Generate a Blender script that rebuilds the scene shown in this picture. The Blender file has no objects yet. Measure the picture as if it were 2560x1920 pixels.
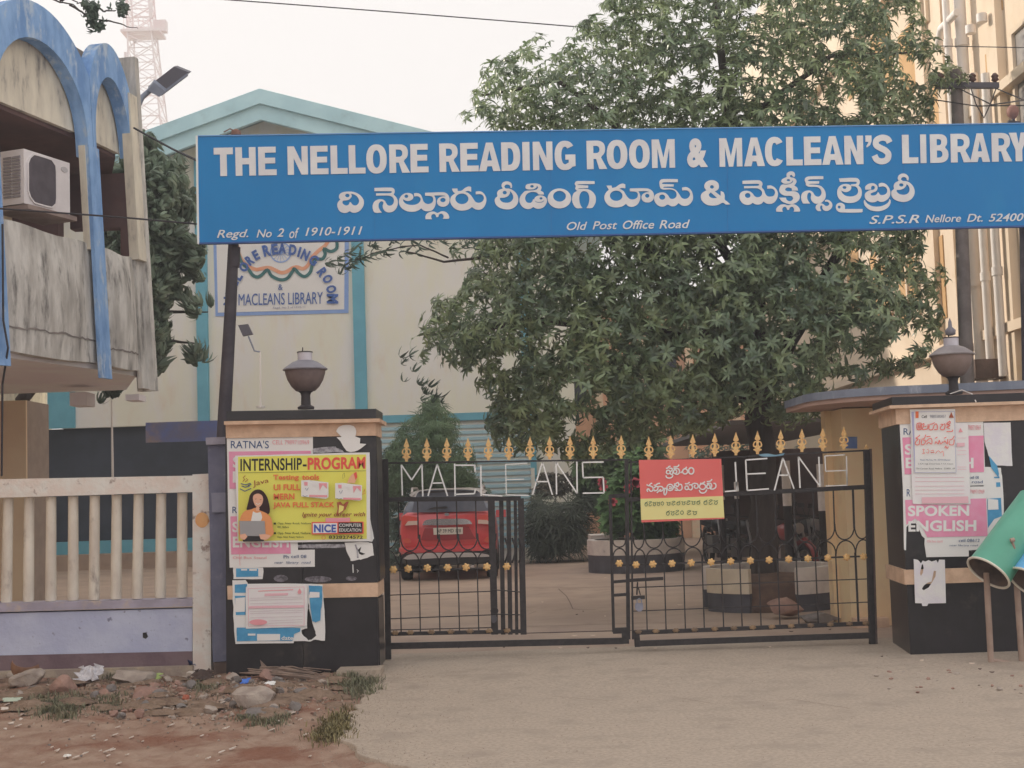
import bpy, bmesh, math, random
import numpy as np
from mathutils import Vector, Matrix, Euler
from mathutils.geometry import tessellate_polygon
random.seed(7); rng = np.random.default_rng(7)
R = math.radians
scene = bpy.context.scene
COL = scene.collection
# ------------------------------------------------------------------ camera
FPX = 3500.0
cam_d = bpy.data.cameras.new('camera'); cam = bpy.data.objects.new('camera', cam_d); COL.objects.link(cam)
cam_d.sensor_width = 36.0; cam_d.lens = FPX / 2560 * 36.0
cam_d.clip_start = 0.1; cam_d.clip_end = 1500
CAM = Vector((0, 0, 1.6))
CROT = Matrix.Rotation(R(90 + 4.5), 3, 'X') @ Matrix.Rotation(R(-1.9), 3, 'Z')
cam.matrix_world = Matrix.Translation(CAM) @ CROT.to_4x4()
scene.camera = cam
# ------------------------------------------------------------------ sky and sun
SUN_EL, SUN_AZ = 22.0, 60.0      # azimuth measured from +Y towards -X
world = bpy.data.worlds.new('World'); scene.world = world; world.use_nodes = True
wn = world.node_tree; wn.nodes.clear()
sky = wn.nodes.new('ShaderNodeTexSky'); sky.sky_type = 'NISHITA'; sky.sun_disc = False
sky.sun_elevation = R(SUN_EL); sky.sun_rotation = R(-SUN_AZ)
sky.air_density = 1.0; sky.dust_density = 6.0; sky.ozone_density = 1.0
hs = wn.nodes.new('ShaderNodeHueSaturation'); hs.inputs['Saturation'].default_value = 0.25
mx = wn.nodes.new('ShaderNodeMix'); mx.data_type = 'RGBA'
mx.inputs[0].default_value = 0.80
mx.inputs[7].default_value = (9.9, 9.5, 9.25, 1)
bg = wn.nodes.new('ShaderNodeBackground'); bg.inputs[1].default_value = 0.10
wo = wn.nodes.new('ShaderNodeOutputWorld')
wn.links.new(sky.outputs[0], hs.inputs['Color']); wn.links.new(hs.outputs[0], mx.inputs[6])
wn.links.new(mx.outputs[2], bg.inputs[0]); wn.links.new(bg.outputs[0], wo.inputs[0])
sl = bpy.data.lights.new('sun', 'SUN'); sl.energy = 3.0; sl.angle = R(0.8); sl.color = (1.0, 0.88, 0.74)
so = bpy.data.objects.new('sun', sl); COL.objects.link(so)
sdir = Vector((-math.cos(R(SUN_EL)) * math.sin(R(SUN_AZ)), math.cos(R(SUN_EL)) * math.cos(R(SUN_AZ)), math.sin(R(SUN_EL))))
so.rotation_euler = sdir.to_track_quat('Z', 'Y').to_euler(); so.location = (-20, 5, 20)
vs = scene.view_settings; vs.view_transform = 'Standard'; vs.look = 'None'; vs.exposure = 0.54; vs.gamma = 1.0
vs.use_curve_mapping = False
scene.cycles.max_bounces = 6; scene.cycles.diffuse_bounces = 3; scene.cycles.transparent_max_bounces = 8
scene.cycles.use_denoising = True
# ------------------------------------------------------------------ geometry of the view
def ray(px, py):
    return CROT @ Vector(((px - 1280) / FPX, (960 - py) / FPX, -1.0))
def at(px, py, Y):
    d = ray(px, py); return CAM + d * (Y / d.y)
def gnd(px, py, z=0.0):
    d = ray(px, py); return CAM + d * ((z - CAM.z) / d.z)
def FY(Y): return (Vector((0, Y, 0)), Vector((0, -1, 0)))
def onp(px, py, pl, off=0.0):
    p0, n = pl; d = ray(px, py)
    return CAM + d * (((p0 + n * off - CAM).dot(n)) / d.dot(n))
# ------------------------------------------------------------------ objects
WL = {}
def tag(o, label=None, cat=None, group=None, kind=None):
    if label: o['label'] = label
    if cat: o['category'] = cat
    if group: o['group'] = group
    if kind: o['kind'] = kind
    return o
def empty(name, loc, label=None, cat=None, group=None):
    o = bpy.data.objects.new(name, None); COL.objects.link(o); o.location = loc
    o.empty_display_size = 0.1
    WL[o.name] = Vector(loc); return tag(o, label, cat, group)
def wl(o):
    return WL.get(o.name, Vector((0, 0, 0))) if o else Vector((0, 0, 0))
def link(name, me, parent=None):
    o = bpy.data.objects.new(name, me); COL.objects.link(o)
    if parent: o.parent = parent
    return o
class MB:
    def __init__(s): s.v = []; s.f = []; s.mi = []; s.cur = 0
    def add(s, vs, fs):
        b = len(s.v); s.v += [tuple(v) for v in vs]
        for f in fs: s.f.append([b + i for i in f]); s.mi.append(s.cur)
    def box(s, c, h, rot=None):
        c = Vector(c); vs = []
        for x in (-1, 1):
            for y in (-1, 1):
                for z in (-1, 1):
                    v = Vector((x * h[0], y * h[1], z * h[2]))
                    if rot is not None: v = rot @ v
                    vs.append(c + v)
        s.add(vs, [(0, 1, 3, 2), (4, 6, 7, 5), (0, 4, 5, 1), (2, 3, 7, 6), (0, 2, 6, 4), (1, 5, 7, 3)])
    def bb(s, x0, x1, y0, y1, z0, z1):
        s.box(((x0 + x1) / 2, (y0 + y1) / 2, (z0 + z1) / 2), (abs(x1 - x0) / 2, abs(y1 - y0) / 2, abs(z1 - z0) / 2))
    def hexa(s, b, t):      # 4 bottom corners, 4 top corners in the same order
        s.add(list(b) + list(t), [(3, 2, 1, 0), (4, 5, 6, 7), (0, 1, 5, 4), (1, 2, 6, 5), (2, 3, 7, 6), (3, 0, 4, 7)])
    def bar(s, p, q, w, d, up=Vector((0, 1, 0))):   # bar from p to q; w across, d along up
        p = Vector(p); q = Vector(q); t = (q - p)
        if t.length < 1e-6: return
        t.normalize(); u = up - t * up.dot(t)
        if u.length < 1e-4: u = Vector((1, 0, 0)) - t * t.x
        u.normalize(); a = t.cross(u)
        def ring(c): return [c - a * w / 2 - u * d / 2, c + a * w / 2 - u * d / 2, c + a * w / 2 + u * d / 2, c - a * w / 2 + u * d / 2]
        s.hexa(ring(p), ring(q))
    def tube(s, pts, r, n=6, close=False, caps=True):
        pts = [Vector(p) for p in pts]; m = len(pts)
        rr = r if isinstance(r, (list, tuple)) else [r] * m
        rings = []; prev = None
        for i, p in enumerate(pts):
            if close: t = pts[(i + 1) % m] - pts[i - 1]
            else: t = pts[min(i + 1, m - 1)] - pts[max(i - 1, 0)]
            if t.length < 1e-9: t = Vector((0, 0, 1))
            t.normalize()
            if prev is None:
                prev = t.orthogonal().normalized()
            u = prev - t * prev.dot(t)
            u = u.normalized() if u.length > 1e-5 else t.orthogonal().normalized()
            prev = u; w = t.cross(u)
            rings.append([p + (u * math.cos(2 * math.pi * k / n) + w * math.sin(2 * math.pi * k / n)) * rr[i] for k in range(n)])
        vs = [v for rg in rings for v in rg]; fs = []
        for i in range(m if close else m - 1):
            a = i * n; b = ((i + 1) % m) * n
            for k in range(n): fs.append((a + k, a + (k + 1) % n, b + (k + 1) % n, b + k))
        if caps and not close:
            fs.append(tuple(range(n))[::-1]); fs.append(tuple((m - 1) * n + k for k in range(n)))
        s.add(vs, fs)
    def lathe(s, c, prof, n=16, axis=None):
        c = Vector(c); M = axis if axis is not None else Matrix.Identity(3)
        vs = []; fs = []; m = len(prof)
        for r, z in prof:
            for k in range(n):
                a = 2 * math.pi * k / n; vs.append(c + M @ Vector((r * math.cos(a), r * math.sin(a), z)))
        for i in range(m - 1):
            for k in range(n): fs.append((i * n + k, i * n + (k + 1) % n, (i + 1) * n + (k + 1) % n, (i + 1) * n + k))
        s.add(vs, fs)
        s.add([], [])
        b = len(s.v) - len(vs)
        s.f.append([b + k for k in range(n)][::-1]); s.mi.append(s.cur)
        s.f.append([b + (m - 1) * n + k for k in range(n)]); s.mi.append(s.cur)
    def slab(s, vs, fs, back):   # flat faces plus a back side and walls (back = vector)
        n = len(vs); vv = [Vector(v) for v in vs]
        ed = {}
        for f in fs:
            for i in range(len(f)):
                a, b = f[i], f[(i + 1) % len(f)]
                k = (min(a, b), max(a, b)); ed.setdefault(k, []).append((a, b))
        out = list(fs) + [tuple(n + i for i in reversed(f)) for f in fs]
        for k, l in ed.items():
            if len(l) == 1: a, b = l[0]; out.append((b, a, n + a, n + b))
        s.add(vv + [v + back for v in vv], out)
    def build(s, name, mat, parent=None, smooth=False, label=None, cat=None, group=None, kind=None):
        me = bpy.data.meshes.new(name); o0 = wl(parent)
        vs = [(v[0] - o0.x, v[1] - o0.y, v[2] - o0.z) for v in s.v]
        me.from_pydata(vs, [], s.f)
        mats = mat if isinstance(mat, (list, tuple)) else [mat]
        for m in mats: me.materials.append(m)
        if len(mats) > 1: me.polygons.foreach_set('material_index', s.mi)
        me.update()
        bm = bmesh.new(); bm.from_mesh(me); bmesh.ops.recalc_face_normals(bm, faces=bm.faces); bm.to_mesh(me); bm.free()
        if smooth:
            me.polygons.foreach_set('use_smooth', [True] * len(me.polygons))
            if smooth is not True:
                me.set_sharp_from_angle(angle=R(smooth))
        o = link(name, me, parent)
        if parent: WL[o.name] = o0
        return tag(o, label, cat, group, kind)
def tess(outer, holes=()):
    polys = [[Vector((p[0], p[1], 0)) for p in outer]] + [[Vector((p[0], p[1], 0)) for p in h] for h in holes]
    pts = [(v.x, v.y) for pl in polys for v in pl]
    return pts, [tuple(t) for t in tessellate_polygon(polys)]
def smooth2(pts, n=3):
    out = []; m = len(pts)
    def ang(i):
        a = Vector(pts[i - 1]) - Vector(pts[i]); b = Vector(pts[(i + 1) % m]) - Vector(pts[i])
        return math.pi - a.angle(b) if a.length * b.length > 0 else 9
    A = [ang(i) for i in range(m)]
    for i in range(m):
        p0, p1, p2, p3 = pts[i - 1], pts[i], pts[(i + 1) % m], pts[(i + 2) % m]
        out.append(tuple(p1))
        s1, s2 = A[i] < R(62), A[(i + 1) % m] < R(62)
        if s1 or s2:
            k1 = 0.5 if s1 else 0.0; k2 = 0.5 if s2 else 0.0
            L = math.dist(p1, p2)
            def tg(a, b, c, k):
                v = (c[0] - a[0], c[1] - a[1]); l = math.hypot(*v) or 1
                return (v[0] / l * L * 2 * k, v[1] / l * L * 2 * k) if k else (p2[0] - p1[0], p2[1] - p1[1])
            t1 = tg(p0, p1, p2, k1); t2 = tg(p1, p2, p3, k2)
            for j in range(1, n):
                t = j / n; h1 = 2 * t**3 - 3 * t**2 + 1; h2 = t**3 - 2 * t**2 + t; h3 = -2 * t**3 + 3 * t**2; h4 = t**3 - t**2
                out.append((h1 * p1[0] + h2 * t1[0] + h3 * p2[0] + h4 * t2[0], h1 * p1[1] + h2 * t1[1] + h3 * p2[1] + h4 * t2[1]))
    return out
def ell(cx, cy, rx, ry, n=18, a0=0):
    return [(cx + rx * math.cos(a0 + 2 * math.pi * k / n), cy + ry * math.sin(a0 + 2 * math.pi * k / n)) for k in range(n)]
class Flat(MB):
    """drawing on a plane: shapes given by where they are seen, laid on the real plane"""
    def __init__(s, pl, off=0.0, thk=0.0): super().__init__(); s.pl = pl; s.off = off; s.thk = thk
    def raw(s, pts, fs):
        vs = [onp(p[0], p[1], s.pl, s.off) for p in pts]
        if s.thk: s.slab(vs, fs, -s.pl[1] * s.thk)
        else: s.add(vs, fs)
    def poly(s, outer, holes=()):
        s.raw(*tess(outer, holes)); return s
    def rect(s, x0, y0, x1, y1): return s.poly([(x0, y0), (x1, y0), (x1, y1), (x0, y1)])
    def quad(s, *p): return s.poly(list(p))
    def line(s, pts, w):
        pts = [Vector((p[0], p[1])) for p in pts]; L = []; Rr = []
        for i, p in enumerate(pts):
            t = pts[min(i + 1, len(pts) - 1)] - pts[max(i - 1, 0)]
            t = t.normalized() if t.length > 0 else Vector((1, 0)); n = Vector((-t.y, t.x)) * (w[i] if isinstance(w, (list, tuple)) else w) / 2
            L.append(p + n); Rr.append(p - n)
        k = len(pts); s.raw([tuple(v) for v in L + Rr], [(i, i + 1, k + i + 1, k + i) for i in range(k - 1)]); return s
    def text(s, body, q, bold=0.0, shear=0.0, lift=0.0):
        """q: four corners (top-left, top-right, bottom-right, bottom-left) of the word's box"""
        pts, fs = textmesh(body, bold, shear)
        (x0, y0), (x1, y1), (x2, y2), (x3, y3) = q
        out = []
        for u, v in pts:   # v up from 0 to 1
            tx = x3 + (x2 - x3) * u; ty = y3 + (y2 - y3) * u; ux = x0 + (x1 - x0) * u; uy = y0 + (y1 - y0) * u
            out.append((tx + (ux - tx) * v, ty + (uy - ty) * v))
        s.raw(out, fs); return s
    def tr(s, body, x0, y0, x1, y1, bold=0.0, shear=0.0, dy=0.0):
        """dy: how much the right end sits higher"""
        return s.text(body, [(x0, y0), (x1, y0 - dy), (x1, y1 - dy), (x0, y1)], bold, shear)
_TC = {}
def textmesh(body, bold, shear):
    k = (body, bold, shear)
    if k not in _TC:
        c = bpy.data.curves.new('t', 'FONT'); c.body = body; c.offset = bold; c.shear = shear; c.resolution_u = 4
        c.space_character = 1.0 + bold * 1.2
        o = bpy.data.objects.new('t', c); COL.objects.link(o)
        bpy.context.view_layer.update()
        me = o.evaluated_get(bpy.context.evaluated_depsgraph_get()).to_mesh()
        v = [(p.co.x, p.co.y) for p in me.vertices]; f = [tuple(p.vertices) for p in me.polygons]
        o.to_mesh_clear(); bpy.data.objects.remove(o); bpy.data.curves.remove(c)
        xs = [p[0] for p in v]; ys = [p[1] for p in v]
        a, b, cc, d = min(xs), max(xs), min(ys), max(ys)
        _TC[k] = ([((x - a) / (b - a), (y - cc) / (d - cc)) for x, y in v], f)
    return _TC[k]
# ------------------------------------------------------------------ materials
def col(h):
    if not isinstance(h, str): return tuple(h)[:3]
    v = [int(h[i:i + 2], 16) / 255 for i in (0, 2, 4)]
    return tuple(c / 12.92 if c <= 0.04045 else ((c + 0.055) / 1.055) ** 2.4 for c in v)
_M = {}
def mat(name, c1, c2=None, rough=0.75, spec=0.3, metal=0.0, scale=6.0, stretch=(1, 1, 1), bump=0.0, bscale=40.0,
        stain=None, sscale=1.2, samt=(0.5, 0.7), island=0.0, transl=0.0, lo=0.35, hi=0.65, coat=0.0, fab=True):
    if name in _M: return _M[name]
    m = bpy.data.materials.new(name); m.use_nodes = True; nt = m.node_tree; N = nt.nodes; L = nt.links; N.clear()
    out = N.new('ShaderNodeOutputMaterial'); P = N.new('ShaderNodeBsdfPrincipled'); L.new(P.outputs[0], out.inputs[0])
    P.inputs['Roughness'].default_value = rough; P.inputs['Specular IOR Level'].default_value = spec; P.inputs['Metallic'].default_value = metal
    if coat: P.inputs['Coat Weight'].default_value = coat; P.inputs['Coat Roughness'].default_value = 0.08
    def adj(h):
        c = col(h); l = .3 * c[0] + .55 * c[1] + .15 * c[2]; s = .86 if fab else 1.0; g = 1 + (.32 * min(1, l / .12) if fab else 0)
        return tuple(min(.84, (l + (v - l) * s) * g) for v in c)
    C1 = adj(c1); C2 = adj(c2) if c2 else C1
    tc = N.new('ShaderNodeTexCoord'); mp = N.new('ShaderNodeMapping'); mp.inputs['Scale'].default_value = stretch
    geo = N.new('ShaderNodeNewGeometry'); L.new(geo.outputs['Position'], mp.inputs[0])
    last = None
    def rgb(c): 
        n = N.new('ShaderNodeRGB'); n.outputs[0].default_value = (*c, 1); return n.outputs[0]
    def mix(f, a, b, mode='MIX'):
        n = N.new('ShaderNodeMix'); n.data_type = 'RGBA'; n.blend_type = mode
        if isinstance(f, float): n.inputs[0].default_value = f
        else: L.new(f, n.inputs[0])
        L.new(a, n.inputs[6]); L.new(b, n.inputs[7]); return n.outputs[2]
    def noise(sc, det=6, rgh=0.6, src=None):
        n = N.new('ShaderNodeTexNoise'); n.inputs['Scale'].default_value = sc; n.inputs['Detail'].default_value = det
        n.inputs['Roughness'].default_value = rgh; L.new(src or mp.outputs[0], n.inputs['Vector']); return n.outputs['Fac']
    def ramp(f, a, b):
        n = N.new('ShaderNodeMapRange'); n.inputs[1].default_value = a; n.inputs[2].default_value = b; n.interpolation_type = 'SMOOTHSTEP'
        L.new(f, n.inputs[0]); return n.outputs[0]
    last = rgb(C1)
    if c2: last = mix(ramp(noise(scale), lo, hi), last, rgb(C2))
    if stain:
        last = mix(ramp(noise(sscale, 8, 0.65), samt[0], samt[1]), last, rgb(adj(stain)))
    if island:
        br = N.new('ShaderNodeHueSaturation'); L.new(last, br.inputs['Color'])
        mr = N.new('ShaderNodeMapRange'); mr.inputs[3].default_value = 1 - island; mr.inputs[4].default_value = 1 + island
        L.new(geo.outputs['Random Per Island'], mr.inputs[0]); L.new(mr.outputs[0], br.inputs['Value']); last = br.outputs[0]
    L.new(last, P.inputs['Base Color'])
    if bump:
        bn = N.new('ShaderNodeBump'); bn.inputs['Strength'].default_value = min(1.0, bump); bn.inputs['Distance'].default_value = 0.02
        L.new(noise(bscale, 5), bn.inputs['Height']); L.new(bn.outputs[0], P.inputs['Normal'])
    if transl:
        T = N.new('ShaderNodeBsdfTranslucent'); L.new(last, T.inputs[0]); S = N.new('ShaderNodeMixShader'); S.inputs[0].default_value = transl
        L.new(P.outputs[0], S.inputs[1]); L.new(T.outputs[0], S.inputs[2]); L.new(S.outputs[0], out.inputs[0])
    m.use_fake_user = False; _M[name] = m; return m
black_iron = mat('black_iron', '2b282b', '383335', rough=0.5, scale=25)
iron_rust = mat('rusty_iron', '4a4040', '5e4c46', rough=0.6, scale=18)
gold = mat('gold_paint', 'e0b068', 'c8924c', rough=0.45, scale=60, spec=0.5)
granite = mat('black_granite', '232126', '2c292f', rough=0.3, scale=3, spec=0.4, stain='49433f', sscale=3.5, samt=(0.56, 0.78))
beige_stone = mat('beige_stone', 'c9a98e', 'b8977c', rough=0.7, scale=8, bump=0.2)
paper = mat('white_paper', 'e9e2ea', 'ddd4de', rough=0.8, scale=5, bump=0.15, bscale=15)
pinkp = mat('pink_print', 'e58aac', 'dc7ea3', rough=0.7, scale=9)
palepink = mat('pale_pink_paper', 'ecd9de', 'e4ccd3', rough=0.8, scale=12)
bluep = mat('blue_print', '3f95c2', '2f86b6', rough=0.7, scale=9)
yelp = mat('yellow_print', 'e9d93c', 'e0cd38', rough=0.6, scale=3)
redp = mat('red_print', 'd9483a', rough=0.6)
orangep = mat('orange_print', 'd9642c', rough=0.6)
blackp = mat('black_print', '2c2a2e', rough=0.6)
navyp = mat('navy_print', '2f4f80', rough=0.6)
greenp = mat('dark_green_print', '3c4a20', rough=0.6)
whitep = mat('white_print', 'f0eaf0', rough=0.6)
faintred = mat('faint_red_print', 'd98a95', rough=0.7)
# ================================================================== ground
def hz(x, y):
    """height of the dirt strip"""
    k = 0.0
    def sm(t): t = max(0, min(1, t)); return t * t * (3 - 2 * t)
    left = sm((-0.95 - x) / 0.9)
    k += 0.03 * sm((y - 10.6) / 2.4) * left
    k += 0.03 * sm((y - 9.6) / 1.5) * left * (0.5 + 0.5 * math.sin(x * 2.3 + y))
    k += 0.012 * math.sin(x * 7 + y * 3) + 0.010 * math.sin(x * 13 - y * 11) + 0.006 * math.sin(x * 29 + y * 23)
    return k
dirt = mat('red_dirt', '9a7f70', 'ac9585', rough=0.95, scale=5, stain='8a6454', sscale=0.9, samt=(0.46, 0.64), bump=0.9, bscale=30, spec=0.1, fab=False)
concrete = mat('dusty_concrete', 'a99b8e', 'bcae9f', rough=0.9, scale=34, stain='a3968a', sscale=2.6, samt=(0.46, 0.74), bump=0.2, bscale=110, spec=0.15, fab=False)
yardm = mat('yard_concrete', 'b9a595', 'ab978a', rough=0.9, scale=0.8, stain='a08c80', sscale=2.0, samt=(0.5, 0.75), bump=0.25, bscale=40, spec=0.15, fab=False)
farm = mat('far_ground', '8f7a6a', '9c8877', rough=0.95, scale=0.3)
g = MB(); g.add([(-300, -60, -0.06), (300, -60, -0.06), (300, 600, -0.06), (-300, 600, -0.06)], [(0, 1, 2, 3)])
g.build('ground', farm, kind='structure')
# dirt strip in front of the wall
nx, ny = 150, 130; X0, X1, Y0, Y1 = -9.0, 0.6, 5.0, 13.6
vs = []; 
for j in range(ny + 1):
    for i in range(nx + 1):
        x = X0 + (X1 - X0) * i / nx; y = Y0 + (Y1 - Y0) * j / ny
        z = hz(x, y) + rng.normal(0, 0.003)
        if x > -0.75: z = min(z, -0.004)
        vs.append((x, y, z - 0.004))
fs = [(j * (nx + 1) + i, j * (nx + 1) + i + 1, (j + 1) * (nx + 1) + i + 1, (j + 1) * (nx + 1) + i) for j in range(ny) for i in range(nx)]
g = MB(); g.add(vs, fs); g.build('dirt_verge', dirt, smooth=True, kind='structure')
# concrete drive with a broken left edge
edge = [(960, 1640), (958, 1668), (935, 1695), (948, 1712), (916, 1735), (905, 1765), (882, 1778), (878, 1800), (850, 1835), (862, 1868), (930, 1902), (1060, 1940), (1250, 1990), (1400, 2100)]
ep = []
for a, b in zip(edge[:-1], edge[1:]):
    for k in range(4):
        t = k / 4; p = gnd(a[0] + (b[0] - a[0]) * t, a[1] + (b[1] - a[1]) * t); ep.append((p.x + random.uniform(-.06, .05), p.y + random.uniform(-.03, .03)))
ep.sort(key=lambda p: p[1]); ys = [p[1] for p in ep]
def ex(y): return float(np.interp(y, ys, [p[0] for p in ep]))
def rampz(y): 
    t = max(0, min(1, (y - 10.8) / 2.6)); return 0.03 + 0.035 * t * t * (3 - 2 * t)
vs = []; fs = []; NY, NX = 110, 50
for j in range(NY + 1):
    y = 5.0 + (14.0 - 5.0) * j / NY; e = ex(y)
    for i in range(NX + 1):
        t = i / NX; x = e + (9.0 - e) * t * t if i else e
        z = rampz(y) + rng.normal(0, 0.0002)
        if i == 0: z -= 0.012
        vs.append((x, y, z))
    vs.append((e - 0.03, y, -0.05))
W = NX + 2
for j in range(NY):
    for i in range(NX): fs.append((j * W + i, j * W + i + 1, (j + 1) * W + i + 1, (j + 1) * W + i))
    fs.append((j * W + NX + 1, j * W, (j + 1) * W, (j + 1) * W + NX + 1))
g = MB(); g.add(vs, fs); g.build('driveway', concrete, smooth=True, kind='structure')
# courtyard behind the gate
g = MB(); g.bb(-26, 14, 14.0, 60, -0.05, 0.062); g.build('courtyard', yardm, kind='structure')
crackm = mat('crack', '6e5d54', rough=0.95)
for pts in ([(1316, 1471), (1380, 1469), (1440, 1470), (1520, 1467), (1700, 1464), (1800, 1468)], [(970, 1487), (1100, 1482), (1228, 1474)],
            [(1396, 1472), (1416, 1490), (1425, 1506), (1432, 1522), (1450, 1524), (1490, 1524)], [(1316, 1566), (1390, 1564), (1520, 1560), (1620, 1557)],
            [(1320, 1536), (1340, 1528)], [(1380, 1740), (1520, 1752), (1660, 1738), (1790, 1760), (1980, 1748), (2120, 1770)], [(960, 1697), (1100, 1690), (1250, 1685), (1310, 1688)]):
    g = MB(); P = []
    zz = 0.067 if pts[0][1] < 1600 else 0.07
    for k, p in enumerate(pts):
        q = gnd(p[0], p[1], zz); w_ = random.uniform(.0012, .004) if p[1] > 1655 else .012
        if p[1] > 1655: q = gnd(p[0], p[1], rampz(q.y) + .004)
        P += [q + Vector((w_ * .6, w_, 0)), q - Vector((w_ * .6, w_, 0))]
    g.add(P, [(2 * i, 2 * i + 1, 2 * i + 3, 2 * i + 2) for i in range(len(pts) - 1)])
    g.build('crack', crackm, kind='structure')
# metal gate track in the floor
g = MB(); a = gnd(1310, 1583, 0.066); b = gnd(1640, 1574, 0.066); g.bar(a, b, 0.03, 0.008, Vector((0, 0, 1)))
g.build('gate_track', iron_rust, label='rusty floor track of the sliding gate set in the concrete', cat='track')

# ================================================================== library with the gable
cream = mat('cream_wall', 'efe3cd', 'e5d8c1', rough=0.85, scale=1.6, stretch=(1, 1, .35), stain='cdc1b0', sscale=1.5, samt=(0.5, 0.75), bump=0.1)
teal = mat('teal_paint', '5aa5bd', '529cb5', rough=0.7, scale=2)
teal_l = mat('pale_teal_paint', 'a0c6d0', '95bdc9', rough=0.75, scale=1.2, stain='8aaeb8', sscale=2, samt=(.5, .8))
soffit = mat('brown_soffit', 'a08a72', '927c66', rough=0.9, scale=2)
navy_sh = mat('navy_shade_and_glass', '39414f', '404858', rough=0.8, scale=2)
YL = 36.0
lib = empty('library', at(720, 1400, YL), 'cream library hall with pale teal gable roof behind the blue sign', 'building')
LP = FY(YL)
xs = lambda px, py=700, Y=YL: at(px, py, Y).x
zt = lambda px, py, Y=YL: at(px, py, Y).z
# main wall as gable outline in front plane
za = zt(668, 300); ax = xs(668, 250)
m = MB(); xl = xs(150, 700); xr = ax + (ax - xl) * 1.42; ze = za - 0.34 * (ax - xl)
zb = zt(440, 1062); xs_ = xs(560, 1062)
outline = [(xs_, 0.05), (xr, 0.05), (xr, za - 0.30 * (xr - ax)), (ax, za), (xl, ze), (xl, zb), (xs_, zb)]
p, f = tess(outline); m.slab([Vector((q[0], YL, q[1])) for q in p], f, Vector((0, 0.35, 0)))
m.build('wall', cream, lib)
# side and rear walls
m = MB(); m.bb(xr - 0.35, xr, YL + .35, YL + 18, 0.05, za - 0.30 * (xr - ax) - .02); m.bb(xl, xl + .35, YL + .35, YL + 18, 0.05, ze - .02); m.bb(xl, xr, YL + 18, YL + 18.3, .05, ze)
m.build('side_wall', cream, lib)
# porch under the left part, its shaded interior painted as a flush navy wall
m = MB(); zc = zb; m.bb(xl - 7, xs_ - .01, YL + .25, YL + .5, 0.06, zc); m.build('porch_shade_wall', navy_sh, lib)
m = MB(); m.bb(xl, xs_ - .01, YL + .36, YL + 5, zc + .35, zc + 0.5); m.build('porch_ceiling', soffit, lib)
m = MB(); m.bb(xl - 7, xs_ - .01, YL - .1, YL + .2, 0.44, 0.76); m.build('porch_step', teal, lib)
m = MB(); m.bb(xl - 7, xs_ + .3, YL - .9, YL + .2, 0.063, 0.439); m.build('porch_floor', yardm, lib)
m = MB(); m.bar(at(365, 1082, YL - 1.2), at(548, 1076, YL - 1.2), .5, .06); m.build('awning', mat('blue_tarp', '4a5a94', '5b5a74', rough=.6, scale=2, stain='7d6a62', sscale=1.5, samt=(.5, .7)), lib)
m = MB(); a = at(145, 1000, YL); m.bb(xs(120), xs(186), YL - .12, YL + .0, zb, zt(150, 940)); m.build('pilaster', teal, lib)
for a, b, top in ((493, 521, 300), (884, 914, 300)):
    x0 = at(a, 800, YL).x; x1 = at(b, 800, YL).x
    m = MB(); z1 = za - 0.30 * abs(x0 - ax) - 0.4; m.bb(x0, x1, YL - 0.12, YL - .0, 0.06 if a > 600 else zb, z1); m.build('pilaster', teal, lib)
x0 = at(1300, 800, YL).x; m = MB(); m.bb(x0, x0 + .3, YL - .12, YL, .06, za - .3 * (x0 - ax) - .4); m.build('pilaster', teal, lib)
# roof with deep fascia: outer and inner bands
def gable_band(off0, off1, y0, y1, name, mt):
    m = MB(); e = 1.2
    for sgn in (-1, 1):
        xe = (xl - e) if sgn < 0 else (xr + e)
        w = abs(xe - ax); sl = 0.34 if sgn < 0 else 0.29
        pts = [Vector((ax, 0, apex - off0)), Vector((xe, 0, apex - off0 - sl * w)), Vector((xe, 0, apex - off1 - sl * w)), Vector((ax, 0, apex - off1))]
        m.hexa([p + Vector((0, y0, 0)) for p in pts], [p + Vector((0, y1, 0)) for p in pts])
    return m.build(name, mt, lib)
apex = at(668, 224, YL - 1.0).z
gable_band(0.0, 0.38, YL - 1.12, YL + 18.5, 'roof', teal_l)
gable_band(0.381, 0.77, YL - 1.0, YL - 0.85, 'fascia', teal_l)
# painted logo board
LG = (Vector((0, YL, 0)), Vector((0, -1, 0)))
logo = empty('painted_logo_board', at(700, 783, YL - .1), 'white painted board with wheel, tricolour ribbon and arched library lettering on the cream wall', 'sign')
lb = mat('logo_border_blue', '7d9fdc', '7496d4', rough=0.7, scale=3); lw = mat('logo_white', 'dcdae6', 'd2d0de', rough=0.7, scale=2)
lblue = mat('logo_letter_blue', '3560ac', '2f569e', rough=0.7, scale=6); lgreen = mat('logo_green', '2f6e70', '286266', scale=5); lor = mat('logo_orange', 'e99a78', 'e28b66', scale=5)
def lc(u, v): return (480 + u * .30141, 560 + v * .30141)     # crop coordinates of the logo area
F = Flat(LG, .02, .06); F.quad((528, 420), (872, 416), lc(1297, 738), lc(195, 765)); F.build('board', lb, logo)
F = Flat(LG, .03, .02); F.quad((537, 428), (863, 424), lc(1262, 708), lc(215, 735)); F.build('panel', lw, logo)
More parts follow.
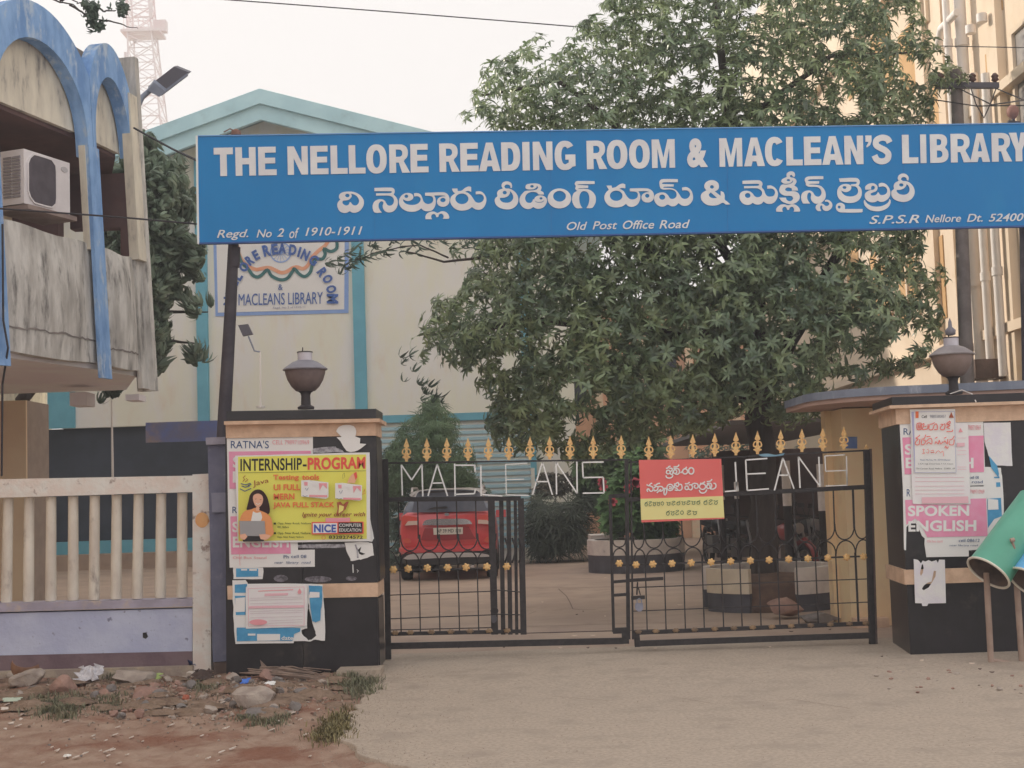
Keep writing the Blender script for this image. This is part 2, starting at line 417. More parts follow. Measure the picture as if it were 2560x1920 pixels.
def ribbon(off, w, mt, name, k):
    F = Flat(LG, .045 + k * .006, 0.004); P = [(330, 0), (372, 150), (395, 240), (440, 310), (500, 345), (540, 355), (590, 345), (640, 340), (690, 360), (735, 380), (780, 375), (830, 345), (870, 335), (920, 348), (960, 320), (1000, 250), (1060, 190), (1110, 150), (1160, 60)]
    if name == 'green_ribbon': P = [(340, 30), (400, 290), (465, 370), (500, 420), (540, 440), (580, 420), (625, 380), (660, 430), (730, 462), (790, 450), (835, 390), (850, 372), (890, 415), (935, 435), (980, 400), (1000, 330), (1030, 290), (1080, 290), (1105, 250), (1095, 205), (1150, 228), (1200, 200), (1200, 140)]
    P = [lc(a + off[0], b + off[1]) for a, b in P]; F.line(smooth_open(P), w); F.build(name, mt, logo)
def smooth_open(P, n=4):
    out = []
    for i in range(len(P) - 1):
        p0 = P[max(i - 1, 0)]; p1 = P[i]; p2 = P[i + 1]; p3 = P[min(i + 2, len(P) - 1)]
        for j in range(n):
            t = j / n; out.append(tuple(0.5 * ((2 * p1[c]) + (-p0[c] + p2[c]) * t + (2 * p0[c] - 5 * p1[c] + 4 * p2[c] - p3[c]) * t * t + (-p0[c] + 3 * p1[c] - 3 * p2[c] + p3[c]) * t**3) for c in (0, 1)))
    out.append(tuple(P[-1])); return out
ribbon((0, 22), 9, lor, 'orange_ribbon', 0); ribbon((0, 0), 8, lgreen, 'green_ribbon', 1)
F = Flat(LG, .045, .004); cx, cy = lc(735, 235)
F.poly(ell(cx, cy, 27, 26, 28), [ell(cx, cy, 24, 23, 28)])
for k in range(16):
    a = math.pi * k / 8; F.line([(cx + 5 * math.cos(a), cy + 5 * math.sin(a)), (cx + 24 * math.cos(a), cy + 23 * math.sin(a))], 0.9)
F.poly(ell(cx, cy, 5, 5, 12)); F.build('wheel_emblem', lb, logo)
# arched words: characters set one by one round the arch
def arch_char(ch, u, v, ang, w, h, k):
    c = lc(u, v); ca, sa = math.cos(R(ang)), math.sin(R(ang)); w *= .30141; h *= .30141
    def cr(x, y): return (c[0] + x * ca - y * sa, c[1] + x * sa + y * ca)
    F = Flat(LG, .062 + k * .0008, .003); F.text(ch, [cr(-w / 2, -h / 2), cr(w / 2, -h / 2), cr(w / 2, h / 2), cr(-w / 2, h / 2)], .045); return F.build('letter', lblue, logo)
for k, (ch, u, v, an, w, h) in enumerate([('N', 300, 640, -88, 70, 78), ('E', 318, 560, -80, 55, 78), ('L', 345, 490, -68, 48, 78), ('L', 380, 435, -58, 48, 78), ('O', 430, 355, -48, 72, 80), ('R', 478, 300, -38, 52, 84), ('E', 530, 258, -28, 46, 84),
                     ('R', 618, 220, -14, 62, 96), ('E', 686, 208, -8, 52, 92), ('A', 748, 200, 0, 62, 90), ('D', 835, 215, 8, 62, 88), ('I', 890, 232, 16, 18, 86), ('N', 940, 256, 24, 60, 90), ('G', 1010, 300, 36, 66, 88),
                     ('R', 1080, 400, 55, 58, 84), ('O', 1125, 455, 66, 62, 84), ('O', 1155, 540, 76, 62, 84), ('M', 1165, 620, 90, 80, 96)]):
    arch_char(ch, u, v, an, w, h, k)
F = Flat(LG, .05, .004); F.tr('&', *lc(715, 500), *lc(752, 548), bold=0.0); F.build('lettering', lblue, logo)
F = Flat(LG, .05, .004); F.text('MACLEANS LIBRARY', [lc(386, 580), lc(1085, 562), lc(1085, 662), lc(386, 676)], .0); F.build('lettering', lblue, logo)
F = Flat(LG, .05, .004); F.text('Regd. No 2 of 1910-11', [lc(672, 686), lc(938, 680), lc(938, 700), lc(672, 708)], .0); F.build('lettering', mat('grey_print', '8a8da6', rough=.7), logo)
# striped low wall before the hall
YS = 33.0
st = empty('striped_screen_wall', at(1140, 1400, YS), 'low wall with teal and cream horizontal bands at the foot of the library', 'wall')
x0, x1 = at(930, 1150, YS).x, at(1326, 1150, YS).x
m = MB(); m.bb(x0, x1, YS, YS + .25, .05, zt(1140, 1052, YS)); m.build('wall', cream, st)
m = MB(); m.bb(x0 - .08, x1 + .1, YS - .1, YS + .3, zt(1140, 1052, YS) + .001, zt(1140, 1046, YS) + .12); m.build('coping', teal, st)
zz = 0.35
while zz < zt(1140, 1060, YS) - .05:
    m = MB(); m.bb(x0, x1, YS - .045, YS - .001, zz, zz + .075); m.build('slat', mat('teal_slat', '9cc2d0', '92b8c8', rough=.7, scale=3), st); zz += .142
m = MB(); m.bb(x1 + .001, x1 + .09, YS - .06, YS + .3, .05, zt(1326, 1170, YS)); m.build('post', cream, st)

# peach building between library and the tree
peach = mat('peach_wall', 'd7ab8e', 'cda083', rough=.85, scale=1.2)
pb = empty('peach_building', at(1600, 1400, 44), 'peach painted house glimpsed through the big tree beside the library', 'building')
x0, x1 = at(1330, 1100, 44).x, at(1900, 1100, 44).x
m = MB(); m.bb(x0, x1, 44, 52, .05, 7.2); m.build('wall', peach, pb)
for k in range(5):
    xx = x0 + (x1 - x0) * (k + .5) / 5
    m = MB(); m.bb(xx - .12, xx + .12, 43.8, 43.99, .05, 7.0); m.build('pilaster', mat('peach_light', 'e6c6ae', 'dcb89e', rough=.8), pb)
    for z0 in (1.0, 4.4):
        w = MB(); w.bb(xx + .35, xx + 1.05, 43.93, 43.99, z0, z0 + 1.4); w.build('window', navy_sh, pb)
m = MB(); m.bb(x0 - .3, x1 + .3, 43.5, 52.3, 7.21, 7.4); m.build('roof', peach, pb)
# compound wall closing the yard behind
cw = empty('compound_wall', at(1700, 1380, 50), 'plain cream compound wall closing the far side of the courtyard', 'wall')
m = MB(); m.bb(-26, 14, 56, 56.25, .05, 2.4); m.build('wall', cream, cw); m = MB(); m.bb(-26, 14, 55.9, 56.35, 2.401, 2.5); m.build('coping', cream, cw)

# ================================================================== building with arches on the left
ab_blue = mat('weathered_blue_paint', '7ba3d2', '5c86bb', rough=.85, scale=5, stretch=(1, 1, .4), stain='a0b4ca', sscale=6, samt=(.53, .68), bump=.25, bscale=14)
ab_conc = mat('streaked_concrete', 'c4c1bc', '98948f', rough=.95, scale=6, stretch=(1, 1, .25), stain='6a6765', sscale=8, samt=(.5, .72), bump=.8, bscale=22, lo=.3, hi=.7)
ab_cream = mat('stained_cream_panel', 'cfc7b5', 'b9b1a2', rough=.9, scale=5, stretch=(1, 1, .3), stain='7e7a76', sscale=5, samt=(.55, .7))
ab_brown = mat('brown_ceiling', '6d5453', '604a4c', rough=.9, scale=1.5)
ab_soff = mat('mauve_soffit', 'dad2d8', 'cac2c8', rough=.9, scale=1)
ab_yel = mat('ochre_plaster', 'd6bd9c', 'ccb192', rough=.85, scale=1)
ab_grey = mat('dark_weathered_cement', '6c6664', '857c78', rough=.95, scale=4, bump=.4)
AB = empty('arched_building', (-6, 16, 0), 'weathered building with blue arches and a streaked concrete balcony at left', 'building')
Pm = Vector((-6.2, 12.35)); P0 = Vector((-5.06, 13.65)); P1 = Vector((-4.56, 15.4)); P2 = Vector((-4.36, 16.4))
SH = 0.047
def W3(p, z): return Vector((p.x - SH * (z - 3.0), p.y, z))
class Seg:
    def __init__(s, A, B):
        s.A, s.B = A, B; t = (B - A).normalized(); s.n = Vector((t.y, -t.x))
    def F(s, u, z, d=0.0): return W3(s.A + (s.B - s.A) * u + s.n * d, z)
def seg_poly(sg, outer, holes, d, thk, name, mt, **k):
    p, f = tess(outer, holes); m = MB(); vv = [sg.F(q[0], q[1], d) for q in p]
    m.slab(vv, f, Vector((-sg.n.x, -sg.n.y, 0)) * thk); return m.build(name, mt, AB, **k)
segs = [Seg(Pm, P0), Seg(P0, P1), Seg(P1, P2)]
def arcpts(a, zs, h, n=20, u0=.5):
    return [(u0 - a * math.cos(math.pi * k / n), zs + h * math.sin(math.pi * k / n)) for k in range(n + 1)]
for i, sg in enumerate(segs):
    ai = .445 if i < 2 else .43
    inner = arcpts(ai, 5.72, .84)
    # clipped outer curve
    oc = [(u, z) for u, z in arcpts(.60, 5.72, 1.24, 30) if -.02 <= u <= 1.02]
    zv = 5.72 + 1.24 * math.sqrt(1 - (.5 / .6) ** 2)
    outer = [(0, 5.5), (0, zv)] + [(u, z) for u, z in oc if 0 < u < 1] + [(1, zv), (1, 5.5 if i < 2 else 5.78), (.5 + ai, 5.5 if i < 2 else 5.78)] + inner[::-1] + [(.5 - ai, 5.5)]
    seg_poly(sg, outer, [], .10, .16, 'arch', ab_blue)
    tym = [(.5 + ai + .02, 5.79)] + [(u, z) for u, z in arcpts(ai + .02, 5.8, .80)][::-1]
    seg_poly(sg, [(0.04, 5.79), (.96, 5.79), (.96, 6.2)] + [(u, z) for u, z in arcpts(.46, 6.0, .62)][::-1] + [(.04, 6.2)], [], -.08, .12, 'tympanum', ab_cream)
    m = MB(); NU, NZ = 16, 12; gv = []
    for j in range(NZ + 1):
        for k in range(NU + 1):
            u = k / NU; v = j / NZ; gv.append(sg.F(u, 3.2 + 1.3 * v + .02 * math.sin(u * 9) * (j == NZ) - .04 * math.sin(math.pi * u) * (j == 0), .13 * math.sin(math.pi * u) * (.75 + .35 * math.sin(math.pi * v)) + random.uniform(-.003, .003)))
    m.slab(gv, [(j * (NU + 1) + k, j * (NU + 1) + k + 1, (j + 1) * (NU + 1) + k + 1, (j + 1) * (NU + 1) + k) for j in range(NZ) for k in range(NU)], Vector((-sg.n.x, -sg.n.y, 0)) * .12); m.build('parapet', ab_conc, AB, smooth=35)
    seg_poly(sg, [(0, 5.95), (1, 5.95), (1, 6.93), (0, 6.93)], [], -.26, .2, 'roof_parapet', ab_grey)
for sg, zz_ in ((segs[1], 3.42), (segs[2], 3.36)):
    cr = [(.02 + .96 * k / 24, zz_ + random.uniform(-.012, .012)) for k in range(25)]; m = MB()
    pv = []
    for u, z in cr: pv += [sg.F(u, z, .13 * math.sin(math.pi * u) * (.75 + .35 * math.sin(math.pi * (z - 3.2) / 1.3)) + .006), sg.F(u, z + .014 + random.uniform(0, .01), .13 * math.sin(math.pi * u) * (.75 + .35 * math.sin(math.pi * (z - 3.2) / 1.3)) + .006)]
    m.add(pv, [(2 * k, 2 * k + 1, 2 * k + 3, 2 * k + 2) for k in range(24)]); m.build('crack', ab_grey, AB)
# columns
def column(P, w, d, z0, z1, fr, sd, n, name='column'):
    m = MB(); t = Vector((-n.y, n.x))
    def c(a, b, z): return W3(P + t * a + n * b, z)
    def bx(w, n0, n1, za, zb):
        m = MB(); m.hexa([c(-w / 2, n0, za), c(w / 2, n0, za), c(w / 2, n1, za), c(-w / 2, n1, za)], [c(-w / 2, n0, zb), c(w / 2, n0, zb), c(w / 2, n1, zb), c(-w / 2, n1, zb)]); return m
    m = bx(w, .06, d, z0, z1); m.build(name, fr, AB)
    m = bx(w + .02, -.02, .059, 4.45, z1)
    m.build('pier', ab_cream, AB)
nn = (segs[1].n + segs[2].n).normalized()
column(P1, .22, .104, 3.02, 5.62, ab_blue, .10, nn)
column(P0, .22, .104, 3.02, 5.62, ab_blue, .10, (segs[0].n + segs[1].n).normalized())
m = MB(); n2 = segs[2].n; t2 = Vector((-n2.y, n2.x))
def c2(a, b, z): return W3(P2 + t2 * a + n2 * b, z)
m.hexa([c2(-.10, -.0, 4.5), c2(.1, -.0, 4.5), c2(.1, .12, 4.5), c2(-.10, .12, 4.5)], [c2(-.10, -.0, 6.5), c2(.1, -.0, 6.5), c2(.1, .12, 6.5), c2(-.10, .12, 6.5)]); m.build('corner_column', ab_cream, AB)
m = MB(); m.hexa([c2(-.08, -.0, 2.98), c2(.1, -.0, 2.98), c2(.1, .06, 2.98), c2(-.08, .06, 2.98)], [c2(-.08, -.0, 4.499), c2(.1, -.0, 4.499), c2(.1, .06, 4.499), c2(-.08, .06, 4.499)]); m.build('corner_column', ab_conc, AB)
m = MB(); m.hexa([c2(.101, -.1, 2.96), c2(.2, -.1, 2.96), c2(.2, .12, 2.96), c2(.101, .12, 2.96)], [c2(.101, -.1, 7.0), c2(.2, -.1, 7.0), c2(.2, .12, 7.0), c2(.101, .12, 7.0)]); m.build('corner_fin', ab_conc, AB)
# floor slab, ceiling slab, inner beam
pl = [Pm, P0, P1, P2, Vector((-5.0, 18.3)), Vector((-9, 18.3)), Vector((-9, 12.9))]
def slab(pl, z0, z1, name, mt, ins=0):
    p, f = tess([(q.x, q.y) for q in pl]); m = MB(); m.slab([W3(Vector((q[0] - ins, q[1])), z1) for q in p], f, Vector((0, 0, z0 - z1))); m.build(name, mt, AB)
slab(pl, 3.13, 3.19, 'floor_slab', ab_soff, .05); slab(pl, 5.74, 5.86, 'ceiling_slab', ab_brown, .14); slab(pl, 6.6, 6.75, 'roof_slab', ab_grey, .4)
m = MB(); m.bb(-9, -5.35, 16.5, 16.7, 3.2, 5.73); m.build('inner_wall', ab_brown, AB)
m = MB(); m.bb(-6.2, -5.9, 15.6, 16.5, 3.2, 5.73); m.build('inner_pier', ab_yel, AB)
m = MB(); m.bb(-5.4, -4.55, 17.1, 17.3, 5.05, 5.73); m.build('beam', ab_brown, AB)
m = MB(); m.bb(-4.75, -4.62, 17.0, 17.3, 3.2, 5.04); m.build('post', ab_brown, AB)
# brackets below the slab
for (a, b, Y, h) in ((180, 222, 17.4, .28), (318, 352, 18.0, .22)):
    p = at(a, 960, Y); q = at(b, 960, Y); m = MB(); m.bb(p.x, q.x, Y - .1, Y + .25, p.z - h, 3.04); m.build('bracket', ab_soff, AB)
# ground floor pier and body
x0 = at(65, 1100, 18.3).x
m = MB(); m.bb(-9.0, x0, 18.3, 18.35, 0.06, 3.04); m.build('front_wall', ab_yel, AB)
m = MB(); m.bb(x0 - .5, x0 + .0, 18.351, 19.2, 0.06, 3.04); m.build('side_wall', mat('shaded_plaster', '93847a', '8a7c73', rough=.9), AB)  # taupe paints in the shaded side of the ochre pier
m = MB(); m.bb(-20, -7.2, 3.0, 17.0, -.05, 9.6); m.build('body', ab_yel, AB)  # carried on out of view to keep the foreground shaded
m = MB(); m.bb(-26, -13.2, 17.4, 40, -.05, 12.2)
m.build('shade_block', ab_cream, AB)  # unseen block added to shade the courtyard from the sun
# air conditioner on the balcony
acw = mat('ac_white', 'cfcacc', 'c2bdc0', rough=.5, scale=2); acd = mat('ac_dark', '55505a', '4b464f', rough=.6)
e1 = Vector((.36, .933, 0)); e0 = Vector((-.933, .36, 0))     # front runs along e1, depth along e0
o = at(60, 508, 14.15)
AC = empty('air_conditioner', o, 'white outdoor air conditioner unit resting on the concrete balcony', 'air conditioner')
L_, D_, H_ = .72, .30, .57
def ac(u, v, z): return o + e1 * u + e0 * v + Vector((0, 0, z))
m = MB(); m.hexa([ac(0, 0, 0), ac(L_, 0, 0), ac(L_, D_, 0), ac(0, D_, 0)], [ac(0, 0, H_), ac(L_, 0, H_), ac(L_, D_, H_), ac(0, D_, H_)]); m.build('casing', acw, AC)
m = MB(); P = ell(.28, .285, .27, .285, 24); pp, ff = tess([(max(.06, min(.48, a)), max(.035, min(.535, b))) for a, b in P]); m.slab([ac(a, -.012, b) for a, b in pp], ff, e0 * .011); m.build('fan_grille', acd, AC)
pp, ff = tess([(max(.045, min(.495, a)), max(.02, min(.55, b))) for a, b in ell(.28, .285, .285, .30, 24)], [[(max(.06, min(.48, a)), max(.035, min(.535, b))) for a, b in ell(.28, .285, .27, .285, 24)]]); m = MB(); m.slab([ac(a, -.016, b) for a, b in pp], ff, e0 * .015); m.build('fan_ring', acw, AC)
m = MB(); pp, ff = tess(ell(.63, .48, .055, .03, 14)); m.slab([ac(a, -.006, b) for a, b in pp], ff, e0 * .005); m.build('badge', mat('grey_plastic', 'a5a2a6', rough=.5), AC)
for c in range(2):
    for k in range(13):
        z = .07 + k * .034; v0 = .04 + c * .115; m = MB()
        m.hexa([ac(-.012, v0, z), ac(-.001, v0, z), ac(-.001, v0 + .10, z), ac(-.012, v0 + .10, z)], [ac(-.012, v0, z + .022), ac(-.001, v0, z + .022), ac(-.001, v0 + .10, z + .022), ac(-.012, v0 + .10, z + .022)])
        m.build('louvre', mat('louvre_grey', '847f84', rough=.6), AC)
m = MB(); m.hexa([ac(.0, -.05, -.06), ac(L_ + .05, -.05, -.06), ac(L_ + .05, D_ + .1, -.06), ac(0, D_ + .1, -.06)], [ac(0, -.05, -.012), ac(L_ + .05, -.05, -.012), ac(L_ + .05, D_ + .1, -.012), ac(0, D_ + .1, -.012)])
m.build("bracket", mat('taupe_bracket', '8c7c76', '7c6c68', rough=.9), AC)

# ================================================================== lattice tower
tw = mat('tower_haze_pale', 'dccccc', 'cfbcbc', rough=.7, scale=.3, spec=.2)  # colours paled to paint in the fading by haze
TY = 120.0
T = empty('lattice_tower', at(372, 1250, TY), 'pale pink and white lattice telecom tower far behind', 'tower')
def tower_c(py): return at(np.interp(py, [-200, 0, 330, 1250], [343, 350, 373, 440]), py, TY)
def tw_half(py): return float(np.interp(py, [-200, 0, 90, 330, 1250], [24, 29, 30, 40, 85])) / 29.2
lev = [1250, 1080, 920, 780, 650, 540, 440, 360, 300, 250, 205, 165, 128, 95, 62, 32, 4, -25, -55, -85, -115]
ring = []
for py in lev:
    c = tower_c(py); h = tw_half(py); ring.append([c + Vector((a * h, b * h, 0)) for a, b in ((-1, -1), (1, -1), (1, 1), (-1, 1))])
legs_ = [MB() for _ in range(4)]; br = MB()
for a, b in zip(ring[:-1], ring[1:]):
    for k in range(4):
        legs_[k].tube([a[k], b[k]], .085, 4, caps=False)
        k2 = (k + 1) % 4
        br.tube([a[k], b[k2]], .045, 3, caps=False); br.tube([a[k2], b[k]], .045, 3, caps=False); br.tube([b[k], b[k2]], .05, 3, caps=False)
for g_ in legs_: g_.build('leg', tw, T)
br.build('bracing', tw, T, kind='stuff')
m = MB(); c = tower_c(86); h = tw_half(86) + .25; m.bb(c.x - h - .3, c.x + h + .5, c.y - h, c.y + h, c.z - .12, c.z + .12)
for s_ in (-1, 1):
    for k in range(7): m.tube([(c.x - h + k * h / 3, c.y + s_ * h, c.z), (c.x - h + k * h / 3, c.y + s_ * h, c.z + 1.1)], .04, 3)
    m.tube([(c.x - h, c.y + s_ * h, c.z + 1.1), (c.x + h, c.y + s_ * h, c.z + 1.1)], .05, 3)
m.build('platform', tw, T)
m = MB(); m.bb(c.x + h - .2, c.x + h + .9, c.y - .5, c.y + .3, c.z + .1, c.z + 1.1); m.build('antenna_box', tw, T)
for k, (py, dx) in enumerate([(160, -1.3), (40, 1.2), (215, 1.6)]):
    c = tower_c(py); m = MB(); m.tube([(c.x + dx * .6, c.y - 1, c.z), (c.x + dx, c.y - 1.2, c.z)], .05, 4); m.bb(c.x + dx - .12, c.x + dx + .12, c.y - 1.35, c.y - 1.15, c.z - .7, c.z + .7); m.build('antenna', tw, T)

# ================================================================== street light above the arches
sm = mat('lamp_grey', '7c8496', '6c7486', rough=.5, scale=4); smd = mat('lamp_dark', '55545f', rough=.6)
SLY = 17.5
SLT = empty('street_light', at(336, 345, SLY), 'grey solar street light leaning out from behind the arched building', 'street light')
m = MB(); m.tube([at(318, 345, SLY - .9), at(337, 285, SLY - .3), at(355, 243, SLY), at(380, 222, SLY)], [.035, .035, .035, .035], 8); m.build('pole', sm, SLT, smooth=True)
def head(cs, th):
    m = MB(); a = [at(x, y, SLY) for x, y in cs]; m.hexa([p for p in a], [p + Vector((0, .0, 0)) + Vector(th) for p in a]); return m
head([(372, 212), (392, 197), (438, 165), (472, 180)][:0] or [(370, 216), (435, 166), (472, 181), (402, 234)], (-.02, .25, .09)).build('panel', smd, SLT)
head([(370, 219), (400, 235), (416, 222), (386, 198)], (.0, -.04, -.05)).build('bracket', sm, SLT)
head([(402, 235), (470, 184), (470, 190), (404, 240)], (0, -.03, 0)).build('rim', sm, SLT)

# ================================================================== tall cream building on the right
rb_c = mat('sunlit_cream_plaster', 'e3d2bd', 'dac8b2', rough=.85, scale=.8, stain='cdb898', fab=False, sscale=1.4, samt=(.55, .8))
rb_y = mat('shaded_jamb_ochre', 'cda97c', 'c29d70', rough=.85, scale=1, fab=False)
rb_p = mat('pvc_pipe', 'cdc8c4', 'cbc4bf', rough=.5, scale=3)
rb_w = mat('window_grey', '8e8884', '7f7a78', rough=.4)
RX = 7.0; RP = (Vector((RX, 0, 0)), Vector((-1, 0, 0)))
RB = empty('cream_apartment_building', (RX + 2, 24, 0), 'tall cream apartment building with white drain pipes at right edge', 'building')
m = MB(); m.bb(RX, RX + 9, 16.0, 40, 0, 14.5); m.build('wall', rb_c, RB)
def rpt(px, py, off=0): return onp(px, py, RP, off)
def rstrip(pa, pb, y0, y1, off, thk, name, mt):      # vertical strip between two seen columns, from y0 (top) to y1
    ya = rpt(pa, (y0 + y1) / 2).y; yb = rpt(pb, (y0 + y1) / 2).y; z1 = rpt((pa + pb) / 2, y0).z; z0 = rpt((pa + pb) / 2, y1).z
    m = MB(); m.bb(RX - off, RX - off + thk, min(ya, yb), max(ya, yb), max(z0, 0), z1); return m.build(name, mt, RB)
def window(pa, pb, y0, y1):
    ya = rpt(pa, (y0 + y1) / 2).y; yb = rpt(pb, (y0 + y1) / 2).y; z1 = rpt((pa + pb) / 2, y0).z; z0 = rpt((pa + pb) / 2, y1).z
    a, b = min(ya, yb), max(ya, yb)
    m = MB(); fr = .08
    m.bb(RX - .06, RX - .001, a, b, z1, z1 + fr); m.bb(RX - .06, RX - .001, a, b, z0 - fr, z0); m.bb(RX - .06, RX - .001, a - fr, a, z0 - fr, z1 + fr); m.bb(RX - .06, RX - .001, b, b + fr, z0 - fr, z1 + fr)
    f = m.build('window', rb_c, RB)
    m = MB(); m.bb(RX - .012, RX - .002, a, b, z0, z1); m.build('pane', rb_w, f)
# piers standing proud, flat ochre panels between paint in the shaded recess jambs
for pa, pb, of in ((2318, 2340, .10), (2366, 2384, .06), (2506, 2534, .12)):
    if of: 
        ya, yb = rpt(pa, 450).y, rpt(pb, 450).y; m = MB(); m.bb(RX - of, RX - .001, min(ya, yb), max(ya, yb), 0, 14.4); m.build('pier', rb_c, RB)
for pa, pb, y0, y1 in ((2342, 2364, -60, 120), (2342, 2364, 200, 520), (2342, 2364, 590, 800), (2470, 2502, 118, 305), (2486, 2510, 560, 830), (2470, 2505, -120, 45), (2180, 2230, 60, 240), (2180, 2230, 620, 800), (2250, 2300, 60, 240), (2250, 2300, 620, 800), (2120, 2150, 620, 800), (2120, 2150, 100, 240)):
    rstrip(pa, pb, y0, y1, .02, .018, 'panel', rb_y)
for pa, pb, y0, y1 in ((2295, 2318, -60, 60), (2545, 2590, 60, 305), (2205, 2228, 640, 780), (2275, 2298, 640, 780)): window(pa, pb, y0, y1)
for z in (3.6, 6.9, 10.2): 
    m = MB(); m.bb(RX - .16, RX - .002, 16.0, 40, z, z + .14); m.build('ledge', rb_c, RB)
for px, r, of, top in ((2393, .055, .36, -80), (2428, .085, .16, -80), (2452, .06, .22, 200), (2482, .06, .22, 200)):
    a = rpt(px, 500, of); m = MB(); m.tube([(a.x, a.y, rpt(px, top).z if top > -50 else 14.3), (a.x, a.y, 3.0)], r, 10)
    for z in (4.4, 6.2, 8.0): m.tube([(a.x, a.y, z), (a.x, a.y, z + .12)], r * 1.25, 10)
    m.build('drain_pipe', rb_p, RB, smooth=50)
a = rpt(2393, 30, .36); b = rpt(2352, 72, .30); m = MB(); m.tube([a, b, b + Vector((0, .2, -.25))], .055, 8); m.build('drain_branch', rb_p, RB, smooth=50)
m = MB(); a = rpt(2468, 922, .25); m.bb(RX - .5, RX - .05, a.y - .25, a.y + .25, a.z - .15, a.z + .12); m.build('drain_box', mat('brown_box', '6a5850', '5c4c46', rough=.8), RB)

# ================================================================== gatehouse with rounded canopy
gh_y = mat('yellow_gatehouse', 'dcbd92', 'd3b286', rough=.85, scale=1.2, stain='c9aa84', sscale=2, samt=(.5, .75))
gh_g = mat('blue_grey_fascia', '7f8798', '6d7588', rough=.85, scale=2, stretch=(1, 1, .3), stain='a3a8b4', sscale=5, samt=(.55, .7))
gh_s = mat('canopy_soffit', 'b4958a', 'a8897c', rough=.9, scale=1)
GH = empty('gatehouse', at(2300, 1600, 15.2), 'yellow gatehouse under a rounded grey canopy behind the right gate pillar', 'building')
gx = at(2119, 1350, 15.2).x; zc0 = at(2400, 968, 13.35).z; zc1 = at(2400, 949, 13.35).z
m = MB(); m.bb(gx, 6.4, 15.2, 15.9, .06, zc0 - .07); m.build('wall', gh_y, GH)
m = MB(); m.bb(gx - .0, gx + .35, 15.0, 15.199, .062, .16); m.build('plinth', beige_stone, GH)
# canopy: rounded left corner
cx0 = at(2007, 1000, 15.0).x
out = []
rr = 1.0
for k in range(11):
    a = math.pi / 2 * k / 10; out.append((cx0 + rr - rr * math.cos(a), 15.0 - .6 - rr * math.sin(a) + .55))
out = [(cx0, 15.95)] + out + [(7.2, 13.35), (7.2, 15.95)]
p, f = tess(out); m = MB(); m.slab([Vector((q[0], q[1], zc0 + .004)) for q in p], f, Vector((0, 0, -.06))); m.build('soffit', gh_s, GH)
ring_ = [(q[0], q[1]) for q in out[:-1]]
m = MB()
for a, b in zip(ring_[:-1], ring_[1:]):
    m.add([(a[0] - .02, a[1] - .02, zc0 - .01), (b[0] - .02, b[1] - .02, zc0 - .01), (b[0] - .02, b[1] - .02, zc1), (a[0] - .02, a[1] - .02, zc1)], [(0, 1, 2, 3)])
p, f = tess([(q[0] - .02, q[1] - .02) for q in out]); m.add([Vector((q[0], q[1], zc1)) for q in p], f); m.build('fascia', gh_g, GH)
m = MB(); m.bb(at(2062, 1050, 15.7).x, at(2100, 1050, 15.7).x, 15.7, 15.9, .06, zc0 - .06); m.build('column', gh_y, GH)
F = Flat(FY(15.19), 0.0, .012); F.rect(2113, 1092, 2143, 1121); F.build('name_plate', mat('blue_plate', '4f6ea8', '7f93b4', rough=.5, scale=3), GH)
# utility pole
up = mat('old_concrete_pole', '7d7472', '6e6664', rough=.9, scale=6, bump=.3)
UP = empty('utility_pole', at(2400, 1300, 17.6), 'grey concrete utility pole with crossarm and insulators beside the cream building', 'pole')
m = MB(); a = at(2404, 930, 17.6); b = at(2390, 176, 17.6); m.tube([Vector((a.x, 17.6, 0)), b + Vector((.0, 0, 0))], [.105, .075], 8); m.build('pole', up, UP, smooth=60)
m = MB(); m.bar(at(2340, 214, 17.5), at(2496, 214, 17.5), .07, .07); m.build('crossarm', smd, UP)
for px in (2352, 2432, 2488):
    m = MB(); c = at(px, 208, 17.5); m.lathe(c, [(.015, 0), (.02, .02), (.05, .04), (.035, .07), (.05, .09), (.02, .13)], 8); m.build('insulator', mat('brown_glaze', '5a3f3a', rough=.25), UP, smooth=True)
# wires
wm = mat('cable', '3c3a40', rough=.7)
def wire(pts, r, lab, n=14, sag=.0):
    P = [at(*p) for p in pts]; out = []
    for a, b in zip(P[:-1], P[1:]):
        for k in range(n): t = k / n; q = a.lerp(b, t); q.z -= sag * 4 * t * (1 - t); out.append(q)
    out.append(P[-1]); m = MB(); m.tube(out, r, 5); return m.build('overhead_wire', wm, label=lab, cat='wire')
wire([(380, -14, 20), (1900, 106, 20)], .009, 'thin overhead wire crossing the white sky into the big tree', sag=-.02)
wire([(-20, 520, 13.0), (300, 543, 13.0), (560, 566, 13.4)], .009, 'dark cable passing in front of the air conditioner to the blue sign')
wire([(335, 320, 16), (430, 372, 15), (500, 405, 14)], .012, 'dark cable dropping from the arched building towards the sign corner')
wire([(2488, 220, 17.5), (2560, 250, 14.5), (2700, 270, 12)], .008, 'slack wire leaving the crossarm end to the right')
wire([(2405, 225, 17.5), (2480, 262, 15), (2700, 230, 12)], .008, 'slack wire from the pole rising to the right edge')
wire([(2340, 250, 17.4), (2440, 265, 17), (2700, 262, 14)], .008, 'lowest of the slack wires in front of the cream building')
wire([(2350, 115, 18), (2700, 122, 14)], .006, 'thin straight wire high in front of the cream building')
wire([(2428, 222, 17.4), (2440, 260, 17.3), (2460, 295, 17.2), (2478, 255, 17.2), (2490, 222, 17.4)], .008, 'loop of loose wire hanging below the crossarm', n=5)
wire([(6, 560, 13.6), (8, 800, 13.6), (20, 870, 13.6), (6, 960, 13.8), (4, 1190, 13.9)], .011, 'dark cable hanging down the arched building at the left edge', n=4)
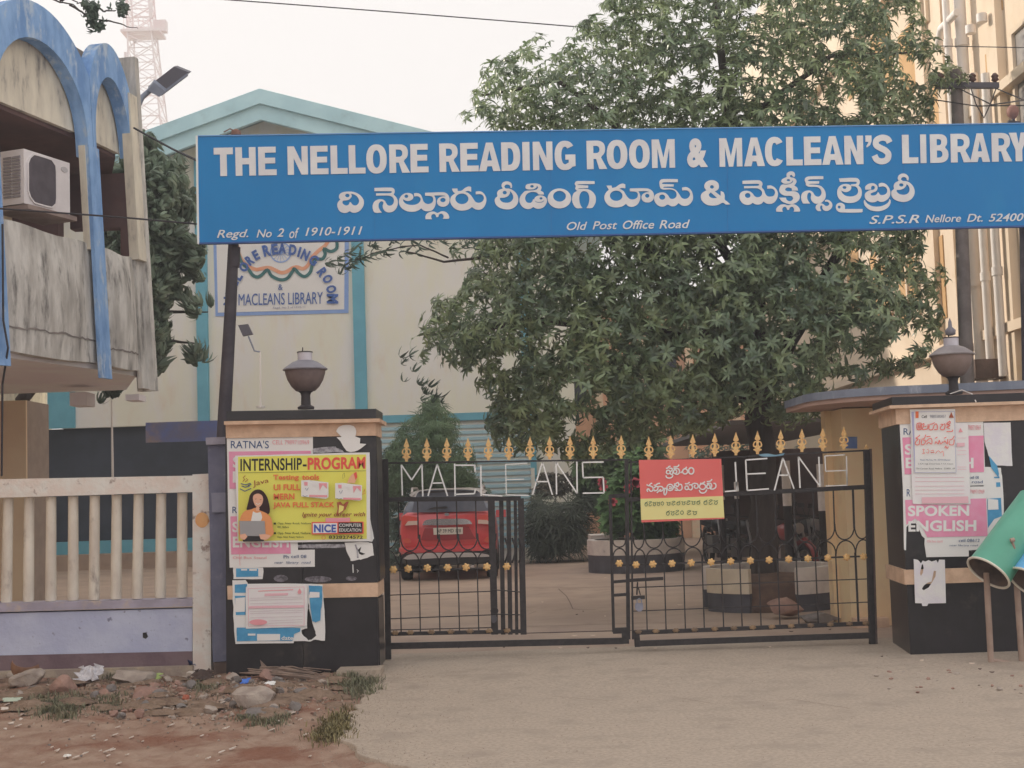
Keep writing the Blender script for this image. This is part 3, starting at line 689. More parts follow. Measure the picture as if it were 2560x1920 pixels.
# ================================================================== boundary wall with balusters (left)
FW = 13.2
wcream = mat('chipped_white_paint', 'dcd3cc', 'cfc3bb', rough=.85, scale=5, stain='8f7c76', sscale=7, samt=(.57, .68), bump=.4, bscale=18)
lilac = mat('lilac_wall_paint', 'b2bad8', 'a6aecd', rough=.9, scale=3, stain='7c7f9c', sscale=15, samt=(.61, .68), bump=.5, bscale=14)
mauve = mat('mauve_plinth', '6a5660', '76636a', rough=.9, scale=4, bump=.3)
balm = mat('baluster_paint', 'd4cbbe', 'c0b6aa', rough=.85, scale=4, stretch=(1, 1, .5), stain='8b7e78', sscale=5, samt=(.56, .75), bump=.2)
sillm = mat('lilac_sill', 'a29db0', '938d9e', rough=.9, scale=4, stain='b5a595', sscale=5)
oranges = mat('orange_mark', 'e0a265', 'd79658', rough=.8)
FE = empty('boundary_wall', at(250, 1640, FW), 'chipped white balustrade wall with lilac painted base left of the gate pillar', 'wall')
def fpt(px, py): return at(px, py, FW)
def fbox(pts, y0, y1, name, mt, par=FE, label=None):      # quad in the wall's front plane with depth
    q = [at(px, py, y0) for px, py in pts]; m = MB(); dy = Vector((0, y1 - y0, 0)); m.hexa(q, [p + dy for p in q]); return m.build(name, mt, par, label=label)
fbox([(-60, 1246), (482, 1230), (482, 1189), (-60, 1199)], FW - .04, FW + .16, 'top_rail', wcream)
fbox([(482, 1693), (528, 1690), (524, 1184), (481, 1186)], FW - .05, FW + .17, 'post', wcream)
fbox([(-60, 1532), (481, 1516), (481, 1497), (-60, 1509)], FW - .03, FW + .20, 'sill', sillm)
fbox([(-60, 1640), (481, 1628), (481, 1521), (-60, 1535)], FW, FW + .16, 'wall', lilac)
fbox([(-60, 1680), (481, 1664), (481, 1629), (-60, 1641)], FW - .02, FW + .16, 'plinth', mauve)
fbox([(-60, 1760), (481, 1742), (481, 1665), (-60, 1681)], FW - .10, FW + .16, 'footing', mat('cement_footing', '93857c', 'a69a8a', rough=.95, scale=5, bump=.5, stain='c9b48a', sscale=3))
F = Flat(FY(FW - .05), .004, .003); F.poly(ell(505, 1300, 17, 19, 18)); F.poly([(519, 1297), (528, 1302), (520, 1307)]); F.build('paint_mark', oranges, FE, label='orange painted blot with a pointed end')
F = Flat(FY(FW - .04), .004, .003); F.poly([(485, 1190), (499, 1188), (494, 1201)]); F.build('paint_mark', bluep, FE, label='small blue paper triangle at the rail end')
F = Flat(FY(FW), .003, .002); F.poly([(357, 1582), (366, 1581), (370, 1592), (364, 1597), (357, 1594)]); F.build('hole', blackp, FE)
for k, (xt, xb) in enumerate([(-34, -38), (21, 16), (73, 71), (128, 127), (183, 183), (237, 235), (292, 290), (347, 343), (403, 401), (456, 455)]):
    a = at(xt, 1246 - xt * .03, FW + .06); b = at(xb, 1506 - xb * .028, FW + .06)
    m = MB(); pts = [b.lerp(a, t) for t in (0, .03, .5, .97, 1)]; m.tube(pts, [.048, .052, .049, .047, .047], 10); m.build('baluster', balm, FE, smooth=60)
# broken masonry and stub against the footing
# grey-blue pier between balustrade and gate pillar
GP = empty('grey_pier', at(545, 1690, 12.95), 'blue grey plastered pier squeezed between balustrade and black gate pillar', 'pier')
gpm = mat('blue_grey_plaster', '6e7188', '61647c', rough=.9, scale=4, stain='8f90a2', sscale=6, samt=(.58, .75), bump=.3)
def gq(pts, y0, y1, name, mt, par): 
    q = [at(px, py, y0) for px, py in pts]; m = MB(); dy = Vector((0, y1 - y0, 0)); m.hexa(q, [p + dy for p in q]); return m.build(name, mt, par)
gq([(532, 1655), (572, 1653), (566, 1112), (519, 1113)], 13.0, 13.4, 'shaft', gpm, GP)
gq([(515, 1112), (572, 1110), (572, 1092), (514, 1094)], 12.96, 13.44, 'cap', mat('grey_cap', '9a97a8', '8b8898', rough=.9, scale=5, bump=.3), GP)
gq([(530, 1281), (572, 1280), (572, 1231), (528, 1232)], 12.97, 12.999, 'patch', mat('lilac_patch', '85879c', '7a7c92', rough=.9, scale=5), GP)
gq([(534, 1720), (572, 1718), (572, 1656), (534, 1656)], 12.98, 13.4, 'base', mat('brown_base', '6a5b55', '5a4d49', rough=.95), GP)

# ================================================================== gate pillars
PYL = 12.7
LPI = empty('gate_pillar', at(757, 1690, PYL), 'left gate pillar in black granite with beige bands, yellow poster on its front', 'pillar', 'gate pillars')
def prism(pf, y0, y1, name, mt, par, xr=None):
    """front quad pf (px at depth y0) pushed straight back to y1"""
    q = [at(px, py, y0) for px, py in pf]; m = MB(); dy = Vector((0, y1 - y0, 0)); m.hexa(q, [p + dy for p in q]); return m.build(name, mt, par)
def tiles(pf, y0, y1, nx, name, mt, par, gap=.003):
    bl, br, tr_, tl = [at(px, py, y0) for px, py in pf]; dy = Vector((0, y1 - y0, 0))
    for i in range(nx):
        a, b = i / nx, (i + 1) / nx; w = (br - bl).length; e = gap / w
        a2 = a + (e if i else 0); b2 = b - (e if i < nx - 1 else 0)
        q = [bl.lerp(br, a2), bl.lerp(br, b2), tl.lerp(tr_, b2), tl.lerp(tr_, a2)]; m = MB(); m.hexa(q, [p + dy for p in q]); m.build(name, mt, par)
DP = .55
prism([(566, 1730), (944, 1722), (938, 1056), (563, 1064)], PYL + .02, PYL + DP - .02, 'core', granite, LPI)
tiles([(572, 1688), (946, 1672), (944, 1493), (571, 1500)], PYL, PYL + .018, 2, 'granite_panel', granite, LPI)
tiles([(571, 1464), (944, 1456), (940, 1090), (567, 1096)], PYL, PYL + .018, 2, 'granite_panel', granite, LPI)
prism([(569, 1499), (945, 1492), (944, 1457), (568, 1465)], PYL - .03, PYL + DP + .01, 'stone_band', beige_stone, LPI)
prism([(565, 1095), (940, 1089), (938, 1056), (564, 1063)], PYL - .02, PYL + DP + .01, 'stone_band', beige_stone, LPI)
prism([(560, 1062), (949, 1055), (949, 1046), (560, 1053)], PYL - .09, PYL + DP + .05, 'cornice', beige_stone, LPI)
prism([(567, 1052), (940, 1045), (940, 1022), (566, 1028)], PYL - .06, PYL + DP + .03, 'cap', granite, LPI)
for a, b in ((1668, 1497), (1452, 1096)):
    m = MB(); p0 = at(944, a, PYL); p1 = at(944 - (a - b) * .01, b, PYL)
    m.bb(p0.x + .001, p0.x + .02, PYL + .03, PYL + DP - .03, p0.z, p1.z); m.build('granite_panel', granite, LPI)
m = MB(); q = at(830, 1700, PYL - .2); m.bb(at(845, 1700, 12.5).x, at(955, 1700, 12.5).x, 12.4, 12.72, 0, at(900, 1672, 12.5).z); m.build('plinth', concrete, LPI)
# right pillar: front from px 2262 outwards, left side visible
PYR = 12.64
RPI = empty('gate_pillar', at(2420, 1640, PYR), 'right gate pillar in black granite with pink posters, behind the litter bins', 'pillar', 'gate pillars')
xR = at(2800, 1300, PYR).x; xL = at(2258, 1300, PYR).x
def rp(z0, z1, out, name, mt, dback=.92, splay=.09):
    m = MB(); o_ = out
    # the left side runs back with a slight splay
    b = [Vector((xL - o_, PYR - o_, z0)), Vector((xR, PYR - o_, z0)), Vector((xR, PYR + dback + o_, z0)), Vector((xL - o_ + splay, PYR + dback + o_, z0))]
    t = [Vector((v.x, v.y, z1)) for v in b]; m.hexa(b, t); return m.build(name, mt, RPI)
zz = lambda py: at(2400, py, PYR).z
rp(0, zz(1457), 0, 'granite_panel', granite); rp(zz(1457) + .001, zz(1420), .025, 'stone_band', beige_stone)
rp(zz(1420) + .001, zz(1056), 0, 'granite_panel', granite); rp(zz(1056) + .001, zz(1017), .02, 'stone_band', beige_stone)
rp(zz(1017) + .001, zz(1009), .09, 'cornice', beige_stone); rp(zz(1009) + .001, zz(988), .06, 'cap', granite)
m = MB()
for (x_, a, b) in ((xL + .62, 0, zz(1457)), (xL + .62, zz(1420), zz(1056)), (xL + 1.24, 0, zz(1457)), (xL + 1.24, zz(1420), zz(1056))): m.bb(x_ - .002, x_ + .002, PYR - .0025, PYR - .0005, a + .01, b - .01)
m.build('joint', blackp, RPI)
# urn lamps
urn_b = mat('urn_brown', '5d5052', '6d5e5c', rough=.5, scale=5); urn_d = mat('urn_stem_dark', '3d383c', rough=.5); urn_s = mat('urn_shade_grey', '77757f', '6a6872', rough=.5, scale=4)
def urn(px, py, Y, s, lab, bowl, shade):
    b = at(px, py, Y); U = empty('urn_lamp', b, lab, 'lamp', 'lamps on the gate pillars')
    m = MB(); m.lathe(b, [(.075 * s, 0), (.078 * s, .02 * s), (.045 * s, .04 * s), (.042 * s, .125 * s), (.05 * s, .15 * s), (.07 * s, .165 * s)], 20); m.build('stem', urn_d, U, smooth=50)
    m = MB(); m.lathe(b, [(.05 * s, .16 * s), (.09 * s, .17 * s), (.13 * s, .21 * s), (.165 * s, .27 * s), (.183 * s, .33 * s), (.187 * s, .365 * s)], 28); m.build('bowl', bowl, U, smooth=50)
    m = MB(); m.lathe(b, [(.205 * s, .362 * s), (.207 * s, .372 * s), (.17 * s, .40 * s), (.12 * s, .435 * s), (.078 * s, .452 * s)], 28); m.build('shade', shade, U, smooth=40)
    m = MB(); m.lathe(b, [(.07 * s, .447 * s), (.07 * s, .455 * s), (.068 * s, .456 * s), (.068 * s, .515 * s), (.07 * s, .516 * s), (.07 * s, .524 * s)], 20); m.build('collar', mat('urn_collar', 'b5b2bc', 'a5a2ac', rough=.4), U, smooth=40)
    m = MB(); m.lathe(b, [(.073 * s, .5245 * s), (.073 * s, .534 * s), (.02 * s, .54 * s)], 20); m.build('cap', urn_d, U, smooth=40)
    m = MB(); m.tube([b + Vector((-.02 * s, 0, .535 * s)), b + Vector((-.018 * s, 0, .575 * s))], .006, 5); m.build('finial', urn_d, U); return U
urn(765, 1023, PYL + .22, 1.0, 'dark urn shaped lamp with grey shade on the left gate pillar', urn_b, urn_s)
U = urn(2385, 986, PYR + .35, 1.0, 'brown urn shaped lamp on the right gate pillar before the utility pole', mat('urn_brown_light', '85736e', '77665f', rough=.6, scale=5), mat('urn_shade_light', '8b8486', '7d7678', rough=.6))
m = MB(); b = at(2385, 986, PYR + .35); m.lathe(b, [(.02, .55), (.045, .56), (.05, .60), (.02, .63), (.015, .68), (.0, .72)], 12); m.build('finial', urn_s, U, smooth=True)
wr = MB(); P = [at(2375, 985, PYR + .2), at(2405, 975, PYR + .15), at(2430, 985, PYR + .05), at(2440, 1005, PYR - .09)]; wr.tube(P, .006, 5); wr.build('lamp_wire', rb_p, label='thin white wire curling over the right pillar cap', cat='wire')
# small solar flood lamp on thin pole
b = at(652, 1020, PYL + .3); SF = empty('solar_flood_lamp', b, 'small solar flood lamp on a thin white pole standing on the left pillar', 'lamp')
m = MB(); m.tube([b, at(650, 880, PYL + .3)], .009, 6); m.tube([b + Vector((0, 0, -.0)), b + Vector((0, 0, .02))], .04, 10); m.build('pole', rb_p, SF)
m = MB(); m.tube([at(650, 880, PYL + .3), at(636, 877, PYL + .28), at(630, 862, PYL + .26), at(621, 840, PYL + .24)], .008, 5); m.build('arm', sm, SF)
q = [at(x, y, PYL + .22) for x, y in ((607, 840), (631, 835), (619, 810), (595, 813))]; m = MB(); m.hexa(q, [p + Vector((-.0, .05, .0)) for p in q]); m.build('panel', smd, SF)

# ================================================================== the blue name board across the gate
SA = at(490, 610, 13.1); SB = at(2560, 565, 13.62)
sd = Vector((SB.x - SA.x, SB.y - SA.y, 0)).normalized(); sn = Vector((sd.y, -sd.x, 0)); 
SP = (Vector((SA.x, SA.y, 0)), sn)
signblue = mat('sign_blue', '0082c8', '007bc0', rough=.4, scale=.7, spec=.4, stain='1886c4', sscale=1.1, samt=(.5, .75), stretch=(1, 1, .4), fab=False); signw = mat('sign_letter_white', 'cbced3', 'c2c4ca', rough=.6, scale=4); sedge = mat('sign_edge', 'c9cfdf', rough=.5)
SG = empty('name_board', at(1500, 610, 13.4), 'long blue library name board with white English and Telugu lettering over the gate', 'sign')
sy1 = lambda x: 340 + (308 - 340) * (x - 490) / 2070; sy2 = lambda x: 608 + (565 - 608) * (x - 490) / 2070
F = Flat(SP, 0, .05); F.quad((494, sy1(494)), (2700, sy1(2700)), (2700, sy2(2700)), (497, sy2(497))); F.build('panel', signblue, SG)
F = Flat(SP, .012, .062); F.quad((489, sy1(489) - 1), (494, sy1(494) - 1), (498, sy2(498) + 1), (493, sy2(493) + 1)); F.build('edge_strip', sedge, SG)
F = Flat(SP, .010, .060); F.quad((494, sy1(494) - 1.5), (2700, sy1(2700) - 1.5), (2700, sy1(2700) + 1), (494, sy1(494) + 1)); F.build('edge_strip', mat('sign_edge_blue', '5a93cc', rough=.5), SG)
F = Flat(SP, .010, .060); F.quad((497, sy2(497) - 2), (2700, sy2(2700) - 2), (2700, sy2(2700) + 2), (497, sy2(497) + 2)); F.build('edge_strip', mat('sign_edge_navy', '2b5596', rough=.5), SG)
for k in range(1, 5):
    F = Flat(SP, .0022, .002); x = 494 + k * 441; F.quad((x, sy1(x) + 1.5), (x + .7, sy1(x) + 1.5), (x + 2.7, sy2(x) - 2.5), (x + 2, sy2(x) - 2.5)); F.build('seam', mat('sign_seam', '2a69ab', rough=.5), SG)
def sgtext(body, x0, x1, tl, bl, tr_, br, bold, shear=0, off=.008, thk=.006):
    F = Flat(SP, off, thk); F.text(body, [(x0, tl), (x1, tr_), (x1 + 1, br), (x0 + 1.5, bl)], bold, shear); return F.build('word', signw, SG)
def sup(cx, cy, rx, ry, a0, a1, n=18, e=2.5):
    o = []
    for k in range(n + 1):
        a = R(a0 + (a1 - a0) * k / n); c_, s_ = math.cos(a), math.sin(a); o.append((cx + rx * math.copysign(abs(c_) ** (2 / e), c_), cy + ry * math.copysign(abs(s_) ** (2 / e), s_)))
    return o
def stroke_poly(P, w):
    P = smooth_open(P, 5); L_ = []; R_ = []
    for i, p in enumerate(P):
        a = P[max(i - 1, 0)]; b = P[min(i + 1, len(P) - 1)]; dx, dy = b[0] - a[0], b[1] - a[1]; l = math.hypot(dx, dy) or 1
        L_.append((p[0] - dy / l * w / 2, p[1] + dx / l * w / 2)); R_.append((p[0] + dy / l * w / 2, p[1] - dx / l * w / 2))
    return L_ + R_[::-1]
def bold_glyph(ch, w):
    """heavy condensed capitals, 1 unit tall and w wide: outline and holes, y up"""
    s, t = .235, .205
    if ch == 'T': return [(0, 1), (w, 1), (w, 1 - t * 1.15), (w / 2 + s / 2, 1 - t * 1.15), (w / 2 + s / 2, 0), (w / 2 - s / 2, 0), (w / 2 - s / 2, 1 - t * 1.15), (0, 1 - t * 1.15)], []
    if ch == 'H': return [(0, 0), (0, 1), (s, 1), (s, .62), (w - s, .62), (w - s, 1), (w, 1), (w, 0), (w - s, 0), (w - s, .40), (s, .40), (s, 0)], []
    if ch == 'E': return [(0, 0), (0, 1), (w * .97, 1), (w * .97, 1 - t), (s, 1 - t), (s, .615), (w * .93, .615), (w * .93, .415), (s, .415), (s, t), (w, t), (w, 0)], []
    if ch == 'L': return [(0, 0), (0, 1), (s, 1), (s, t), (w, t), (w, 0)], []
    if ch == 'I': return [(0, 0), (0, 1), (w, 1), (w, 0)], []
    if ch == 'N': return [(0, 0), (0, 1), (s * .98, 1), (w - s * .92, .42), (w - s * .92, 1), (w, 1), (w, 0), (w - s * .98, 0), (s * .92, .58), (s * .92, 0)], []
    if ch == 'M': return [(0, 0), (0, 1), (w * .31, 1), (w / 2, .36), (w * .69, 1), (w, 1), (w, 0), (w - .195, 0), (w - .195, .70), (w / 2 + .075, 0), (w / 2 - .075, 0), (.195, .70), (.195, 0)], []
    if ch == 'A': return [(0, 0), (w * .345, 1), (w * .655, 1), (w, 0), (w - s * 1.08, 0), (w - s * 1.08 - .045, .17), (s * 1.08 + .045, .17), (s * 1.08, 0)], [[(w * .39, .37), (w * .61, .37), (w / 2, .74)]]
    if ch == 'Y': return [(0, 1), (s * 1.12, 1), (w / 2, .60), (w - s * 1.12, 1), (w, 1), (w / 2 + s / 2, .40), (w / 2 + s / 2, 0), (w / 2 - s / 2, 0), (w / 2 - s / 2, .40)], []
    if ch == 'O': return sup(w / 2, .5, w / 2, .515, 0, 345, 23, 2.3), [sup(w / 2, .5, w / 2 - s, .515 - t, 0, 345, 23, 2.2)]
    if ch == 'D': return [(0, 0), (0, 1), (w * .5, 1)] + sup(w * .45, .5, w * .55, .5, 78, -78, 14, 2.5) + [(w * .5, 0)], [[(s, t), (s, 1 - t)] + sup(w * .42, .5, w * .58 - s, .5 - t, 80, -80, 12, 2.3)]
    if ch == 'C': return sup(w / 2, .5, w / 2, .515, 36, 324, 22, 2.3) + sup(w / 2, .5, w / 2 - s, .515 - t, 312, 48, 18, 2.2), []
    if ch == 'G': return sup(w / 2, .5, w / 2, .515, 38, 312, 22, 2.3) + [(w, .12), (w, .53), (w / 2 + .01, .53), (w / 2 + .01, .35), (w - s, .35), (w - s, .25)] + sup(w / 2, .5, w / 2 - s, .515 - t, 300, 50, 18, 2.2), []
    if ch == 'R': return [(0, 0), (0, 1), (w * .5, 1)] + sup(w * .48, .71, w * .45, .29, 75, -55, 12, 2.4) + [(w * .72, .40), (w * 1.02, 0), (w * 1.02 - s * 1.18, 0), (w * .47, .36), (s, .36), (s, 0)], [[(s, .56), (s, .82)] + sup(w * .45, .69, w * .45 - s + .06, .13, 75, -75, 8, 2.4)]
    if ch == 'B': return [(0, 0), (0, 1), (w * .5, 1)] + sup(w * .48, .745, w * .46, .255, 75, -45, 10, 2.4) + sup(w * .48, .28, w * .52, .28, 50, -75, 10, 2.4) + [(w * .5, 0)], [[(s, .61), (s, .83)] + sup(w * .45, .72, w * .46 - s + .05, .11, 75, -75, 8, 2.4), [(s, .18), (s, .43)] + sup(w * .45, .305, w * .52 - s + .05, .125, 75, -75, 8, 2.4)]
    if ch == 'S': return stroke_poly([(w * .93, .74), (w * .80, .87), (w * .5, .915), (w * .2, .83), (w * .17, .66), (w * .42, .55), (w * .66, .47), (w * .84, .34), (w * .78, .16), (w * .5, .085), (w * .2, .14), (w * .06, .30)], .21), []
    if ch == "'": return [(0, 1), (w, 1), (w, .80), (w * .75, .66), (w * .2, .58), (w * .12, .64), (w * .45, .74), (w * .45, .78), (0, .78)], []
    if ch == '&': return None
q3 = lambda a: 480 + a * .28933
q4 = lambda a: 1100 + a * .28933
q5 = lambda a: 1720 + a * .37975
LET = [(c, q3(a), q3(b)) for c, a, b in (('T', 186, 352), ('H', 373, 548), ('E', 570, 727), ('N', 823, 998), ('E', 1020, 1175), ('L', 1195, 1340), ('L', 1352, 1495), ('O', 1503, 1680), ('R', 1702, 1876), ('E', 1885, 2040))]
LET += [(c, q4(a), q4(b)) for c, a, b in (('R', -8, 163), ('E', 173, 330), ('A', 332, 518), ('D', 527, 690), ('I', 710, 772), ('N', 800, 970), ('G', 988, 1167), ('R', 1265, 1437), ('O', 1438, 1617), ('O', 1631, 1810), ('M', 1828, 2027))]
LET += [(c, q5(a), q5(b)) for c, a, b in (('M', 205, 355), ('A', 366, 503), ('C', 505, 632), ('L', 645, 752), ('E', 762, 875), ('A', 880, 1020), ('N', 1028, 1152), ("'", 1168, 1208), ('S', 1218, 1335), ('L', 1408, 1513), ('I', 1528, 1567), ('B', 1592, 1712), ('R', 1728, 1862), ('A', 1855, 1985), ('R', 1998, 2128), ('Y', 2112, 2240))]
for ch, a, b in LET:
    yt = 369.5 - .0189 * (a - 533); yb = 440.5 - .0186 * (a - 533); H_ = yb - yt; w_ = (b - a) / H_; o_, hs_ = bold_glyph(ch, w_)
    mp_ = lambda P: [(a + u * H_ + 1.5 * (1 - v), yb - v * H_ - .0187 * u * H_) for u, v in P]
    F = Flat(SP, .008, .006); F.poly(mp_(o_), [mp_(h) for h in hs_]); F.build('letter', signw, SG)
F = Flat(SP, .008, .006); F.text('&', [(1717, 346), (1769, 345), (1770, 418), (1718, 419)], .05); F.build('letter', signw, SG)
for b_, x0, x1, tl, bl, tr_, br in (('Regd.', 541, 620, 575, 601, 573, 599), ('No', 640, 679, 574, 594, 573, 593), ('2', 691, 710, 571, 592, 570.5, 591.5), ('of', 722, 748, 570, 596, 569, 595), ('1910-1911', 762, 906, 569, 590, 565.5, 586.5),
        ('Old', 1416, 1468, 555, 575.5, 554, 574.5), ('Post', 1480, 1543, 553.5, 574, 552, 572.5), ('Office', 1556, 1635, 551.5, 573, 550, 571.5), ('Road', 1647, 1725, 550.5, 571.5, 549, 570),
        ('S.P.S.R', 2172, 2298, 539, 560, 536.5, 557.5), ('Nellore', 2312, 2402, 537.5, 556.5, 535.5, 554.5), ('Dt.', 2416, 2456, 535, 555, 534, 554), ('524001', 2471, 2573, 534.5, 554, 532.5, 552)):
    sgtext(b_, x0, x1, tl, bl, tr_, br, .008, .32)
def crop(ox, oy, s): return lambda pts: [(ox + x * s, oy + y * s) for x, y in pts]
def P_(t): return [tuple(map(float, a.split(','))) for a in t.split(';')]
cA, cB, cC, cD, cE = crop(830, 450, .13562), crop(1110, 440, .13562), crop(1400, 430, .19892), crop(1840, 420, .11302), crop(2080, 420, .09946)
def E_(cx, cy, rx, ry): return ell(cx, cy, rx, ry, 20)
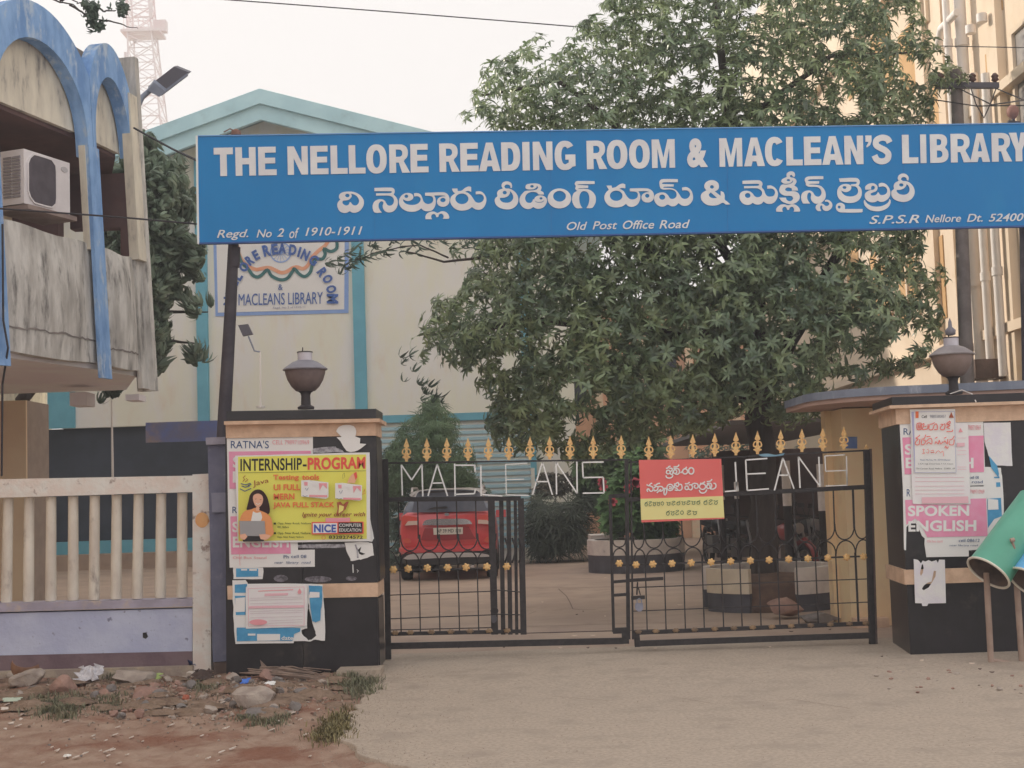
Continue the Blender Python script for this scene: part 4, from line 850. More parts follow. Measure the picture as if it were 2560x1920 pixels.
TEL = [
 (cA, '155,360;128,320;140,265;200,225;290,213;400,220;500,265;575,350;588,430;560,510;500,575;430,602;370,598;325,575;280,600;215,606;150,580;105,510;98,440;120,395', [E_(283, 285, 40, 33), '345,250;400,262;460,300;498,370;490,425;450,465;400,465;365,440;348,408;325,412;310,450;270,470;220,455;192,415;205,382;260,375;320,355;358,310;362,280']),
 (cA, '782,145;1090,140;1145,165;1155,220;1135,268;1185,320;1215,400;1195,500;1140,570;1060,598;990,580;945,530;935,470;950,420;930,395;900,393;865,430;858,490;880,550;920,598;790,600;755,540;750,470;780,400;850,358;930,358;975,385;1000,430;1030,465;1080,472;1125,440;1142,380;1125,325;1080,295;1020,285;812,288;812,245;1060,243;1095,232;1105,218;1090,207;782,205', []),
 (cA, '1300,270;1350,245;1420,240;1480,265;1500,310;1480,355;1420,385;1360,380;1310,350;1320,400;1370,440;1450,460;1550,450;1610,410;1635,360;1620,320;1580,298;1515,303;1512,245;1570,240;1630,265;1665,330;1685,390;1725,430;1780,442;1840,420;1865,375;1862,330;1830,298;1715,288;1715,235;2040,225;2110,245;2155,300;2168,370;2150,435;2100,480;2040,493;1970,470;1935,410;1950,350;1990,315;2060,300;2105,305;2070,288;1985,283;1885,285;1910,350;1912,430;1890,500;1840,560;1760,575;1690,560;1645,520;1590,560;1500,585;1390,575;1300,530;1245,460;1235,380;1255,320', [E_(1370, 300, 35, 30), E_(2045, 368, 50, 40)]),
 (cA, '1725,722;1722,670;1750,620;1810,588;1880,580;1945,608;2010,578;2080,582;2140,625;2162,690;2150,712;2042,714;2060,670;2040,630;2010,618;1975,635;1960,680;1920,684;1910,645;1880,625;1840,640;1828,680;1845,722', []),
 (cB, '148,232;248,230;252,275;320,272;380,225;450,193;500,200;502,290;440,272;385,292;440,310;500,360;540,420;575,470;620,492;680,485;725,445;735,400;720,360;680,335;585,338;585,288;650,280;710,300;760,360;782,430;765,520;720,590;650,622;580,612;515,570;450,615;350,638;250,625;165,570;120,490;115,430;140,370;205,318;170,290', [E_(330, 420, 122, 98)]),
 (cB, '1085,230;1060,180;1075,130;1120,103;1180,100;1235,125;1255,175;1250,220;1225,218;1218,175;1170,155;1130,165;1112,195;1135,228;1200,232;1280,270;1345,340;1370,430;1355,510;1300,575;1220,612;1120,612;1030,585;960,530;935,460;945,410;985,370;978,310;1010,260', [E_(1120, 305, 38, 34), '1210,270;1250,310;1275,370;1268,430;1220,480;1150,493;1080,480;1035,440;1030,400;1100,400;1170,375;1210,330;1218,295']),
 (cB, '1500,205;1520,160;1590,140;1700,138;1770,160;1798,210;1780,270;1830,300;1845,340;1745,340;1720,310;1660,293;1590,298;1530,330;1498,390;1500,440;1530,485;1590,495;1625,470;1640,430;1665,428;1680,390;1740,360;1820,362;1880,400;1898,460;1875,530;1820,585;1740,605;1690,595;1645,570;1600,600;1540,608;1470,585;1410,520;1390,440;1410,370;1450,320;1500,275;1640,265;1710,245;1737,210;1712,170;1703,210;1650,243;1570,248;1515,235', [E_(1622, 190, 32, 24), E_(1788, 412, 28, 22), '1665,440;1700,470;1750,480;1810,470;1848,445;1830,474;1770,492;1700,482']),
 (crop(0, 0, 1), ell(1398.5, 496, 29.5, 25, 30), [ell(1398.8, 490.5, 16, 13.5, 24)]),
 (cC, '185,150;200,120;240,113;435,115;437,150;235,155;215,163;355,170;355,200;240,205;225,213;330,212;400,240;445,300;450,370;430,420;400,452;332,452;360,400;370,320;350,260;310,240;270,250;245,300;245,370;265,430;283,452;205,452;165,400;152,340;170,270;215,235;190,205;200,180', []),
 (cC, '583,170;648,170;655,200;700,190;750,155;790,145;820,155;822,205;780,200;745,208;800,240;830,290;870,335;920,345;965,325;980,285;960,250;878,243;878,207;1090,205;1150,230;1180,280;1175,340;1140,375;1090,382;1045,365;1025,325;1035,285;1075,258;1130,252;1085,240;985,242;1008,290;1005,350;970,410;910,437;860,428;830,398;780,432;700,445;620,425;570,370;558,310;580,255;615,222', [E_(707, 298, 80, 65), E_(1097, 298, 27, 25)]),
 (cC, '1250,130;1265,98;1310,88;1482,90;1482,128;1300,130;1278,150;1430,155;1428,182;1310,185;1295,198;1410,205;1460,230;1500,280;1530,325;1575,338;1615,320;1635,280;1620,245;1590,230;1535,230;1535,195;1590,190;1640,220;1668,280;1668,350;1630,405;1580,425;1530,418;1490,390;1450,425;1400,430;1355,408;1310,432;1260,432;1210,400;1183,340;1200,285;1260,258;1320,262;1360,295;1385,332;1430,335;1465,300;1460,255;1430,228;1380,218;1300,220;1262,200', [E_(1285, 315, 38, 33)]),
 (cC, '1840,230;1815,190;1825,140;1870,108;1930,103;1985,135;1998,180;1985,220;1945,243;2020,300;2020,240;2055,255;2070,300;2070,345;2100,370;2140,405;2085,408;2050,385;1990,412;1920,422;1840,408;1785,360;1770,310;1785,265', [E_(1910, 187, 25, 22), '1895,255;1975,325;1920,328;1880,310;1870,280']),
 (cD, '145,283;500,270;565,300;588,360;570,420;620,490;650,570;700,625;770,632;835,610;865,550;850,490;800,455;695,458;692,390;770,385;850,425;910,500;928,590;900,690;840,765;750,795;670,780;610,738;560,790;480,810;415,795;375,765;320,805;240,815;150,780;90,700;78,610;110,540;190,505;290,510;360,555;410,620;460,645;530,635;575,580;572,520;530,475;460,448;180,448;180,400;470,395;515,380;510,355;480,348;145,352', [E_(260, 607, 62, 55)]),
 (cD, '1125,195;1122,130;1165,85;1230,73;1285,95;1308,150;1295,198;1265,190;1235,150;1190,165;1200,200;1270,215;1330,260;1335,320;1290,390;1350,430;1375,498;1240,500;1235,450;1160,428;1100,450;1085,490;1140,515;1300,515;1380,560;1412,630;1390,710;1320,770;1220,800;1110,780;1010,730;955,655;1105,655;1120,700;1180,735;1240,715;1268,670;1240,625;1180,615;1090,612;1010,580;962,520;965,450;1010,370;1120,365;1220,340;1265,300;1262,260;1235,310;1160,345;1060,345;1000,300;1020,250;1085,215', [E_(1160, 268, 38, 24)]),
 (cD, '893,965;890,910;930,850;1000,808;1080,805;1155,825;1230,803;1310,810;1385,865;1418,930;1410,962;1275,965;1290,920;1265,865;1225,858;1185,885;1178,925;1132,925;1120,880;1085,858;1040,875;1022,920;1040,968', []),
 (cD, '1520,270;1540,215;1610,185;1930,180;1935,245;1640,252;1580,270;1620,290;1840,290;1838,345;1640,352;1600,365;1780,372;1880,400;1955,480;1985,580;1970,680;1900,760;1830,785;1750,785;1685,735;1655,660;1665,580;1640,545;1610,545;1580,590;1575,670;1600,730;1640,785;1485,785;1450,710;1442,620;1480,540;1570,500;1660,505;1710,550;1750,610;1820,635;1875,600;1893,540;1870,470;1810,425;1740,415;1610,412;1550,380;1545,330', []),
 (cD, '1970,745;1970,710;2020,700;2085,730;2128,790;2128,860;2080,920;2010,950;1940,930;1910,880;1915,840;1885,820;1860,860;1868,910;1890,948;1810,948;1770,900;1765,850;1800,800;1870,780;1935,800;1975,835;2030,835;2065,800;2055,765;2020,745', []),
 (cE, '180,260;600,247;670,280;700,340;690,400;665,440;720,500;750,590;740,700;690,790;600,850;480,878;350,870;230,820;155,730;132,620;150,520;210,440;300,405;400,405;470,440;488,490;465,550;400,595;320,603;230,560;260,630;330,690;430,715;540,705;630,660;660,590;640,510;590,465;500,455;470,430;480,412;600,398;630,370;610,345;200,350', [E_(315, 490, 50, 35)]),
 (cE, '100,960;130,900;200,872;270,890;320,940;325,1030;770,1030;770,1100;740,1115;230,1115;140,1080;105,1020', [E_(182, 982, 38, 38)]),
 (cE, '845,545;835,480;880,420;960,385;1060,390;1130,440;1145,510;1110,580;1040,610;970,640;975,680;1030,692;1090,680;1130,650;1155,605;1180,625;1200,665;1260,682;1340,660;1388,600;1385,530;1340,475;1270,460;1180,475;1175,395;1240,373;1330,390;1410,460;1460,560;1465,660;1430,750;1350,820;1270,850;1200,845;1150,820;1100,850;1000,863;900,830;840,760;825,680;850,620;920,570;980,552;1040,545;1085,500;1065,455;1020,445;985,480;985,540', []),
 (cE, '808,810;828,800;850,850;910,910;1000,955;1130,972;1250,955;1370,900;1430,840;1445,775;1475,820;1465,900;1410,990;1300,1055;1180,1085;1050,1080;930,1040;840,960;805,880', []),
 (cE, '1680,320;1655,260;1680,185;1740,145;1820,140;1890,175;1928,240;1920,315;1885,300;1870,250;1810,225;1750,245;1735,290;1780,325;1870,330;1970,380;2050,480;2080,600;2050,710;1970,800;1850,848;1720,845;1590,800;1510,720;1490,620;1515,560;1560,520;1550,450;1590,370', [E_(1743, 425, 55, 42), '1858,388;1920,440;1952,520;1940,600;1870,660;1790,672;1700,655;1630,600;1625,550;1720,545;1810,510;1860,450;1872,415']),
]
for cf, o_, hs_ in TEL:
    oo = smooth2(cf(P_(o_))) if isinstance(o_, str) else cf(o_)
    hh = [smooth2(cf(P_(h))) if isinstance(h, str) else cf(h) for h in hs_]
    F = Flat(SP, .008, .006); F.poly(oo, hh); F.build('telugu_letter', signw, SG)
# poles carrying the board
polem = mat('dark_pole', '3f3b44', '4b464e', rough=.6, scale=6, stain='6b6068', sscale=8, samt=(.6, .75))
SPL = empty('sign_pole', at(560, 1690, 13.35), 'dark leaning steel pole carrying the left end of the blue board', 'pole', 'poles carrying the name board')
m = MB(); m.tube([Vector((at(540, 1300, 13.3).x, 13.3, .05)), at(558, 1100, 13.3), at(577, 760, 13.3), at(584, 600, 13.3), at(590, 335, 13.3)], [.065, .065, .056, .05, .04], 10); m.build('shaft', polem, SPL, smooth=50)
m = MB(); m.tube([at(584, 668, 13.3), at(586, 618, 13.3)], .058, 10); m.build('sleeve', polem, SPL, smooth=50)
m = MB(); m.lathe(at(590, 338, 13.3), [(.02, -.02), (.05, .0), (.045, .04), (.015, .06)], 10); m.tube([at(592, 330, 13.3), at(575, 322, 13.3), at(560, 330, 13.25)], .008, 4); m.build('finial', mat('rust_brown', '6a4a42', '7a5a4e', rough=.8), SPL)
SPR = empty('sign_pole', at(2556, 1690, 13.9), 'dark steel pole at the right edge carrying the blue board', 'pole', 'poles carrying the name board')
m = MB(); m.tube([Vector((at(2562, 1300, 13.9).x + .12, 13.9, .05)), at(2572, 1000, 13.9), at(2563, 600, 13.9), at(2550, 330, 13.9)], [.07, .06, .055, .045], 10); m.build('shaft', polem, SPR, smooth=50)
m = MB(); c = at(2532, 280, 13.85); m.lathe(c - Vector((0, 0, .06)), [(.0, -.03), (.03, -.0), (.055, .03), (.062, .06), (.055, .1), (.03, .125), (0, .13)], 14); m.build('ball', mat('knob_brown', '8a6257', '7c564c', rough=.6), SPR, smooth=True)
m = MB(); m.tube([c - Vector((0, 0, .15)), c - Vector((0, 0, .04))], .018, 6); m.bar(at(2520, 305, 13.85), at(2550, 308, 13.85), .03, .03); m.build('bracket', polem, SPR)

# ================================================================== sliding gate
GY = 13.5; GPL = FY(GY)
GL = empty('gate_leaf', at(1130, 1640, GY), 'left gate leaf with folded bars at its end and white rod letters', 'gate', 'leaves of the gate')
GR = empty('gate_leaf', at(1860, 1620, GY), 'right gate leaf carrying the red and yellow notice and a padlock', 'gate', 'leaves of the gate')
def gbar(par, name, x0, y0, x1, y1, w, d=.03, mt=None, Y=GY):
    m = MB(); m.bar(at(x0, y0, Y), at(x1, y1, Y), w, d); return m.build(name, mt or black_iron, par)
px_m = GY / FPX
def B(par, name, x0, y0, x1, y1, wpx, d=.03, mt=None, Y=GY): return gbar(par, name, x0, y0, x1, y1, wpx * px_m, d * random.uniform(.94, 1.06), mt, Y)
# left leaf
B(GL, 'post', 963, 1148, 971, 1648, 14, .05); B(GL, 'top_rail', 960, 1158, 1575, 1149, 4, .03)
B(GL, 'rail', 968, 1249, 1302, 1246, 11, .04); B(GL, 'rail', 972, 1585, 1305, 1578, 9, .035); B(GL, 'rail', 970, 1427, 1232, 1420, 4, .03)
B(GL, 'base_rail', 972, 1615, 1556, 1602, 15, .05); B(GL, 'post', 1564, 1609, 1562, 1572, 17, .045)
for k, (a, b, w) in enumerate([(1228, 1237, 17), (1253, 1258, 11), (1271, 1276, 11), (1288, 1292, 8), (1302, 1309, 15)]):
    B(GL, 'folded_bar', a, 1246, b, 1586, w, .04, Y=GY + .02 * (k % 2))
for xt, xb in ((996, 1003), (1044, 1051), (1092, 1100), (1141, 1149), (1189, 1197)):
    B(GL, 'vertical_rod', xt, 1252, xt + (xb - xt) * .28, 1347, 3.2, .01, Y=GY + .01); B(GL, 'vertical_rod', xt + (xb - xt) * .48, 1410, xb, 1582, 3, .01, Y=GY + .01)
for ya, yb in ((1488, 1478), (1547, 1537), (1575, 1569)): B(GL, 'cross_rod', 972, ya, 1232, yb, 2.4, .01, Y=GY + .015)
for ya, yb in ((1474, 1480), (1535, 1537)): B(GL, 'tie', 1230, ya, 1300, yb, 2.5, .02, Y=GY - .03)
def arc(par, xa, xb, ytop, ymid, up, tilt=0.0, Y=GY):
    pts = []
    for k in range(11):
        a = math.pi * k / 10; x = (xa + xb) / 2 - (xb - xa) / 2 * math.cos(a); s = math.sin(a) ** .8
        pts.append(at(x, ytop + (ymid - ytop) * s - tilt * (x - xa), Y))
    m = MB(); m.tube(pts, .0068, 5); return m.build('curved_rod', black_iron, par, smooth=True)
xs_l = [972, 1001, 1049, 1098, 1146, 1194, 1240]
for k in range(1, 6):
    a, b = xs_l[k], xs_l[k + 1]; sl = .02 * (a - 972)
    arc(GL, a, b, 1338 - sl, 1378 - sl, 0); arc(GL, a, b, 1418 - sl, 1380 - sl, 0)
m = MB(); m.tube([at(972 + t * 25, 1372 - 38 * t**2, GY) for t in np.linspace(0, 1, 6)], .0055, 5); m.tube([at(972 + t * 25, 1376 + 36 * t**2, GY) for t in np.linspace(0, 1, 6)], .0055, 5); m.build('curved_rod', black_iron, GL)
for xx in (1262, 1280, 1297):
    m = MB(); m.tube([at(xx + 8 * math.sin(t * 3.14), 1345 + 62 * t, GY - .02) for t in np.linspace(0, 1, 8)], .01, 5); m.build('curved_rod', black_iron, GL, smooth=True)
def flower(par, px, py, Y, s=1.0, rot=0, mt=None, tilt=0):
    c = at(px, py, Y); r = .038 * s; m = MB(); pts = []
    for k in range(36):
        a = 2 * math.pi * k / 36 + rot; rr = r * (.74 + .30 * abs(math.cos(3 * a - 3 * rot))); pts.append((rr * math.cos(a), rr * math.sin(a) * (1 - tilt)))
    vs = [c + Vector((0, -.012, 0))] + [c + Vector((x * .55, -.006 - .006, z * .55)) for x, z in pts] + [c + Vector((x, 0, z)) for x, z in pts] + [c + Vector((x, .006, z)) for x, z in pts]
    fs = [(0, 1 + k, 1 + (k + 1) % 36) for k in range(36)]
    for r0 in (0, 1): fs += [(1 + r0 * 36 + k, 37 + r0 * 36 + k, 37 + r0 * 36 + (k + 1) % 36, 1 + r0 * 36 + (k + 1) % 36) for k in range(36)]
    m.add(vs, fs); return m.build('flower_boss', mt or gold, par, smooth=40)
for k, (x, y) in enumerate([(983, 1424), (1020, 1422), (1068, 1420), (1119, 1419), (1165, 1418), (1217, 1417), (1267, 1416)]): flower(GL, x, y, GY - .02, 1.0, k * .7)
for k, x in enumerate((988, 1026, 1078, 1127, 1175, 1223, 1268)): flower(GL, x, 1582 - .02 * (x - 988), GY - .025, .95, k, mat('dull_gold', '8f7352', '6e5a48', rough=.6), .35)
# right leaf
B(GR, 'post', 1566, 1148, 1571, 1598, 9, .04); B(GR, 'post', 1577, 1150, 1582, 1598, 4, .04)
B(GR, 'post', 1525, 1237, 1534, 1580, 7, .035); B(GR, 'post', 2166, 1124, 2181, 1622, 14, .05); B(GR, 'post', 2176, 1122, 2191, 1622, 4, .05, iron_rust)
B(GR, 'top_rail', 1566, 1156, 2168, 1126, 4, .03); B(GR, 'rail', 1570, 1249, 2170, 1217, 11, .04); B(GR, 'rail', 1524, 1241, 1566, 1238, 10, .035)
B(GR, 'rail', 1584, 1582, 2180, 1558, 10, .035); B(GR, 'base_rail', 1590, 1609, 2182, 1588, 14, .05); B(GR, 'post', 1594, 1617, 1591, 1582, 14, .045); B(GR, 'rail', 1532, 1577, 1575, 1575, 14, .04)
B(GR, 'rail', 1532, 1414, 2174, 1390, 4, .03)
xr_t = [1607, 1654, 1702, 1749, 1797, 1843, 1890, 1937, 1984, 2032, 2083, 2132]
for k, xt in enumerate(xr_t): B(GR, 'vertical_rod', xt, 1250 - .053 * (xt - 1570), xt + 3.5, 1345 - .045 * (xt - 1582), 3.2 if k < 11 else 5, .01, Y=GY + .01); B(GR, 'vertical_rod', xt + 6, 1406 - .045 * (xt - 1582), xt + 11 + k * .3, 1580 - .04 * (xt - 1570), 3 if k < 11 else 5, .01, Y=GY + .01)
for ya, yb in ((1469, 1447), (1528, 1505)): B(GR, 'cross_rod', 1580, ya, 2178, yb, 2.4, .01, Y=GY + .015)
xa_ = [1582] + [x + 4 for x in xr_t] + [2174]
for k in range(len(xa_) - 1):
    a, b = xa_[k], xa_[k + 1]; sl = .045 * (a - 1582)
    arc(GR, a, b, 1332 - sl, 1372 - sl, 0); arc(GR, a + 3, b + 3, 1412 - sl, 1374 - sl, 0)
arc(GR, 1532, 1564, 1350, 1368, 0); arc(GR, 1532, 1566, 1400, 1371, 0)
for k, x in enumerate((1548, 1590, 1632, 1680, 1728, 1778, 1827, 1876, 1923, 1972, 2020, 2070, 2117, 2159)): flower(GR, x, 1414 - .036 * (x - 1532) + (0 if k else -5), GY - .02, .95, k * 1.1)
for k, x in enumerate((1596, 1640, 1690, 1737, 1787, 1835, 1882, 1930, 1978, 2027, 2076, 2124, 2165)): flower(GR, x, 1580 - .038 * (x - 1584), GY - .025, .9, k, mat('dull_gold', '8f7352'), .35)
B(GR, 'latch_bar', 1532, 1455, 1568, 1452, 7, .03); B(GR, 'latch_bar', 1573, 1451, 1658, 1446, 8, .03); B(GR, 'latch_bar', 1534, 1488, 1568, 1486, 7, .03); B(GR, 'latch_bar', 1578, 1495, 1612, 1493, 9, .03)
m = MB(); m.tube([at(1594, 1455, GY - .03), at(1592, 1487, GY - .03)], .008, 5); m.tube([at(1596, 1470, GY - .03), at(1601, 1488, GY - .03)], .006, 5); m.build('latch_chain', black_iron, GR)
PL = empty('padlock', at(1598, 1526, GY - .05), 'grey padlock hanging from the latch of the right gate leaf', 'padlock')
F = Flat(FY(GY - .04), 0, .025); F.poly(smooth2([(1589, 1508), (1607, 1508), (1608, 1520), (1603, 1528), (1594, 1528), (1588, 1520)])); F.build('body', mat('padlock_grey', '85879a', '777a8c', rough=.4, metal=.3), PL)
m = MB(); m.tube([at(1593, 1508, GY - .05), at(1592, 1500, GY - .05), at(1598, 1496, GY - .05), at(1604, 1500, GY - .05), at(1604, 1508, GY - .05)], .005, 6); m.build('shackle', sm, PL)
PK = empty('padlock', at(1236, 1560, GY - .06), 'dark padlock on the folded bars of the left gate leaf', 'padlock')
F = Flat(FY(GY - .05), 0, .025); F.poly(smooth2([(1227, 1540), (1240, 1538), (1242, 1550), (1236, 1558), (1229, 1556)])); F.build('body', mat('padlock_dark', '4d4b52', rough=.35), PK)
m = MB(); m.tube([at(1236 - 9 * math.cos(a), 1527 - 8 * math.sin(a), GY - .05) for a in np.linspace(-.8, 4, 12)], .005, 6); m.build('shackle', black_iron, PK)
# finials
def finial(px, py, s=.94):
    par = GL if px < 1560 else GR
    k = .174 * s; ox, oy = px, py
    half = [(0, 50), (14, 95), (30, 140), (42, 172), (38, 186), (16, 192), (22, 205), (48, 212), (62, 232), (72, 262), (66, 290), (40, 306), (30, 318), (58, 330), (66, 345), (44, 352), (26, 368), (18, 388), (24, 405), (0, 410)]
    L_ = [(ox - a * k, oy + (b - 410) * k) for a, b in half[1:-1]][::-1]; R_ = [(ox + a * k, oy + (b - 410) * k) for a, b in half]
    hol = [[(ox + s_ * a * k, oy + (b - 410) * k) for a, b in ((24, 222), (44, 232), (52, 258), (46, 280), (30, 284), (18, 262), (18, 238))] for s_ in (-1, 1)]
    F = Flat(FY(GY - .01), 0, .014); F.poly(R_ + L_, hol); F.build('finial', gold, par, smooth=False)
for x in (1016, 1067, 1117, 1170, 1221, 1272, 1325, 1374, 1425, 1483, 1553): finial(x, 1155 - .0146 * (x - 960))
for x in (1622, 1677, 1732, 1787, 1840, 1894, 1952, 2005, 2057, 2110): finial(x, 1152 - .05 * (x - 1570))
F = Flat(FY(GY - .01), 0, .014); F.poly([(2161, 1122), (2166, 1111), (2172, 1121)]); F.build('finial', gold, GR)
# rod letters
rodw = mat('white_rod', 'ece6e8', 'dcd4d6', rough=.5, scale=20)
def rods(par, strokes, w=3.5):
    m = MB()
    for st_ in strokes: 
        for a, b in zip(st_[:-1], st_[1:]): m.bar(at(*a, GY - .03), at(*b, GY - .03), w * px_m, .012)
    m.build('rod_letter', rodw, par)
rods(GL, [[(1006, 1239), (1003.5, 1162), (1029, 1200), (1055, 1161), (1057, 1241)]])
rods(GL, [[(1070, 1240), (1093, 1161), (1119, 1240)], [(1080, 1208), (1109, 1207)]])
rods(GL, [[(1138, 1240), (1136.5, 1159)], [(1137, 1163), (1187, 1163), (1188, 1180)], [(1138, 1236), (1186, 1234), (1189, 1222)]])
rods(GL, [[(1203, 1240), (1202, 1163)], [(1203, 1236), (1256, 1240)]])
rods(GL, [[(1264, 1160), (1266, 1238)], [(1264, 1161), (1318, 1158)], [(1267, 1199), (1310, 1198)], [(1267, 1237), (1322, 1239)]], 2.4)
rods(GL, [[(1331, 1237), (1356, 1155), (1381, 1237)], [(1341, 1204), (1370, 1204)]])
rods(GL, [[(1391.5, 1236), (1390, 1155), (1443, 1234), (1442, 1154)]])
rods(GL, [[(1509, 1155), (1456, 1156), (1458, 1194), (1508, 1193), (1510, 1232), (1457, 1233)]])
rods(GR, [[(1838, 1155), (1842, 1226)], [(1812, 1229), (1845, 1226), (1840, 1205)]])
rods(GR, [[(1918, 1146), (1864, 1150), (1868, 1226), (1922, 1222)], [(1867, 1185), (1914, 1183)]])
rods(GR, [[(1936, 1226), (1957, 1145), (1985, 1222)], [(1947, 1188), (1973, 1188)]])
rods(GR, [[(2000, 1220), (1996, 1142), (2050, 1216), (2047, 1142)]])
rods(GR, [[(2112, 1137), (2062, 1140), (2064, 1178), (2116, 1176), (2118, 1213), (2064, 1215)], [(2116, 1140), (2118, 1212)]], 2.6)
# blue rag on the rail
F = Flat(FY(GY - .03), 0, .01); F.poly(smooth2([(1895, 1136), (1920, 1134), (1940, 1137), (1962, 1132), (1958, 1138), (1935, 1141), (1905, 1141)])); F.build('blue_rag', mat('faded_blue_cloth', '6f97ad', '5d8499', rough=.9), label='faded blue rag tied along the top rail of the right gate leaf', cat='rag')
# notice
NT = empty('notice_board', at(1703, 1305, GY - .06), 'red and yellow notice with white and green Telugu lettering on the right gate leaf', 'notice')
NP = FY(GY - .06); nred = mat('notice_red', 'd9605c', 'd45a57', rough=.5, scale=2); nyel = mat('notice_yellow', 'dccf84', 'd5c77a', rough=.5, scale=2); ngrn = mat('notice_green', '5b7a5a', '4c6a52', rough=.6)
F = Flat(NP, 0, .012); F.quad((1597, 1150), (1803, 1147), (1811, 1297), (1604, 1306)); F.build('panel', nred, NT)
F = Flat(NP, .003, .003); F.quad((1601, 1247), (1807.5, 1240), (1811, 1294), (1603, 1300)); F.build('yellow_band', nyel, NT)
def N1(pts): return [(1590 + x * .10398, 1150 + y * .10398) for x, y in pts]
def ng(strokes, w, mt, name='telugu_letter', off=.008, holes=None):
    F = Flat(NP, off, .003)
    for k, s_ in enumerate(strokes):
        F.off = off + .0012 * k; P = N1(P_(s_)) if isinstance(s_, str) else s_
        if len(P) > 2 and P[0] != P[-1]: P = smooth_open(P, 3)
        elif len(P) > 2: P = smooth_open(P, 3)
        F.line(P, w)
    F.build(name, mt, NT)
def loop(cx, cy, rx, ry): return ';'.join('%d,%d' % (cx + rx * math.cos(a), cy + ry * math.sin(a)) for a in np.linspace(0, 2 * math.pi, 11))
ng(['720,200;760,195;790,160;830,150', loop(775, 290, 45, 45), '820,290;870,240;860,200;800,200', '820,310;850,350;880,330;890,260', '720,370;740,420;800,435;860,415;890,360'], 3.2, whitep)
ng(['900,165;1000,155;1035,110', '900,205;990,200;1040,240;1040,310;990,345;940,335', loop(940, 280, 40, 45)], 3.2, whitep)
ng(['1070,310;1110,280;1150,220;1190,200;1220,165', loop(1180, 275, 60, 62)], 3.2, whitep); ng([loop(1328, 262, 62, 75)], 3.6, whitep)
ng(['255,590;310,620;350,570;390,560', '330,620;400,650;410,720;360,755;320,720;300,690;265,720;285,765'], 3.2, whitep)
ng(['430,600;470,610;520,570;580,560', '430,690;440,740;510,720;530,650;480,640;435,670', '540,640;620,640;660,700;600,750;540,730', '500,790;600,700', '660,700;720,680;740,760;700,840;670,790;690,700'], 3.2, whitep)
ng([loop(820, 660, 75, 75), '790,640;850,650;840,690;790,680'], 3.2, whitep)
ng(['910,580;960,570;1010,540;1030,600;990,640;940,600;920,660;980,680;1000,730;930,720', '1000,720;1060,730;1110,680;1090,590;1040,590'], 3.2, whitep)
ng(['1175,570;1240,570;1290,530', loop(1220, 670, 42, 45), '1260,690;1320,720;1360,660;1330,600;1270,600', '1330,600;1400,560;1480,580;1490,660;1430,680;1400,630;1430,600'], 3.2, whitep)
ng(['1540,560;1600,560;1660,520', loop(1600, 640, 75, 68), '1520,720;1550,780;1620,795;1680,760;1700,710'], 3.2, whitep)
ng(['1700,520;1780,510;1830,460', '1700,570;1790,560;1820,620;1790,690', loop(1740, 640, 42, 45), '1780,690;1850,700;1920,650;1910,570;1860,560'], 3.2, whitep)
def smallrow(x0, x1, y0, y1, n, kinds):
    for i in range(n):
        a = x0 + (x1 - x0) * i / n; w = (x1 - x0) / n * .86; cy = (y0 + y1) / 2; h = (y1 - y0); k = kinds[i % len(kinds)]; sy = -(a - x0) * .035
        o = lambda pts: ';'.join('%f,%f' % (a + u * w, y0 + v * h + sy) for u, v in pts)
        S = {0: [(.1, .2), (.5, .0), (.9, .1), (.5, .35), (.1, .65), (.4, 1), (.9, .7)], 1: [(.1, .5), (.4, .2), (.8, .4), (.8, .8), (.4, 1), (.1, .7), (.3, .4), (.9, .0)],
             2: [(.0, .2), (.4, .3), (.2, .8), (.6, 1), (.9, .6), (.6, .3), (1, .2)], 3: [(.5, .1), (.9, .5), (.5, .95), (.1, .5), (.5, .1)]}[k]
        ng([o(S)], 1.4, ngrn)
smallrow(205, 690, 1000, 1110, 5, (1, 0, 2, 2, 3)); smallrow(730, 1570, 995, 1090, 7, (2, 0, 1, 2, 0, 2, 1)); smallrow(1620, 1990, 960, 1075, 3, (1, 0, 2)); smallrow(720, 1170, 1215, 1330, 4, (1, 2, 0, 3)); smallrow(1220, 1490, 1215, 1320, 2, (0, 2))
# ================================================================== posters on the left pillar
def poster(name, lab, pl, off, quad, mt, holes=(), thk=.0015, cat='poster', group=None):
    c = onp(sum(p[0] for p in quad) / len(quad), max(p[1] for p in quad), pl, off)
    e = empty(name, c, lab, cat, group); F = Flat(pl, off, thk); F.poly(quad, holes); F.build('sheet', mt, e); return e
class PD:
    def __init__(s, e, pl, off): s.e, s.pl, s.off, s.k = e, pl, off, 0
    def F(s): s.k += 1; return Flat(s.pl, s.off + .0012 * s.k + .001, .0008)
    def quad(s, mt, *q, name='print'): s.F().poly(list(q)).build(name, mt, s.e)
    def text(s, body, q, mt, bold=.0, shear=.0): s.F().text(body, q, bold, shear).build('lettering', mt, s.e)
    def t(s, body, x0, y0, x1, y1, mt, bold=.0, shear=.0, dy=0.0): s.text(body, [(x0, y0), (x1, y0 - dy), (x1, y1 - dy), (x0, y1)], mt, bold, shear)
    def line(s, mt, pts, w, name='print'): s.F().line(pts, w).build(name, mt, s.e)
QL = FY(PYL)
def torn(pts, j=3.0, n=3):
    out = []
    for a, b in zip(pts, pts[1:] + pts[:1]):
        for k in range(n): t = k / n; out.append((a[0] + (b[0] - a[0]) * t + random.uniform(-j, j) * (k > 0), a[1] + (b[1] - a[1]) * t + random.uniform(-j, j) * (k > 0)))
    return out
e = poster('pink_poster', 'pink and white poster headed RATNA\'S, upper of two under the yellow poster', QL, .003, [(567, 1093), (782, 1091), (784, 1262), (570, 1264)], paper)
